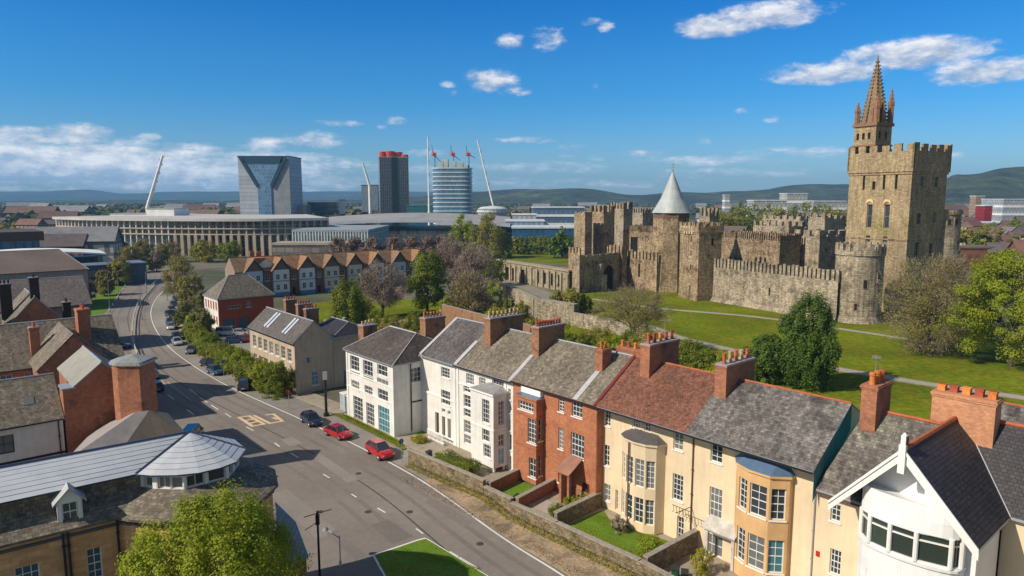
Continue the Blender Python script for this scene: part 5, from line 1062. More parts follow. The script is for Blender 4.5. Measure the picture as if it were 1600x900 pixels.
def stone_block(label, name, fr, W, D, H, cr=(1.2, .8, 1.3, .7), wm=None, fo=(), ro=(), lo=(), bo=(), corb=0.0, cat='tower', z0=0, cren=True, cm=None, parent=None):
    """rectangular tower: front along u (lit), right side along v; battlements (merlon, gap, height, base)"""
    wm = wm or castle_stone; t = parent or thing(name, label, cat, fr.o, fr.r); b = MB()
    wall(b, t, (0, 0), (W, 0), z0, H, fo, rec=.5); wall(b, t, (W, 0), (W, D), z0, H, ro, rec=.5); wall(b, t, (W, D), (0, D), z0, H, bo); wall(b, t, (0, D), (0, 0), z0, H, lo); b.face([(0, 0, H), (W, 0, H), (W, D, H), (0, D, H)]); b.build('wall', wm, t)
    if corb:
        b = MB(); b.box(-corb, W + corb, -corb, D + corb, H - .9, H - .0); b.box(-corb * .5, W + corb * .5, -corb * .5, D + corb * .5, H - 1.5, H - .9); b.build('corbel_course', cm or wm, t)
    if cren:
        b = MB(); P4 = [(0, 0), (W, 0), (W, D), (0, D)]; e = corb
        P4 = [(-e, -e), (W + e, -e), (W + e, D + e), (-e, D + e)]
        for i in range(4): crenel(b, P4[i], P4[(i + 1) % 4], H + .004, H + cr[2] + cr[3], .55, cr[0], cr[1], cr[3])
        b.build('battlement', cm or wm, t)
    return t
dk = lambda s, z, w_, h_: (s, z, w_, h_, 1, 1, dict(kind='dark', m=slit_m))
UC = Vector((.45, -.893, 0)); VC = Vector((.893, .45, 0)); ANG = math.degrees(math.atan2(UC.y, UC.x))
# --- main tower
C = P(1409, 492); a_ = along(C, -UC, 1315); d_ = along(C, VC, 1463); Hm = Zat(C.x, C.y, 262)
o_ = C - UC * a_; fr = Frame((o_.x, o_.y), ANG); W, D = a_, d_
mz = lambda py: Zat(C.x, C.y, py)
wn = lambda s, z, w_, h_, nx=1, nz=2: (s, z, w_, h_, nx, nz, dict(sill=True, rec=.35, sillm=tower_stone, fm=mat('frame_pale', (.35, .33, .30), .7)))
t = stone_block('huge square sandstone castle keep with battlements, arched windows and a spire on its left', 'keep_tower', fr, W, D, Hm, (2.2, 1.3, 1.9, 4.3), tower_stone,
    fo=[dk(W * .25, mz(296), .7, 4.4), dk(W * .42, mz(296), .9, 2.2), dk(W * .58, mz(296), .7, 4.4), dk(W * .77, mz(296), .7, 4.4), wn(W * .38, mz(358), 1.5, 6.2), wn(W * .66, mz(358), 1.5, 6.2), wn(W * .38, mz(390), 1.3, 3), wn(W * .66, mz(390), 1.3, 3)],
    ro=[wn(D * .28, mz(292), 1.9, 2.6, 2, 2), wn(D * .7, mz(292), 1.8, 2.6, 2, 2), wn(D * .28, mz(351), 1.9, 2.8, 2, 2), wn(D * .72, mz(349), 1.8, 2.8, 2, 2), wn(D * .28, mz(404), 1.9, 4, 2, 2), wn(D * .7, mz(404), 1.6, 3.6)], corb=.5)
b = MB(); zc_ = mz(358) + 6.2
for s_ in (.38, .66):
    for k in range(7): a0, a1 = math.pi * k / 7, math.pi * (k + 1) / 7; b.prism([(W * s_ + 1.0 * math.cos(a0), -.3), (W * s_ + 1.0 * math.cos(a1), -.3), (W * s_ + 1.0 * math.cos(a1), -.02), (W * s_ + 1.0 * math.cos(a0), -.02)], zc_ - .1 + .9 * min(math.sin(a0), math.sin(a1)), zc_ + .35 + 1.0 * max(math.sin(a0), math.sin(a1)))
b.build('window_hood', mat('hood_stone', (.72, .52, .30), .9), t)
b = MB()
for z_ in (mz(377), mz(262) - .2): b.box(-.15, W + .15, -.15, 0, z_, z_ + .35); b.box(W, W + .15, 0, D, z_, z_ + .35)
b.build('string_course', castle_stone, t)
# spire block on the left end
sb = 6.4; z1 = Zat(o_.x, o_.y, 196); b = MB()
wall(b, t, (-.2, 1.0), (sb, 1.0), Hm, z1, [dk(1.2 + i * 1.7, Zat(o_.x, o_.y, 219), .8, 1.7) for i in range(3)] + [dk(1.2 + i * 1.7, Zat(o_.x, o_.y, 242), .8, 2.2) for i in range(3)], rec=.5); wall(b, t, (sb, 1.0), (sb, sb + 1), Hm, z1, [dk(1.6, Zat(o_.x, o_.y, 219), .9, 2), dk(4.2, Zat(o_.x, o_.y, 219), .9, 2)], rec=.5); wall(b, t, (sb, sb + 1), (-.2, sb + 1), Hm, z1); wall(b, t, (-.2, sb + 1), (-.2, 1.0), Hm, z1); b.face([(-.2, 1, z1), (sb, 1, z1), (sb, sb + 1, z1), (-.2, sb + 1, z1)])
sbk = b.build('belfry', tower_stone, t); b = MB(); b.box(-.6, sb + .4, .6, sb + 1.4, z1 - .5, z1 + .3); b.box(-.5, sb + .3, .7, sb + 1.3, Zat(o_.x, o_.y, 228) - .3, Zat(o_.x, o_.y, 228) + .1); b.build('cornice', spire_stone, sbk)
sx, sy = sb * .5, 1 + sb * .5; zt_ = Zat((o_ + UC * sx + VC * sy).x, (o_ + UC * sx + VC * sy).y, 92); b = MB(); r0_ = 3.3
b.drum((sx, sy), r0_, z1, zt_, 8, r1=.12)
for k in range(8):
    a0 = 2 * math.pi * k / 8
    for j in range(18):
        f = j / 18; rr = r0_ * (1 - f) + .12 * f; z_ = z1 + (zt_ - z1) * f; x_, y_ = sx + (rr + .1) * math.cos(a0), sy + (rr + .1) * math.sin(a0); s_ = .46 * (1 - f * .55)
        b.box(x_ - s_ * .6, x_ + s_ * .6, y_ - s_ * .6, y_ + s_ * .6, z_, z_ + s_ * 1.2)
b.drum((sx, sy), .3, zt_ - .6, zt_ - .2, 6); b.drum((sx, sy), .22, zt_, zt_ + 1.3, 6, r1=.03); b.build('spire', mat('spire_mat', (.24, .165, .10), .95, .35, 1.2), sbk)
for i, (x_, y_, h_, r_) in enumerate([(.2, 1.4, 6.2, .75), (sb - .4, 1.4, 7.5, .8), (sb - .4, sb + .6, 9.5, .8), (.2, sb + .6, 6, .75), (sb * .78, 1.2, 4.2, .5), (sb - .2, sb * .55, 6.5, .6)]):
    b = MB(); b.drum((x_, y_), r_, z1 + .3, z1 + .3 + h_ * .5, 6); b.drum((x_, y_), r_ * 1.15, z1 + .3 + h_ * .5, z1 + .3 + h_ * .56, 6); b.drum((x_, y_), r_ * .95, z1 + .3 + h_ * .56, z1 + .3 + h_, 6, r1=.05)
    for j in range(4):
        for k in range(6): f = j / 4; rr = r_ * .95 * (1 - f); z_ = z1 + .3 + h_ * (.58 + .4 * f); b.box(x_ + rr * math.cos(k * 1.047) - .1, x_ + rr * math.cos(k * 1.047) + .1, y_ + rr * math.sin(k * 1.047) - .1, y_ + rr * math.sin(k * 1.047) + .1, z_, z_ + .22)
    b.build('pinnacle', spire_stone, sbk)
# --- round tower in front of it and the shaded one on the right
def round_tower(label, c, r, H, wm, n=28, cr=1.6, opens=(), base=True, name='round_tower', parent=None, slitw=0.0):
    t = thing(name, label, 'tower', (c[0], c[1], 0)); b = MB(); b.drum((0, 0), r, 0, H, n); b.build('wall', wm, t)
    if base: b = MB(); b.drum((0, 0), r + .5, 0, 1.6, n, r1=r + .15); b.build('plinth', wm, t)
    b = MB(); b.drum((0, 0), r + .25, H - .3, H + .9, n)
    k = int(2 * math.pi * r / 1.7)
    for i in range(k):
        a0 = 2 * math.pi * i / k; a1 = a0 + 2 * math.pi / k * .6; b.prism([((r + .25) * math.cos(a0), (r + .25) * math.sin(a0)), ((r + .25) * math.cos(a1), (r + .25) * math.sin(a1)), ((r - .35) * math.cos(a1), (r - .35) * math.sin(a1)), ((r - .35) * math.cos(a0), (r - .35) * math.sin(a0))], H + .9, H + .9 + cr)
    b.build('battlement', wm, t)
    for (az, z_, w_, h_) in opens:
        d = Vector((math.cos(az), math.sin(az), 0)); b = MB(); b.prism([d * (r + .1) + Vector((-d.y, d.x, 0)) * (w_ / 2 + .2), d * (r + .1) - Vector((-d.y, d.x, 0)) * (w_ / 2 + .2), d * (r - .3) - Vector((-d.y, d.x, 0)) * (w_ / 2 + .2), d * (r - .3) + Vector((-d.y, d.x, 0)) * (w_ / 2 + .2)], z_ - .15, z_ + h_ + .25)
        q = b.build('window', wm, t); b = MB(); b.prism([d * (r + .16) + Vector((-d.y, d.x, 0)) * w_ / 2, d * (r + .16) - Vector((-d.y, d.x, 0)) * w_ / 2, d * (r - .2) - Vector((-d.y, d.x, 0)) * w_ / 2, d * (r - .2) + Vector((-d.y, d.x, 0)) * w_ / 2], z_, z_ + h_); b.build('pane', slit_m, q)
    return t
rc = P(1337, 506); dirv = Vector((rc.x, rc.y, 0)).normalized(); rc = rc + dirv * 5.4
HT = Zat(rc.x - dirv.x * 5, rc.y - dirv.y * 5, 398); faz = math.atan2(-rc.y, -rc.x)
round_tower('round pale stone castle tower standing in front of the keep at the wall end', (rc.x, rc.y), 5.4, HT, castle_grey, opens=[(faz + .28, HT * .52, .8, 2.0), (faz - .05, HT * .2, .6, 1.6), (faz + .9, HT * .6, .5, 1.8)])
rc2 = C + VC * (D + 4.0) + UC * -3.0; q_ = Zat(rc2.x, rc2.y, 333)
round_tower('round shaded stone tower attached to the right of the keep', (rc2.x, rc2.y), 4.6, q_, castle_grey, cr=.0, opens=[(math.atan2(-rc2.y, -rc2.x) + d__, q_ - 3.0, .7, 1.6) for d__ in (-.8, -.4, 0, .4, .8)])
# --- curtain wall
A1 = P(1113, 470); B1 = P(1306, 503); t = thing('curtain_wall', 'long pale stone curtain wall with tall narrow merlons above the lawn', 'wall', A1, math.atan2((B1 - A1).y, (B1 - A1).x)); L_ = (B1 - A1).length; H0 = Zat(A1.x, A1.y, 419)
b = MB(); wall(b, t, (0, 0), (L_, 0), 0, H0, [dk(L_ * .5, 4, .5, 2.2), dk(L_ * .86, 4, .5, 1.6)], rec=.4); wall(b, t, (L_, 2.2), (0, 2.2), 0, H0); b.face([(0, 0, H0), (L_, 0, H0), (L_, 2.2, H0), (0, 2.2, H0)]); b.build('wall', castle_grey, t)
b = MB(); crenel(b, (0, 0), (L_, 0), H0, H0 + 3.1, .6, .8, .5, .3); b.build('battlement', castle_grey, t)
b = MB(); b.slab([(0, -1.0, .05), (L_, -1.0, .05), (L_, 0, 1.2), (0, 0, 1.2)], .05); b.build('batter', castle_grey, t)
# --- cone tower, square gate towers
cc = Vector((52.0, 226.5, 0)); Hc = Zat(cc.x, cc.y - 6, 333); t = thing('cone_tower', 'octagonal stone tower with a tall pale lead cone roof and finial', 'tower', (cc.x, cc.y, 0), math.radians(8)); b = MB(); b.drum((0, 0), 6.9, 0, Hc * .5, 8, r1=6.3); b.drum((0, 0), 6.3, Hc * .5, Hc, 8, r1=6.0); b.build('wall', castle_stone, t)
b = MB(); b.drum((0, 0), 6.15, Hc - 1.6, Hc, 8); b.build('corbel_course', mat('dark_corbel', (.16, .10, .07), .9), t)
zc2 = Zat(cc.x, cc.y, 268); b = MB(); b.drum((0, 0), 6.4, Hc, Hc + .25, 32, r1=6.2); b.drum((0, 0), 6.2, Hc + .25, Hc + 4.5, 32, r1=3.7); b.drum((0, 0), 3.7, Hc + 4.5, zc2, 32, r1=.1)
o_c = b.build('cone_roof', mat('cone_lead', (.40, .43, .42), .5, .1, .6, .2, pat=(.9, 1.1), pd=(1.5, 6, .03), mortar=.8), t, smooth=False)
b = MB(); b.tube((0, 0, zc2 - .5), (0, 0, zc2 + 3.4), .12, .05, 6); b.drum((0, 0), .35, zc2, zc2 + .4, 8); b.drum((0, 0), .28, zc2 + 1.2, zc2 + 1.5, 8); b.tube((-.6, 0, zc2 + 2.3), (.6, 0, zc2 + 2.3), .07, n=5); b.build('finial', mat('gilt', (.5, .42, .15), .4, metal=.6), t)
C2 = P(1089, 471); UL = Vector((.33, -.944, 0)); VL = Vector((.944, .33, 0)); W2 = along(C2, -UL, 1060); D2 = along(C2, VL, 1124); o2 = C2 - UL * W2; H2 = Zat(C2.x, C2.y, 359)
t = stone_block('square stone gate tower in front of the cone roofed tower', 'gate_tower', Frame((o2.x, o2.y), math.degrees(math.atan2(UL.y, UL.x))), W2, D2, H2, (1.3, .9, 1.1, .9), castle_stone, fo=[dk(W2 * .6, H2 * f, .5, 1.8) for f in (.12, .42, .62, .82)], ro=[dk(D2 * .6, H2 * .78, .7, 2.0)], corb=.35)
b = MB()
for i in range(4):
    for j in range(2): b.box(W2 * .25 + i * 1.3, W2 * .25 + .7 + i * 1.3, -.5, -.36, H2 + .1 - j * 1.5, H2 + .9 - j * 1.5)
b.build('lattice', mat('pale_stone2', (.5, .42, .3), .9), t)
def wallrun(label, A_, B_, H, cr=2.2, wm=None, fo=(), mw=1.1, gap=.8, th=1.8, name='castle_wall', base=.5, rec=.5):
    wm = wm or castle_stone; d = B_ - A_; t = thing(name, label, 'wall', (A_.x, A_.y, 0), math.atan2(d.y, d.x)); L_ = math.hypot(d.x, d.y); b = MB(); wall(b, t, (0, 0), (L_, 0), 0, H, fo, rec=rec); wall(b, t, (L_, th), (0, th), 0, H); wall(b, t, (L_, 0), (L_, th), 0, H); wall(b, t, (0, th), (0, 0), 0, H); b.face([(0, 0, H), (L_, 0, H), (L_, th, H), (0, th, H)]); b.build('wall', wm, t)
    if cr: b = MB(); crenel(b, (0, 0), (L_, 0), H, H + cr, .5, mw, gap, base); b.build('battlement', wm, t)
    return t, L_
A_, B_ = P(974, 447), Vector((46.5, 221, 0)); t, L_ = wallrun('sunlit castle wall between the gateway and the cone roofed tower', A_, B_, Zat(A_.x, A_.y, 404), 3.2, fo=[dk(8.5, 4, 1.0, 4.5), dk(4, 5, .5, 2)])
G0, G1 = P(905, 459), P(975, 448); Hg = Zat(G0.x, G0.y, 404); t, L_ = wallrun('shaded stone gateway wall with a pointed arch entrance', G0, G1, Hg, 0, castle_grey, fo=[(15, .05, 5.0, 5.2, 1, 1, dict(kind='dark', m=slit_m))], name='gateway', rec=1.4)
b = MB()
for k in range(10):
    a0, a1 = math.pi * k / 10, math.pi * (k + 1) / 10; b.prism([(15 + 3.3 * math.cos(a0), -.6), (15 + 3.3 * math.cos(a1), -.6), (15 + 3.3 * math.cos(a1), -.02), (15 + 3.3 * math.cos(a0), -.02)], 4.9 + 3.3 * min(math.sin(a0), math.sin(a1)), 6.2 + 3.3 * max(math.sin(a0), math.sin(a1)))
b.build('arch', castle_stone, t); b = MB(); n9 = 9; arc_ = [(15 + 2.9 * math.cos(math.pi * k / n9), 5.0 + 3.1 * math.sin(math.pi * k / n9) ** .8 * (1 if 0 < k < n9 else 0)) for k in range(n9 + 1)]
b.face([(x, -.06, z) for x, z in arc_] + [(12.1, -.06, .1), (17.9, -.06, .1)]); b.build('painted_gate_void', slit_m, t)  # flat dark sheet over the wall, painting the shadowed void of the pointed arch
b = MB(); b.prism([(8.2, -3.0), (10.6, -3.0), (11.4, 0), (8.0, 0)], 0, 5.5); b.prism([(8.6, -2.0), (10, -2.0), (10.4, 0), (8.4, 0)], 5.5, 9); b.build('buttress', castle_grey, t)
b = MB(); crenel(b, (0, 0), (L_, 0), Hg, Hg + .8, .5, 3, .5, .4); b.build('battlement', castle_grey, t)
A_, B_ = P(888, 456), P(905, 459); wallrun('narrow sunlit end of the gateway with broken merlons', A_ + Vector((0, 1, 0)), B_, Hg + 1, 2.4, mw=.9, gap=.7)
# arcade (barbican) wall
A_, B_ = P(773, 434), P(889, 457); Ha = Zat(A_.x, A_.y, 404); Hb = Zat(B_.x, B_.y, 428); L_ = (B_ - A_).length; t = thing('arcade_wall', 'low ruined stone wall with tall dark arches left of the castle gateway', 'wall', (A_.x, A_.y, 0), math.atan2((B_ - A_).y, (B_ - A_).x)); b = MB(); Hx = (Ha + Hb) / 2
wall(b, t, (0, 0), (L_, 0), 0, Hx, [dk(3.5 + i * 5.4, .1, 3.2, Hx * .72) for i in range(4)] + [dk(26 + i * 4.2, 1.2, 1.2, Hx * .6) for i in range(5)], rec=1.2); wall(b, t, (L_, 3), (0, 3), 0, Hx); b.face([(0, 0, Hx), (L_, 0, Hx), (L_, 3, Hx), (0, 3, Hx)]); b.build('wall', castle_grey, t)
b = MB()
for i in range(14): b.box(.6 + i * 3.6, 1.5 + i * 3.6, -.5, 0, 0, Hx * .9)
b.box(0, L_, -.3, 3.2, Hx, Hx + .5); b.build('buttress', mat('buttress_stone', (.34, .28, .19), .95, .3, 1), t)
# parapet walls by the moat and terrace
def lowwall(label, pts, h, th, m, name='stone_wall', cop=True, z=0):
    t = thing(name, label, 'wall', (pts[0].x, pts[0].y, z)); o0 = pts[0]; b = MB(); 
    for a, c in zip(pts[:-1], pts[1:]): b.obox(a - o0, c - o0, th, 0, h)
    b.build('wall', m, t)
    if cop:
        b = MB()
        for a, c in zip(pts[:-1], pts[1:]): d = (c - a).normalized() * .05; b.obox(a - o0 - d, c - o0 + d, th + .1, h, h + .1)
        b.build('coping', mat('coping_stone', (.30, .27, .22), .9, .3, 3), t)
    return t
lowwall('long sloping retaining wall with footpath beside the moat', [P(790, 470), P(838, 497), P(900, 508)], 5.0, 1.6, castle_grey)
lowwall('brick garden wall running behind the gardens of the white houses', [P(692, 512), P(752, 531), P(830, 552)], 5.5, .5, brown_brick, 'brick_wall')
lowwall('pale retaining wall stepping down to the lawn path', [P(893, 509), P(960, 522), P(1010, 532)], 3.2, .8, castle_grey)
# left pair of towers, inner ranges
def at_x(px, dist): return Vector(((px - 800) / FPX * dist * 1.0, dist, 0))
def sblock(label, px0, px1, px2, dist, ytop, name='castle_tower', cr=(1.3, .9, 1.1, .5), wm=None, fo=0, ang=ANG, cren=True, cat='tower', corb=.0):
    """lit face spans px0-px1, shaded face px1-px2, corner at this distance"""
    C_ = at_x(px1, dist); U_ = Vector((math.cos(math.radians(ang)), math.sin(math.radians(ang)), 0)); V_ = Vector((-U_.y, U_.x, 0)); H_ = Zat(C_.x, C_.y, ytop) ; W_ = along(C_, -U_, px0, H_); D_ = along(C_, V_, px2, H_); C_ = at_x(px1, dist)
    # corner px measured near the top: correct for the lean of the verticals
    for _ in range(3):
        dz = H_ * .8 - CH; dd = C_.y * math.cos(PITCH) - dz * math.sin(PITCH); C_.x += (px1 - (800 + FPX * C_.x / dd)) * dd / FPX
    W_ = along(C_, -U_, px0, H_ * .8); D_ = along(C_, V_, px2, H_ * .8); o_ = C_ - U_ * W_
    ops = [dk(W_ * (.3 + .4 * (k % 2)), H_ * (.55 + .12 * k), .5, 1.6) for k in range(fo)]
    return stone_block(label, name, Frame((o_.x, o_.y), ang), W_, D_, H_, cr, wm, fo=ops, cren=cren, cat=cat, corb=corb)
sblock('plain square tower, leftmost of the castle, with flat top', 897, 914, 925, 236, 336, cr=(2, .6, .5, .5))
sblock('square castle tower with crumbling corner turrets beside the leftmost one', 921, 943, 960, 240, 334, cr=(1.0, 1.6, 2.2, .6))
sblock('dark stump tower rising behind the balustraded range', 953, 974, 988, 262, 328, cr=(1.1, 1.0, 2.4, .4), wm=castle_grey)
sblock('low stone block with jagged merlons behind the stump tower', 985, 1004, 1020, 275, 334, cr=(.8, .8, 1.8, .3), wm=castle_grey)
sblock('tan stone range with a pale balustrade left of the cone roof', 965, 1022, 1034, 250, 364, cr=(.35, .35, 2.2, .1), name='castle_range', cat='building')
sblock('lower tan stone range with ivy on its parapet', 985, 1022, 1034, 238, 378, cr=(3, .4, .6, .4), name='castle_range', cat='building')
sblock('crenellated stone screen behind the gateway wall', 935, 972, 980, 232, 399, cr=(1.5, .8, 2.6, .4), name='castle_range', cat='wall')
sblock('long castle range with even merlons behind the curtain wall', 1128, 1218, 1250, 222, 379, cr=(.5, .45, 2.2, .5), name='castle_range', cat='building', corb=.2)
sblock('shaded stone range joining the keep', 1240, 1280, 1320, 222, 373, cr=(3, 1.5, 2, .6), name='castle_range', wm=castle_grey, cat='building')
sblock('broken stone turret with pale top on the range beside the keep', 1262, 1288, 1298, 236, 342, cr=(1.2, 2.0, 1.4, .4), wm=castle_grey)
sblock('square ruined block topped with tall uneven merlons', 1176, 1232, 1256, 242, 356, cr=(1.4, 1.9, 1.7, .4), wm=castle_grey)
sblock('smaller ruined block with gapped merlons behind the range', 1240, 1262, 1276, 246, 358, cr=(1.0, 2.2, 1.8, .4), wm=castle_grey)
sblock('far ruined wall with a pale top edge beside the keep', 1190, 1250, 1320, 262, 345, cr=(2.2, 1.2, 1.4, .4), wm=castle_grey, name='castle_range', cat='wall')
sblock('crumbled turret cluster on top behind the square gate tower', 1092, 1108, 1122, 216, 340, cr=(.7, 1.0, 2.6, .4), wm=castle_grey)
RD = math.atan2((P(555, 695) - P(660, 752)).y, (P(555, 695) - P(660, 752)).x)     # road heading away from us
# ================================================================ VEGETATION
def TR(label, px, pyb, pyt, rpx, lm, **kw):
    l = P(px, pyb); H = Zat(l.x, l.y, pyt); return tree(label, l, H, rpx * l.y / FPX, lm, **kw)
tree('large round bright green tree in front of the sandstone hall', (-15.7, 34.2, 0), 14.5, 5.0, leaf_bright, n=120000, leaf=.14, shape='ball', zc=.24, seed=4, clumps=620, cr=.14, nl=24, inner=.66)
TR('tall dark evergreen with upswept boughs rising behind the terrace roofs', 1260, 606, 459, 49, leaf_dark, n=34000, leaf=.3, shape='egg', zc=.04, seed=5, clumps=210, cr=.15, up=1.5, inner=.6)
TR('broad dark evergreen leaning against the taller one behind the roofs', 1196, 598, 524, 42, leaf_dark, n=16000, leaf=.32, shape='dome', zc=.03, seed=8, clumps=110, cr=.22, inner=.5)
TR('big leafy green tree at the right edge of the castle lawn', 1580, 572, 392, 92, leaf_bright, n=60000, leaf=.32, shape='dome', zc=.12, seed=11, clumps=260, cr=.18, flat=.7, inner=.55)
TR('wide greyish half bare tree in front of the keep', 1450, 552, 402, 82, leaf_olive, n=22000, leaf=.25, shape='ball', zc=.02, seed=14, clumps=190, cr=.2, bare=.7, nl=30, inner=.4)
TR('small spreading thin tree on the castle lawn behind the brick house roof', 990, 552, 450, 66, leaf_olive, n=12000, leaf=.2, shape='wide', zc=.42, seed=17, clumps=110, cr=.2, bare=.5, flat=.5, nl=26, tr=.35)
TR('dense dark green conifer beside the park path', 545, 514, 440, 34, leaf_mid, n=18000, leaf=.34, shape='egg', zc=.03, seed=21, clumps=160, cr=.18, up=.8, inner=.55)
TR('bare brown tree in front of the gabled row', 598, 497, 414, 46, leaf_brown, n=3500, leaf=.3, shape='ball', zc=.25, seed=23, clumps=90, cr=.2, bare=2.2, nl=26)
TR('dark leafy tree at the right end of the gabled row', 668, 490, 396, 35, leaf_mid, n=10000, leaf=.5, shape='egg', zc=.15, seed=25, clumps=90)
TR('purple brown bare tree behind the dark leafy tree', 706, 462, 374, 38, leaf_purple, n=4500, leaf=.4, shape='dome', zc=.25, seed=27, clumps=90, bare=1.5, nl=26)
TR('pale grey bare tree left of the arcade wall', 742, 478, 380, 38, leaf_brown, n=3600, leaf=.36, shape='egg', zc=.1, seed=29, clumps=90, bare=2.4, nl=26)
TR('greenish grey tree with hanging twigs above the garden wall', 735, 506, 430, 40, leaf_olive, n=5500, leaf=.35, shape='dome', zc=.06, seed=31, clumps=90, bare=1.2)
TR('dark ivy green tree beside the first arch of the arcade wall', 772, 446, 393, 22, leaf_mid, n=5000, leaf=.55, shape='egg', zc=.05, seed=33)
TR('bright green tree left of the olive trees by the glass stadium', 724, 402, 334, 22, leaf_bright, n=5000, leaf=.75, shape='egg', zc=.1, seed=35)
TR('tall olive tree behind the arcade wall', 762, 404, 333, 30, leaf_olive, n=6500, leaf=.75, shape='dome', zc=.08, seed=37)
TR('dark olive tree at the end of the castle terrace hedge', 787, 402, 362, 17, leaf_mid, n=4000, leaf=.6, shape='dome', zc=.05, seed=39)
for i, (px, b_, t_, r_, lm, lb) in enumerate([(697, 508, 464, 15, leaf_bright, 'round clipped bright green shrub behind the orange chimney pots'), (771, 490, 437, 19, leaf_bright, 'rounded bright green bush below the arcade wall'), (797, 494, 464, 12, leaf_mid, 'small conical green shrub against the retaining wall'), (815, 508, 470, 16, leaf_olive, 'dull olive shrub against the retaining wall'),
      (757, 500, 462, 26, leaf_mid, 'dark leafy shrub below the grey bare tree'), (780, 512, 478, 28, leaf_olive, 'wide loose shrub above the brick garden wall'), (650, 514, 486, 15, leaf_mid, 'leafy shrub just left of the tall orange chimney pots'), (880, 556, 505, 24, leaf_bright, 'bright yellow green bush behind the brick house roof'), (866, 540, 498, 18, leaf_russet, 'russet shrub beside the retaining wall'),
      (935, 556, 512, 34, leaf_olive, 'loose olive shrub under the small spreading tree'), (1010, 572, 516, 42, leaf_olive, 'dense scrubby shrub behind the red tiled roof'), (1080, 580, 532, 36, leaf_mid, 'mixed green shrub beside the lawn path behind the red roof'), (1128, 588, 548, 22, leaf_olive, 'olive shrub left of the dark evergreens'),
      (872, 486, 456, 16, leaf_olive, 'small olive bush by the moat'), (893, 490, 452, 19, leaf_olive, 'tallest bush by the moat'), (915, 488, 460, 14, leaf_mid, 'darker bush nearest the gateway path')]):
    l = P(px, b_); bush(lb, l, Zat(l.x, l.y, t_), r_ * l.y / FPX, lm, n=4200, leaf=.3 + .1 * (l.y > 170), seed=50 + i, clumps=60, cr=.24)
for i, (px, b_, t_, r_) in enumerate([(640, 532, 494, 22), (728, 520, 488, 20), (760, 522, 488, 22), (800, 530, 494, 22), (836, 536, 500, 20), (862, 548, 512, 18), (905, 560, 524, 24), (955, 566, 528, 26), (985, 560, 520, 24), (1030, 578, 540, 24), (1060, 575, 528, 26), (1100, 590, 548, 26), (1132, 598, 556, 20), (590, 520, 496, 18), (575, 505, 486, 14), (610, 530, 505, 18), (742, 498, 470, 14)]):
    l = P(px, b_); bush('dense mixed shrub of the planting behind the terrace gardens', l, Zat(l.x, l.y, t_), r_ * l.y / FPX, (leaf_olive, leaf_mid, leaf_bright, leaf_mid, leaf_olive)[i % 5], n=4200, leaf=.3, seed=60 + i % 5, clumps=60, cr=.24, rz=i * 1.3, group='mixed shrubs behind the terrace gardens')
# avenue trees and hedge
for i, (px, b_, t_, r_, lm, lb) in enumerate([(283, 470, 400, 30, leaf_olive, 'golden olive tree overhanging the avenue bend'), (300, 492, 428, 24, leaf_olive, 'dull green tree right of the golden olive one'), (325, 500, 455, 20, leaf_mid, 'green tree beside the small white house'), (313, 527, 482, 22, leaf_bright, 'bright green tree in front of the red brick building'), (290, 512, 474, 18, leaf_mid, 'rounded green tree on the avenue hedge line'),
      (188, 446, 404, 20, leaf_yellow, 'yellow green tree on the left verge of the avenue'), (163, 462, 424, 16, leaf_olive, 'olive tree behind the left roadside lawn'), (205, 426, 384, 20, leaf_olive, 'olive tree on the left of the far avenue'), (226, 414, 374, 19, leaf_olive, 'taller brownish tree left of the far avenue'), (262, 410, 376, 20, leaf_olive, 'tree closing the far end of the avenue'), (245, 424, 392, 14, leaf_brown, 'small brown tree right of the far avenue'), (140, 470, 436, 12, leaf_brown, 'thin brown tree at the grey gable end')]):
    TR(lb, px, b_, t_, r_, lm, n=5000, leaf=.4 + .1 * (b_ < 450), zc=.12, seed=80 + i, clumps=80, cr=.22, bare=.25)
hp = [P(*q) for q in [(300, 528), (322, 552), (350, 570), (378, 585), (405, 600), (428, 612)]]; hk = resamp(smooth_path(hp, 4), 11)
for i, p in enumerate(hk):
    bush('leafy overgrown shrub in the hedge between the parked cars and the beige house' if i else 'overgrown shrub at the far end of the avenue hedge', p, 3.9 + .5 * math.sin(i * 2.1), 2.6, (leaf_mid, leaf_olive, leaf_mid, leaf_bright)[i % 4], n=5200, leaf=.26, seed=100 + i % 5, group='shrubs of the avenue hedge', key=('hedge', i % 5, i % 4), clumps=70, cr=.22, rz=i * 1.1)
hd = [(p.x, p.y) for p in hk]; o0_ = hk[0]; hm2 = hedge_mesh('foliage', [(p[0] - o0_.x, p[1] - o0_.y) for p in hd], 3.4, 3.3, leaf_mid, 26000, .26, 77); t = thing('hedge', 'long tall green hedge between the parked cars and the yard', 'hedge', o0_); o = bpy.data.objects.new('foliage', hm2); COL.objects.link(o); o.parent = t
l = P(436, 618); bush('large dark and light green bush against the beige gable wall', l, 5.3, 2.9, leaf_mid, n=9000, leaf=.22, seed=120, clumps=90, cr=.2)
l = P(412, 612); bush('bright green bush at the near end of the avenue hedge', l, 4.6, 2.0, leaf_bright, n=6000, leaf=.22, seed=121, clumps=70, cr=.2)
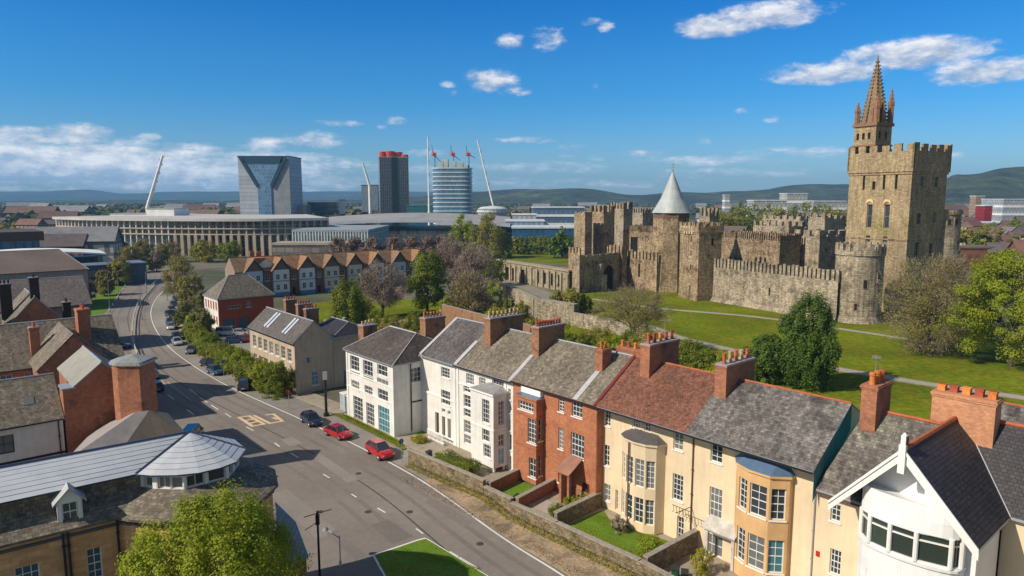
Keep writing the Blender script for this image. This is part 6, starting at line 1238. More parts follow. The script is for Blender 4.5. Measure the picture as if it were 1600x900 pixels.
# terrace garden plants
hm = hedge_mesh('foliage', [(0, 0), (5.6, -.9)], 2.0, 1.5, leaf_mid, 9000, .14, 5); p = P(690, 724); t = thing('hedge', 'dark clipped hedge in front of the white bay', 'hedge', p, TF.r + .25); o = bpy.data.objects.new('foliage', hm); COL.objects.link(o); o.parent = t
for px, py, H_, r_, lm, lb in [(655, 692, .9, 1.2, leaf_yellow, 'low yellow green shrub beside the white end block'), (1016, 868, 1.6, 1.25, leaf_bright, 'round light green shrub on the cream house lawn'), (966, 832, 1.5, .8, leaf_brown, 'twiggy brown shrub at the foot of the bow bay'), (1096, 896, 2.2, .95, leaf_yellow, 'golden green shrub beside the cream porch'), (894, 795, 1.1, 1.0, leaf_bright, 'bushy green shrub in front of the brick porch'), (868, 806, 1.1, 1.0, leaf_mid, 'darker low shrub beside the garden wall'), (735, 746, .8, .8, leaf_olive, 'low olive plant on the garden wall'), (912, 790, 1.3, .7, leaf_bright, 'upright green shrub beside the brick house door'), (684, 716, .7, .3, leaf_bright, 'small weed clump at the end of the front wall')]:
    bush(lb, P(px, py), H_, r_, lm, n=2600, leaf=.12, seed=130 + px, clumps=40, cr=.28, name='shrub', cat='shrub')
# garden walls
E_ = lambda px, py: P(px, py)
def gw(label, pts, h, m=wall_stone, th=.4, name='garden_wall'): return lowwall(label, pts, h, th, m, name)
gw('long rough stone front wall running along the dirt verge', [E_(640, 722), E_(700, 748), E_(757, 773)], 1.5)
gw('ivy stained middle stretch of the stone front wall', [E_(758, 775), E_(800, 795)], 1.0)
gw('weathered stone front wall of the cream house lawn', [E_(800, 806), E_(870, 838), E_(1000, 900), E_(1080, 945)], 1.3)
gw('dark red brick wall beside the brick house lawn', [E_(764, 772), E_(818, 746)], 1.2, dark_brick)
gw('dark brick wall between the small lawn and the gravel path', [E_(808, 797), E_(876, 760)], 1.2, dark_brick)
gw('mossy stone wall dividing the brick house from the cream house', [E_(868, 826), E_(937, 792)], 1.5)
gw('stone wall between the lawn and the cream porch', [E_(1008, 902), E_(1086, 858)], 1.7)
# ================================================================ STREET FURNITURE
def post(label, px, pyb, H_, r_=.09, name='post', m=black_paint, arm=None):
    p = P(px, pyb); t = thing(name, label, 'post', p); b = MB(); b.tube((0, 0, 0), (0, 0, H_), r_, r_ * .8, 8); b.drum((0, 0), r_ * 2, 0, .4, 8); b.build('pole', m, t)
    if arm: b = MB(); b.tube((0, 0, H_ - .2), (arm, .3, H_ + .5), .05, n=6); b.build('arm', m, t); b = MB(); b.drum((arm, .3), .28, H_ + .35, H_ + .62, 10, r1=.1); b.build('lamp_head', grey_metal, t)
    return t
t = post('thick black post beside the white end block', 510, 650, 6.2, .2, 'post'); b = MB(); b.box(-.3, .3, -.2, .2, 5.2, 6.3); b.build('lamp_head', grey_metal, t)
t = post('tall black lamp post with cross arms near the annex', 500, 912, 6.0, .1, 'lamp_post'); b = MB(); b.tube((-1.0, -.2, 5.6), (1.0, .3, 6.0), .04, n=5); b.tube((-.9, -.3, 4.6), (.1, 0, 5.2), .035, n=5); b.build('arm', grey_metal, t); b = MB(); b.box(-.13, .13, -.13, .13, 4.9, 5.7); b.build('lamp_head', black_paint, t)
t = post('street lamp with a curved arm beside the road junction', 532, 884, 2.6, .06, 'street_lamp', mat('pale_post', (.5, .5, .48), .5), -1.2)
for i, (px, py) in enumerate([(186, 468), (172, 488), (230, 470), (222, 500), (262, 470)]): post(['slim lamp post on the left lawn of the avenue', 'nearer slim lamp post on the left lawn', 'slim lamp post by the far median rail', 'slim lamp post beside the median rail', 'slim lamp post beside the golden olive tree'][i], px, py, 8.5, .08, 'lamp_post', grey_metal, 1.4)
rp = smooth_path([P(*q) for q in [(218, 566), (209, 540), (208, 512), (213, 485), (224, 464), (246, 440)]], 5)
t = thing('guard_rail', 'pale metal guard rail on the median of the avenue', 'railing', rp[0]); b = MB(); o0 = rp[0]
for a, c in zip(rp[:-1], rp[1:]):
    for z in (.55, 1.0): b.tube(a - o0 + V3(0, 0, z), c - o0 + V3(0, 0, z), .07, n=5, caps=False)
b.build('rail', mat('rail_pale', (.5, .54, .58), .5), t); ps = resamp(rp, 32); b = None
for p in ps:
    b = MB(); b.tube(p - o0, p - o0 + V3(0, 0, 1.05), .06, n=5); b.build('post', grey_metal, t)
struct(ribbon('median', rp, -.5, .5, .1, paving, 0))
for i in range(9):
    q_ = P(160, 505).lerp(P(196, 450), i / 8); t = thing('bollard', 'short red and white bollard at the edge of the left roadside lawn', 'bollard', q_, 0, 'bollards along the left roadside lawn'); b = MB(); b.tube((0, 0, 0), (0, 0, .5), .14, n=6); b.build('base', mat('boll_red', (.4, .05, .03), .6), t); b = MB(); b.tube((0, 0, .5), (0, 0, 1.1), .13, n=6); b.build('top', white_paint, t)
# glass bus shelter beside the end block
p = P(545, 655); t = thing('glass_shelter', 'small glass shelter against the left wall of the white end block', 'shelter', TF.w(-33.2, -4.0), TF.r)
b = MB()
for x in (0, 1.1, 2.2):
    for y in (0, 1.2): b.box(x - .04, x + .04, y - .04, y + .04, 0, 2.6)
b.box(-.1, 2.3, -.1, 1.3, 2.6, 2.72); b.build('frame', white_paint, t); b = MB(); b.box(.05, 1.05, -.01, .01, .2, 2.5); b.box(1.15, 2.15, -.01, .01, .2, 2.5); b.build('pane', mat('pale_glass', (.35, .42, .46), .15, .1, spec=.7), t)
for i, (u_, v_) in enumerate([(-9.5, -5.0), (6.2, -5.2), (24.5, -4.6), (25.3, -4.5)]):
    t = thing('wheelie_bin', ['grey wheeled bin behind the front wall below the slit windows', 'green wheeled bin by the gravel path of the brick house', 'green wheeled bin in the yard of the cream porch', 'black wheeled bin next to the green one by the cream porch'][i], 'bin', TF.w(u_, v_), TF.r + .2 * i); b = MB(); b.prism([(-.26, -.3), (.26, -.3), (.26, .3), (-.26, .3)], .05, .95); b.build('body', mat('bin_%d' % i, ((.12, .12, .13), (.02, .09, .04), (.02, .09, .04), (.02, .02, .02))[i], .5), t)
    b = MB(); b.slab([(-.3, -.34, .98), (.3, -.34, .98), (.3, .34, 1.08), (-.3, .34, 1.08)], .06); b.build('lid', mat('bin_lid', (.03, .035, .03), .5), t)
    for s_ in (-1, 1): b = MB(); b.tube((s_ * .28 - .03, .3, .1), (s_ * .28 + .03, .3, .1), .1, n=10); b.build('wheel', tyre_m, t)
for i, (px, py, m_) in enumerate([(628, 724, (.02, .12, .35)), (452, 640, (.5, .02, .02)), (350, 588, (.02, .12, .35))]):
    p = P(px, py); t = thing('road_sign', ['round blue road sign on a grey pole at the end of the front wall', 'round red road sign on the pavement before the shelter', 'round blue road sign beside the hedge cars'][i], 'sign', (p.x, p.y, .1), RD + math.pi / 2); b = MB(); b.tube((0, 0, 0), (0, 0, 2.7), .04, n=6); b.build('pole', grey_metal, t)
    b = MB(); b.tube((0, -.07, 2.5), (0, -.04, 2.5), .32, n=18); b.build('disc', mat('sign_col%d' % i, m_, .4), t)
# iron lantern bracket on the cream house
p = TF.w(22.1, .3); hh = TF.F(1108, 808, .3)[1]; t = thing('iron_sign_bracket', 'black scrolled iron lantern bracket fixed beside the drainpipe of the cream houses', 'bracket', (p.x, p.y, hh), TF.r); b = MB()
b.tube((0, .5, 0), (0, -1.6, .1), .035, n=5); b.tube((-1.0, -.8, .25), (1.0, -.8, .25), .03, n=5)
for i in range(7):
    x = -.9 + i * .3; b.tube((x, -.8, .25), (x + .08, -.8, -.25), .025, n=4); b.tube((x + .08, -.8, -.25), (x - .1, -.8, -.4), .02, n=4)
for k in range(12): a0, a1 = k * .52, (k + 1) * .52; b.tube((0, -.9 + .35 * math.cos(a0), -.3 + .35 * math.sin(a0)), (0, -.9 + .35 * math.cos(a1), -.3 + .35 * math.sin(a1)), .025, n=4)
b.build('scrollwork', mat('iron', (.05, .045, .04), .6), t)
# ================================================================ CARS
pc = dict(red=paint('paint_red', (.42, .008, .015)), red2=paint('paint_crimson', (.36, .006, .012)), navy=paint('paint_navy', (.015, .022, .05)), black=paint('paint_black', (.012, .013, .016)), grey=paint('paint_grey', (.12, .13, .14)), silver=paint('paint_silver', (.42, .44, .46)), dblue=paint('paint_blue', (.03, .07, .13)), white=paint('paint_white', (.6, .62, .62)))
def CAR(label, px, py, kind, col, dh=0.0, away=False, name='parked_car', group=None):
    p = P(px, py); j = min(range(len(RL) - 1), key=lambda i: (RL[i] - p).length); d = RL[j + 1] - RL[j]; h = math.atan2(d.y, d.x) + (0 if away else math.pi) + math.radians(dh); return car(label, (p.x, p.y, .012), h, kind, pc[col], name, group)
CAR('bright red hatchback parked at the end of the front wall', 594, 712, 'suv', 'red', -4)
CAR('crimson saloon parked just behind the red hatchback', 529, 682, 'saloon', 'red2', 4)
CAR('small dark navy car parked beside the crimson saloon', 487, 662, 'hatch', 'navy', -6)
CAR('dark navy saloon parked alone beside the hedge', 383, 607, 'suv', 'navy', 150 - 180, True)
CAR('dark blue grey saloon, nearer of a close pair by the hedge', 337, 584, 'hatch', 'dblue', 6)
CAR('black saloon, farther of a close pair by the hedge', 326, 573, 'saloon', 'black', 6)
CAR('dark grey car parked at the narrow part of the hedge', 300, 551, 'hatch', 'grey', -25)
CAR('silver car parked behind a black one', 277, 538, 'saloon', 'silver'); CAR('black car parked in front of a silver one', 276, 530, 'hatch', 'black')
CAR('pale silver car parked below the rounded green tree', 269, 514, 'hatch', 'silver', -15); CAR('dark car beside the pale silver one', 266, 506, 'saloon', 'dblue'); CAR('black car halfway up the avenue parking', 267, 495, 'suv', 'black', 15)
CAR('grey car third from the far end of the avenue parking', 269, 487, 'hatch', 'grey', 10); CAR('navy car second from the far end of the avenue parking', 272, 478, 'saloon', 'navy', 10); CAR('farthest parked car, blue, by the avenue trees', 275, 470, 'hatch', 'dblue', 10)
CAR('blue grey van parked behind the metal roofed hall', 300, 690, 'van', 'dblue', -35, True, 'parked_van'); CAR('dark red tailed car on the near left carriageway', 186, 545, 'saloon', 'navy', 90)
CAR('dark car half hidden beside the stair tower', 243, 610, 'hatch', 'black', 0, True); CAR('grey car passing the stair tower', 238, 590, 'saloon', 'grey', 0, True)
CAR('white van parked below the red brick building', 356, 524, 'van', 'white', 60, name='parked_van'); CAR('pale hatchback parked against the red brick wall', 376, 524, 'hatch', 'silver', 60)
CAR('bright red car in the yard behind the hedge', 388, 534, 'hatch', 'red', 70); CAR('blue car in the yard next to the red one', 368, 536, 'hatch', 'dblue', 70)
struct(sheet('car_yard', [P(*q) for q in [(335, 540), (345, 517), (420, 522), (410, 548), (360, 556)]], .02, asphalt_old))
# ================================================================ THE CITY BEHIND
def city_glass(name, col, row=3.5, colw=1.6, mort=2.0, lo=.7, hi=1.25, rough=.25): return mat(name, col, rough, .08, .05, .01, pat=(lo, hi), pd=(colw, row, .18), mortar=mort, spec=.8)
def px_w(px0, px1, d): return (px1 - px0) / FPX * d
def cbox(label, name, px0, px1, ytop, d, depth, wm, rot=0, roof=None, bands=0, bm=None, cat='building', fins=0, fm=None, group=None, par=1.0):
    x0 = (px0 - 800) / FPX * d; w_ = px_w(px0, px1, d); H_ = Zat(x0 + w_ / 2, d, ytop); t = thing(name, label, cat, (x0, d, 0), math.radians(rot), group); b = MB(); b.box(0, w_, 0, depth, 0, H_); b.build('wall', wm, t)
    b = MB(); b.box(-.4, w_ + .4, -.4, depth + .4, H_, H_ + par); b.build('roof', roof or mat('city_roof', (.3, .3, .3), .8), t)
    if bands:
        b = MB()
        for i in range(1, bands): b = MB(); z = H_ * i / bands; b.box(-.35, w_ + .35, -.35, depth + .35, z, z + H_ / bands * .28); b.build('floor_band', bm or white_paint, t)
    if fins:
        b = MB()
        for i in range(fins + 1): x = w_ * i / fins; b.box(x - .15, x + .15, -.5, 0, 0, H_)
        b.build('fin', fm or white_paint, t)
    return t, w_, H_
pale_panel = mat('city_panel', (.42, .45, .50), .5, .05, .1, pat=(.9, 1.08), pd=(60, 4, .25), mortar=.6)
t, w_, H_ = cbox('tall pale tower with a dark blue Y shaped glass front', 'office_tower', 378, 457, 245, 700, 40, pale_panel, roof=mat('navy_roof', (.03, .06, .10), .5))
b = MB(); q = [(.06, H_), (.90, H_), (.64, H_ * .60), (.63, 0), (.38, 0), (.37, H_ * .60)]
def front_poly(b, pts, y0, y1, mi=0):
    pts = [(p[0] * w_, p[1]) for p in pts][::-1]; n_ = len(pts); b.face([(p[0], y0, p[1]) for p in pts][::-1], mi); b.face([(p[0], y1, p[1]) for p in pts], mi)
    for i in range(n_): a, c = pts[i], pts[(i + 1) % n_]; b.face([(a[0], y0, a[1]), (c[0], y0, c[1]), (c[0], y1, c[1]), (a[0], y1, a[1])], mi)
front_poly(b, q, -1.6, 0); b.build('glass_front', city_glass('y_glass', (.10, .20, .33), 3.5, 3, 1.5), t)
for pts in ([(.02, H_), (.10, H_), (.40, H_ * .6), (.36, H_ * .6 - 2)], [(.88, H_), (.98, H_), (.66, H_ * .6 - 2), (.62, H_ * .6)], [(.1, H_), (.9, H_), (.87, H_ - 6), (.13, H_ - 6)]):
    b = MB(); front_poly(b, pts, -2.6, -1.6); b.build('dark_frame', mat('navy_frame', (.02, .06, .10), .4), t)
b = MB(); b.box(w_ * .68, w_, -.6, 0, 0, H_ - .5); b.build('side_panel', mat('side_panel_m', (.26, .28, .30), .6, .05, .1, pat=(.9, 1.1), pd=(2, 2, .15), mortar=.7), t)
b = MB(); b.box(w_ * .8, w_ * 1.08, -4, -.7, 0, H_ * .17); b.build('base_block', mat('navy_frame', (.02, .06, .10)), t)
t, w_, H_ = cbox('dark glass tower crowned with red rooftop drums', 'office_tower', 596, 640, 246, 680, 26, city_glass('t2_glass', (.07, .085, .10), 3.2, 1.4, 2.6), rot=14, fins=14, fm=mat('fin_grey', (.20, .21, .22), .5))
b = MB(); b.box(w_ * .42, w_ * .62, -1.0, 0, 0, H_ + .5); b.build('core', mat('core_dark', (.02, .03, .035), .3), t)
b = MB(); b.drum((w_ * .38, 9), 5, H_, H_ + 6.5, 14); b.build('red_drum', mat('red_drum_m', (.55, .06, .035), .5), t); b = MB(); b.drum((w_ * .68, 12), 4.6, H_, H_ + 6, 14); b.build('red_drum', mat('red_drum_m', (.55, .06, .035)), t); b = MB(); b.drum((w_ * .12, 8), 3, H_, H_ + 6, 10); b.build('red_drum', mat('red_drum_m', (.55, .06, .035)), t); b = MB(); b.drum((w_ * .9, 10), 4, H_, H_ + 3.5, 10); b.build('red_drum', mat('red_drum_m', (.55, .06, .035)), t)
d = 640; x0 = (708.5 - 800) / FPX * d; rr = px_w(679, 738, d) / 2; H_ = Zat(x0, d - 10, 262); t = thing('round_tower_block', 'rounded glass tower with white floor bands and rooftop cranes', 'building', (x0, d, 0)); ell = [(rr * math.copysign(abs(math.cos(a)) ** .38, math.cos(a)), .7 * rr * math.copysign(abs(math.sin(a)) ** .55, math.sin(a))) for a in [2 * math.pi * i / 36 for i in range(36)]]
b = MB(); b.prism(ell, 0, H_); b.build('wall', city_glass('t3_glass', (.07, .15, .22), 3.4, 1.6, 1.6, .6, 1.5), t); b = MB(); nf = 15
for i in range(1, nf + 1): z = H_ * i / nf; b.prism([(p[0] * 1.03, p[1] * 1.04) for p in ell], z - .9, z)
b.build('floor_band', mat('band_blue_white', (.55, .62, .68), .5), t); b = MB()
for x_, h_ in ((-10, 5), (-6, 8), (1, 6), (8, 5), (12, 3)): b.box(x_ - 2.2, x_ + 2.2, -5, 3, H_, H_ + h_)
b.build('plant_room', mat('plant_pale', (.5, .55, .52), .7), t)
for i in range(12): pass
for i, x_ in enumerate((-16, 1, 15)):
    c = thing('rooftop_crane', ['left red and grey crane on the banded glass tower', 'middle red and grey crane on the banded glass tower', 'right red and grey crane on the banded glass tower'][i], 'crane', (x0 + x_, d - 2, H_)); b = MB(); b.tube((0, 0, 0), (0, 0, 13), .6, n=5); b.build('mast', grey_metal, c); b = MB(); b.tube((-1.5, 0, 11), (-2.5, 0, 21), .45, .2, 5); b.tube((-2, 0, 13), (6, 0, 5 + i * 2), .5, .3, 5); b.build('jib', mat('steel_blue', (.12, .16, .22), .5), c); b = MB(); b.box(-2.6, 1.5, -1, 1, 11, 13.6); b.drum((-1.2, 0), 1.6, 12, 15, 8, r1=.5); b.build('cab', mat('crane_red', (.5, .03, .04), .5), c)
cbox('small grey slab tower left of the red topped tower', 'office_tower', 567, 594, 290, 900, 30, city_glass('t4_glass', (.10, .13, .16), 3.5, 2, 1.7), rot=-12, roof=mat('navy_roof', (.03, .06, .10)))
cbox('low dark glass office left of the slab tower', 'office_block', 483, 528, 317, 760, 30, city_glass('t5_glass', (.05, .09, .13), 3.5, 2, 1.6), bands=5, bm=mat('band_dark', (.10, .14, .18), .5))
cbox('low teal glass block between the two dark towers', 'office_block', 636, 682, 322, 650, 25, city_glass('t6_glass', (.02, .10, .12), 3, 3, 1.5), roof=mat('teal_roof', (.05, .15, .16), .5))
cbox('thin white chimney like tower on the skyline', 'white_tower', 532, 539, 313, 760, 6, white_paint); cbox('pale scaffolded building beside the Y fronted tower', 'pale_block', 463, 481, 322, 720, 15, city_glass('scaf', (.4, .33, .27), 3, 2, .6))
# masts and cranes
def mast(label, p0, p1, d, r0=1.2, r1=.5, name='mast', m=white_paint, lat=True):
    a = Vector(((p0[0] - 800) / FPX * d, d, 0)); za = Zat(a.x, a.y, p0[1]); c = Vector(((p1[0] - 800) / FPX * d, d, 0)); zc_ = Zat(c.x, c.y, p1[1]); dz = zc_ - CH
    t = thing(name, label, 'mast', (a.x, a.y, 0)); A_ = Vector((0, 0, za)); B_ = Vector((c.x - a.x, 0, zc_)); b = MB()
    if za > 3: b.tube((0, 0, 0), A_, r0 * 1.3, r0 * 1.3, 8)
    b.tube(A_, B_, r0, r1, 8); b.build('pole', m, t)
    b = MB(); dv = (B_ - A_).normalized(); sd_ = dv.cross(Vector((0, 1, 0)))
    for i in range(12):
        f0, f1 = i / 12, (i + 1) / 12; b.tube(A_.lerp(B_, f0) + sd_ * r0 * (1.3 if i % 2 else -1.3), A_.lerp(B_, f1) + sd_ * r0 * (-1.3 if i % 2 else 1.3), .22, n=4, caps=False)
    b.build('bracing', mat('steel_pale', (.45, .47, .5), .5), t); return t
mast('leaning white lattice stadium mast at the far left', (235, 322), (263, 243), 470, 1.25, .8); mast('tall upright white mast beside the banded glass tower', (671, 330), (671, 214), 640, .8, .45); mast('leaning white mast right of the banded glass tower', (771, 322), (747, 219), 600, .85, .5); mast('short leaning white mast behind the slab tower', (580, 292), (570, 255), 850, 1.5, 1.0)
# the big colonnaded arena
fpts = [Vector((-262, 398, 0)), Vector((-235, 380, 0)), Vector((-205, 369, 0)), Vector((-170, 362, 0)), Vector((-140, 360, 0)), Vector((-118, 366, 0)), Vector((-100, 378, 0))]
fs = smooth_path(fpts, 6); t = thing('arena', 'long curved arena with white and stone columns, glass walls and a flat pale roof', 'building', (fs[0].x, fs[0].y, 0)); o0 = fs[0]; Ht = Zat(-190, 366, 341)
cen = Vector((-180, 560, 0)); ins = lambda p, d_: p + (cen - p).normalized() * d_; back = [ins(p, 90) for p in fs[::-1]]; base = [p - o0 for p in fs] + [p - o0 for p in back]; b = MB(); b.prism([ins(p, 3.5) - o0 for p in fs] + [ins(p, 80) - o0 for p in fs[::-1]], 0, Ht - 1.4); b.build('glass_wall', city_glass('arena_glass', (.07, .085, .09), 4, 3, 3.0, .5, 2.2), t)
b = MB(); b.prism([ins(p, -1.5) - o0 for p in fs] + [p - o0 for p in back], Ht - 1.4, Ht); b.build('roof', mat('arena_roof', (.50, .48, .46), .7, .1, .05), t)
b = MB()
for z in (Ht - 5.6, Ht - 8.6): b.prism([ins(p, 0) - o0 for p in fs] + [ins(p, 5) - o0 for p in fs[::-1]], z, z + .6)
b.build('floor_slab', mat('arena_slab', (.45, .38, .30), .8), t)
cp = resamp(fs, 46)
for i, p in enumerate(cp):
    p = ins(p, .8) - o0; b = MB()
    if i < 24: b.tube((p.x, p.y, 0), (p.x, p.y, Ht - 1.4), .38, n=6); b.build('column', white_paint, t)
    else: b.prism([p + Vector((s[0], s[1], 0)) for s in ((-.8, -.8), (.8, -.8), (.8, .8), (-.8, .8))], 0, Ht - 8.5); b.prism([p + Vector((s[0], s[1], 0)) for s in ((-.35, -.35), (.35, -.35), (.35, .35), (-.35, .35))], Ht - 8.5, Ht - 1.4); b.build('column', mat('arena_stone', (.42, .34, .26), .9), t)
cbox('white box on the roof of the colonnaded arena', 'roof_block', 232, 275, 326, 420, 20, white_paint, par=.3); cbox('long low white roof storey on the arena', 'roof_block', 176, 232, 334, 425, 16, white_paint, par=.3)
cbox('long glass fronted hall right of the arena', 'glass_hall', 458, 575, 362, 345, 60, city_glass('hall_glass', (.22, .33, .36), 4, 2.2, 2.0, .8, 1.2), fins=26, roof=mat('hall_roof', (.3, .33, .35), .6)); cbox('flat roofed block with planted roof edge in front of the glass hall', 'low_block', 425, 560, 383, 320, 14, mat('low_block_wall', (.22, .19, .17), .8, .1, .3, pat=(.6, 1.3), pd=(4, 2.5, .2), mortar=.5), roof=mat('low_block_roof', (.35, .31, .25), .8))
# stadium roof
t = thing('stadium', 'long dark curved stadium roof behind the glass hall', 'stadium', ((575 - 800) / FPX * 420, 420, 0)); W_ = px_w(480, 800, 420); b = MB(); N = 18
for i in range(N):
    f = lambda s: 12.0 + 5.2 * math.sin(math.pi * (.15 + .7 * s)); s0, s1 = i / N, (i + 1) / N; b.slab([(s0 * W_ - 38, 0, f(s0)), (s1 * W_ - 38, 0, f(s1)), (s1 * W_ - 38, 60, f(s1) + 3), (s0 * W_ - 38, 60, f(s0) + 3)], 1.6, 0, 1)
b.build('roof', [mat('stadium_roof', (.33, .32, .30), .6, .15, .05), mat('stadium_edge', (.42, .45, .5), .5)], t); b = MB(); b.box(-36, W_ - 40, 3, 58, 0, 11.5); b.build('wall', mat('stadium_wall', (.05, .06, .07), .4, .2, .1, pat=(.6, 1.3), pd=(3, 4, .2), mortar=1.8), t)
# domed white building and pale blocks right of the towers
t = thing('domed_building', 'white banded round building with a low dome below the leaning mast', 'building', ((770 - 800) / FPX * 560, 560, 0)); b = MB(); b.drum((0, 0), 12, 0, 22, 24); b.build('wall', city_glass('dome_wall', (.25, .3, .34), 3.2, 2, 2.2), t); b = MB()
for z in (5, 10, 14.5, 19): b.drum((0, 0), 12.8, z, z + 1.6, 24)
b.drum((0, 0), 12.5, 21.5, 23.2, 24, r1=9); b.drum((0, 0), 9, 23.2, 24, 24, r1=2); b.build('dome', mat('pale_dome', (.55, .56, .57), .6), t)
WB = [('blue fronted long white block behind the castle terrace', 832, 912, 325, 470, 24, (.16, .27, .42)), ('white flat roofed block left of the blue fronted one', 800, 838, 336, 450, 16, (.42, .45, .48)), ('bright blue industrial shed beyond the hedge', 800, 905, 357, 400, 30, (.03, .12, .24)), ('pale blue roofed shed below the white blocks', 790, 850, 346, 430, 26, (.25, .38, .50)),
      ('white four storey block beyond the inner castle', 1175, 1226, 314, 560, 16, (.55, .56, .55)), ('taller white block behind the four storey one', 1226, 1258, 303, 640, 18, (.6, .62, .62)), ('white terraced block right of the taller one', 1268, 1318, 315, 580, 16, (.55, .56, .56)), ('small white block on the far wooded slope', 1130, 1137, 305, 900, 10, (.6, .6, .6)),
      ('tan office slab beyond the shaded tower', 1519, 1532, 307, 700, 9, (.5, .36, .25)), ('red shed between the distant blocks', 1534, 1546, 322, 620, 12, (.42, .03, .04)), ('white warehouse at the far right', 1562, 1640, 312, 640, 30, (.5, .55, .6)), ('long low hall with pale roof at the far right', 1496, 1600, 349, 580, 30, (.22, .17, .13)), ('red brown roofed range beside the shaded tower', 1500, 1660, 388, 300, 9, (.26, .12, .07)),
      ('brown roofed warehouse in front of the white warehouse', 1490, 1580, 334, 850, 40, (.25, .15, .10)), ('dark roofed shop building right of the keep', 1510, 1560, 370, 380, 14, (.25, .18, .14))]
for i, (lb, a_, c_, yt, d, dp, cl_) in enumerate(WB): cbox(lb, 'distant_block', a_, c_, yt, d, dp, mat('cb%d' % i, tuple(q * .75 for q in cl_), .6, .1, .1, pat=(.8, 1.1), pd=(3.2, 3.2, .7), mortar=.68 if max(cl_) > .4 else 1.2), roof=mat('cbr%d' % i, (.22, .13, .10) if 'red brown' in lb or 'brown' in lb or 'dark roofed' in lb else (.55, .58, .6), .7), bands=4 if 'white' in lb else 0, par=.8)
# scattered town houses and far trees
R.seed(5)
hm_ = []
for k, (wc, rc_) in enumerate([((.55, .52, .46), (.16, .10, .08)), ((.30, .16, .10), (.12, .10, .10)), ((.6, .6, .58), (.22, .22, .23)), ((.42, .34, .26), (.20, .11, .08))]):
    b = MB(); b.box(0, 14, 0, 9, 0, 7); w1 = b.mesh('wall', [mat('town_w%d' % k, wc, .9, .1, .3, pat=(.95, 1.05), pd=(2.6, 3.2, .5), mortar=.35)]); b = MB(); b.slab([(-.4, -.4, 7), (14.4, -.4, 7), (14.4, 4.5, 11), (-.4, 4.5, 11)], .2); b.slab([(14.4, 9.4, 7), (-.4, 9.4, 7), (-.4, 4.5, 11), (14.4, 4.5, 11)], .2); b.face([(0, 0, 7), (0, 9, 7), (0, 4.5, 10.8)]); b.face([(14, 0, 7), (14, 9, 7), (14, 4.5, 10.8)]); hm_.append((w1, b.mesh('roof', [mat('town_r%d' % k, rc_, .85, .2, .5)])))
def blocked(x, y):
    px = 800 + FPX * x / y
    return (y < 330 and (-160 < x < 150)) or (-300 < x < -85 and 340 < y < 470) or (y < 420 and 430 < px < 800) or (y > 400 and y < 520 and 470 < px < 800 and y < 500) or (px < 130 and y < 300)
TL = ['light walled town house in the distance', 'brick town house in the distance', 'white town house in the distance', 'tan town house in the distance']
n_ = 0
while n_ < 150:
    y = R.uniform(240, 1500); px = R.uniform(-20, 1620) if R.random() < .6 else R.choice((R.uniform(0, 130), R.uniform(1480, 1620), R.uniform(800, 1320))); x = (px - 800) / FPX * y
    if blocked(x, y): continue
    k = R.randrange(4); t = thing('town_house', TL[k], 'house', (x, y, 0), R.uniform(-.6, .6), 'distant %s town houses' % ('light', 'brick', 'white', 'tan')[k]); s = R.uniform(.8, 1.6); t.scale = (s * R.uniform(.8, 1.6), s, s)
    for nm, me in zip(('wall', 'roof'), hm_[k]): o = bpy.data.objects.new(nm, me); COL.objects.link(o); o.parent = t
    n_ += 1
for i in range(90):
    y = R.uniform(650, 1900); px = R.choice((R.uniform(790, 1320), R.uniform(1470, 1620), R.uniform(1120, 1320), R.uniform(-10, 380))); x = (px - 800) / FPX * y; k = R.choice((0, 2, 2)); t = thing('town_house', TL[k], 'house', (x, y, 0), R.uniform(-.4, .4), 'distant %s town houses' % ('light', 'brick', 'white', 'tan')[k]); s = R.uniform(1.3, 2.0); t.scale = (s * R.uniform(1, 2.2), s, s)
    for nm, me in zip(('wall', 'roof'), hm_[k]): o = bpy.data.objects.new(nm, me); COL.objects.link(o); o.parent = t
n_ = 0; FT = ['far green tree among the town roofs', 'far olive tree among the town roofs', 'far dark tree among the town roofs', 'far brown tree among the town roofs']; fm_ = [leaf_mid, leaf_olive, leaf_dark, leaf_brown]
while n_ < 270:
    y = 240 * math.exp(R.random() ** .9 * 2.0); px = R.uniform(-40, 1640); x = (px - 800) / FPX * y
    if blocked(x, y) or (y > 500 and 370 < px < 780 and y < 720): continue
    k = R.choice((0, 0, 1, 1, 2, 3)); v_ = R.randrange(2)
    tree(FT[k], (x, y, 0), 13, 6.5, fm_[k], n=900, leaf=1.5, shape='dome', zc=.05, seed=200 + k * 2 + v_, clumps=40, key=('far', k, v_), scale=R.uniform(.7, 1.35), rz=R.uniform(0, 6), name='far_tree', group='far ' + ('green', 'olive', 'dark', 'brown')[k] + ' trees', nl=4); n_ += 1
for i in range(6): tree('round green tree of the hedge line beyond the castle terrace', P(812 + i * 15, 398) + Vector((0, 4, 0)), 9.5, 6, leaf_mid, n=2600, leaf=.8, shape='dome', zc=.02, seed=301, clumps=60, key=('tl', 0), rz=i * 1.3, group='hedge trees beyond the castle terrace')
for i in range(7): tree('purple brown leafless tree of the clipped row behind the gabled houses', (-74 + i * 7.2, 296 + i * 1.5, 0), 12.5, 6.2, leaf_purple, n=2800, leaf=.8, shape='dome', zc=.12, seed=311, clumps=60, key=('pb', 0), rz=i, bare=.4, group='purple brown trees behind the gabled houses')
for i in range(14): tree('tall olive tree massed in front of the white blocks behind the inner castle', ((1118 + i * 15 - 800) / FPX * (430 + 30 * (i % 3)), 430 + 30 * (i % 3), 0), 22 + 3 * (i % 2), 10, (leaf_olive, leaf_mid)[i % 2], n=3600, leaf=1.0, shape='dome', zc=.02, seed=321 + i % 2, clumps=70, key=('ic', i % 2), rz=i * 1.7, scale=(1.15, .95, 1.08)[i % 3], group='olive trees behind the inner castle')
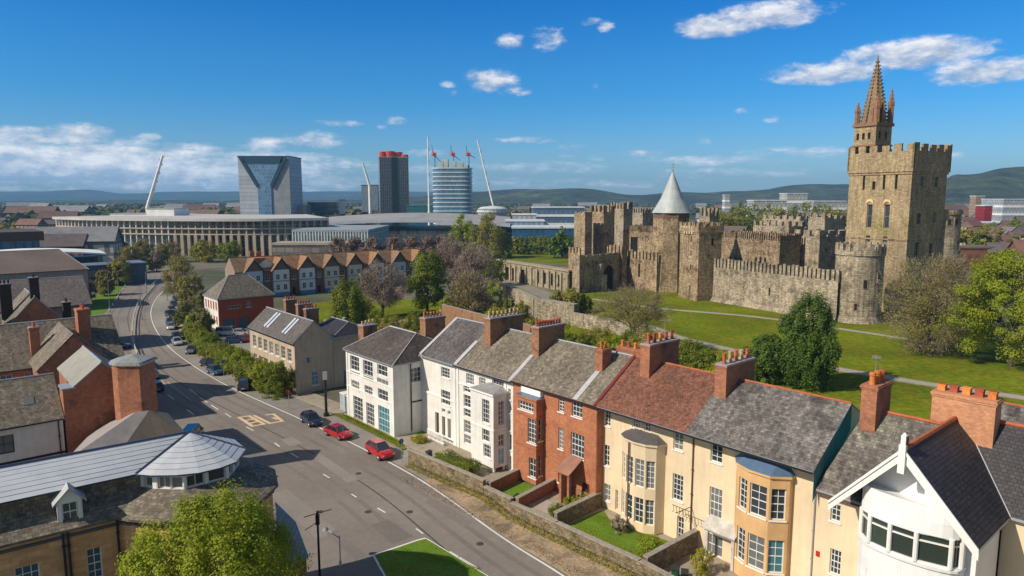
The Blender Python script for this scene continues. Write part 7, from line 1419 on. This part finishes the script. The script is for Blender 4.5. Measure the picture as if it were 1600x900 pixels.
for i in range(7): q_ = P(296 + i * 13, (398, 404, 410)[i % 3]); tree('rounded tree in the gap between the avenue and the arena', q_, 9, 5.5, (leaf_olive, leaf_mid)[i % 2], n=2600, leaf=.7, shape='dome', zc=.05, seed=331 + i % 2, clumps=60, key=('av', i % 2), rz=i * 1.7, scale=(1, .8, 1.15)[i % 3], group='trees between the avenue and the arena')
# aerials on the stacks
for i, (u_, v_, z_) in enumerate([(-8.3, 6.5, 16.4), (14.4, 6.8, 16.8), (34.6, 5.4, 16.9)]):
    a_ = thing('tv_aerial', ['thin aerial on the long stack of the glazed white house', 'thin aerial on the stack of the red tiled house', 'thin aerial on the stack beside the white gable'][i], 'aerial', TF.w(u_, v_, z_ - .9), TF.r + i); b = MB(); b.tube((0, 0, 0), (0, 0, 2.4), .025, n=4); b.tube((-.6, 0, 2.3), (.7, 0, 2.3), .014, n=4)
    for k in range(6): b.tube((-.5 + k * .2, -.3, 2.3), (-.5 + k * .2, .3, 2.3), .012, n=3)
    b.build('antenna', grey_metal, a_)
# grass tufts and weeds: uncountable
def tufts(name, label, pts, wd, h, lm, n, leaf, seed): o = bpy.data.objects.new(name, hedge_mesh(name, pts, wd, h, lm, n, leaf, seed)); COL.objects.link(o); tag(o, label, 'weeds', kind='stuff')
tufts('wall_weeds', 'dry weeds and grass along the foot of the front garden wall', [(P(*q).x, P(*q).y) for q in [(636, 728), (757, 780), (800, 812), (870, 845), (1000, 908), (1060, 940)]], .9, .32, leaf_olive, 5200, .16, 9)
tufts('verge_weeds', 'scattered dry tufts on the dirt verge', [(P(*q).x, P(*q).y) for q in [(640, 740), (760, 800), (850, 850), (960, 915)]], 3.4, .12, leaf_brown, 3000, .13, 10)
tufts('island_tufts', 'blades of grass on the junction island', [(P(*q).x, P(*q).y) for q in [(610, 872), (735, 905)]], 3.4, .2, leaf_bright, 5000, .09, 11)
tufts('kerb_weeds', 'weeds along the kerb beside the white end block', [tuple(TF.w(-31, -5.1))[:2], tuple(TF.w(-15, -5.2))[:2]], .8, .3, leaf_mid, 2500, .14, 12)
tufts('garden_grass', 'longer grass on the cream house lawn', [tuple(TF.w(13, -2.8))[:2], tuple(TF.w(21, -2.6))[:2]], 4.2, .14, leaf_bright, 7000, .08, 13)
# ================================================================ HILLS AND WOODS
def hill(name, prof, d0, d1, m, amp=3, ns=.02, seed=0, nr=26, na=260, z0=0, px_=None):
    from mathutils import noise as NS
    px0, px1 = prof[0][0], prof[-1][0]; dm = d0 + (d1 - d0) * .55; V = []; F = []
    for i in range(na + 1):
        px = px0 + (px1 - px0) * i / na; j = max(k for k in range(len(prof)) if prof[k][0] <= px + 1e-6); j = min(j, len(prof) - 2); f = (px - prof[j][0]) / (prof[j + 1][0] - prof[j][0]); f = f * f * (3 - 2 * f); py = prof[j][1] * (1 - f) + prof[j + 1][1] * f
        tx = (px - 800) / FPX; hz = CH + (310.6 - py) / FPX * dm * 1.0
        for r in range(nr + 1):
            s = r / nr; d = d0 + (d1 - d0) * s; pf = math.sin(math.pi * min(s / .55, 1) / 2) ** 1.5 if s < .55 else math.cos(math.pi * (s - .55) / .9 * .9) ** 1 if s < .99 else 0
            x, y = tx * d, d; z = hz * pf + NS.noise(Vector((x * ns, y * ns, seed))) * amp * pf + NS.noise(Vector((x * ns * .15, y * ns * .15, seed + 5))) * amp * 2.5 * pf; V.append((x, y, max(z, -.5) + z0 - .5 + .5 * pf))
    for i in range(na):
        for r in range(nr): a = i * (nr + 1) + r; F.append((a, a + nr + 1, a + nr + 2, a + 1))
    me = bpy.data.meshes.new(name); me.from_pydata(V, [], F); me.materials.append(m); me.update()
    for p in me.polygons: p.use_smooth = True
    if me.polygons[0].normal.z < 0: me.flip_normals()
    o = bpy.data.objects.new(name, me); COL.objects.link(o); return struct(o)
wood = mat('wooded_hill', (.04, .052, .02), .95, .6, .018, .003, var2=.35, col2=(.075, .08, .035), c2=(.5, .62), c2s=.006, bump=1.0, bs=.035, bd=14)
wood2 = mat('patchwork_hill', (.035, .045, .03), .95, .3, .02, .002, var2=.3, col2=(.075, .08, .05), c2=(.5, .6), c2s=.0035)
hill('far_hill_left', [(-200, 302), (60, 300), (140, 297), (200, 303), (300, 300), (370, 301), (470, 301), (640, 300), (760, 300), (900, 300)], 5600, 8400, wood2, 6, .004, 3, 14, 220)
hill('middle_hill', [(640, 311), (720, 305), (790, 299), (880, 291), (1000, 294), (1100, 294), (1180, 292), (1240, 286), (1330, 289), (1450, 299), (1500, 306)], 2100, 3700, wood, 16, .005, 9, 30, 320)
hill('near_hill_right', [(1380, 312), (1440, 294), (1490, 273), (1560, 261), (1640, 257), (1750, 254), (1850, 262)], 1500, 2700, wood, 14, .008, 12, 30, 240)
hill('low_ridge_left', [(-150, 316), (50, 315), (250, 313), (450, 314), (620, 313), (800, 312)], 2600, 3800, wood, 4, .02, 21, 18, 200)
# far woodland canopy: reads as one mass
rg = np.random.RandomState(4); n = 60000; yy = 700 + 2300 * rg.rand(n) ** 1.2; xx = (rg.rand(n) * 1760 - 880) / FPX * yy
from mathutils import noise as NS2
kp = np.array([NS2.noise(Vector((x * .006, y * .003, 1))) > -.02 for x, y in zip(xx, yy)]); xx, yy = xx[kp], yy[kp]; n = len(xx); zz = 3 + 9 * rg.rand(n) ** .7; c = np.stack([xx, yy, zz], 1); nr_ = rg.randn(n, 3) * .6 + np.array([0, -.4, .9]); nr_ /= np.linalg.norm(nr_, axis=1)[:, None]; a = np.cross(nr_, rg.randn(n, 3)); a /= np.linalg.norm(a, axis=1)[:, None]; bb = np.cross(nr_, a); s = (3.0 + 4 * rg.rand(n))[:, None] * .9
o = bpy.data.objects.new('distant_woodland', npmesh('distant_woodland', np.stack([c - a * s, c + bb * s, c + a * s, c - bb * s], 1).reshape(-1, 3), [leafmat('leaf_wood', (.03, .045, .015), (.11, .11, .05), .15)], rg.rand(n))); COL.objects.link(o); tag(o, 'broad belt of mixed woodland filling the plain before the hills', 'woodland', kind='stuff')
# ================================================================ HAZE
b = MB(); b.box(-7500, 7500, -300, 8900, -3, 300); hz_ = bpy.data.materials.new('haze'); hz_.use_nodes = True; nt = hz_.node_tree; nt.nodes.clear(); out = nt.nodes.new('ShaderNodeOutputMaterial'); pv_ = nt.nodes.new('ShaderNodeVolumePrincipled')
pv_.inputs['Color'].default_value = (.26, .60, 1, 1); pv_.inputs['Density'].default_value = .00012; pv_.inputs['Anisotropy'].default_value = 0; nt.links.new(pv_.outputs[0], out.inputs['Volume'])
o = b.build('haze', hz_); tag(o, 'thin pale blue air over the whole town', 'haze', kind='stuff')
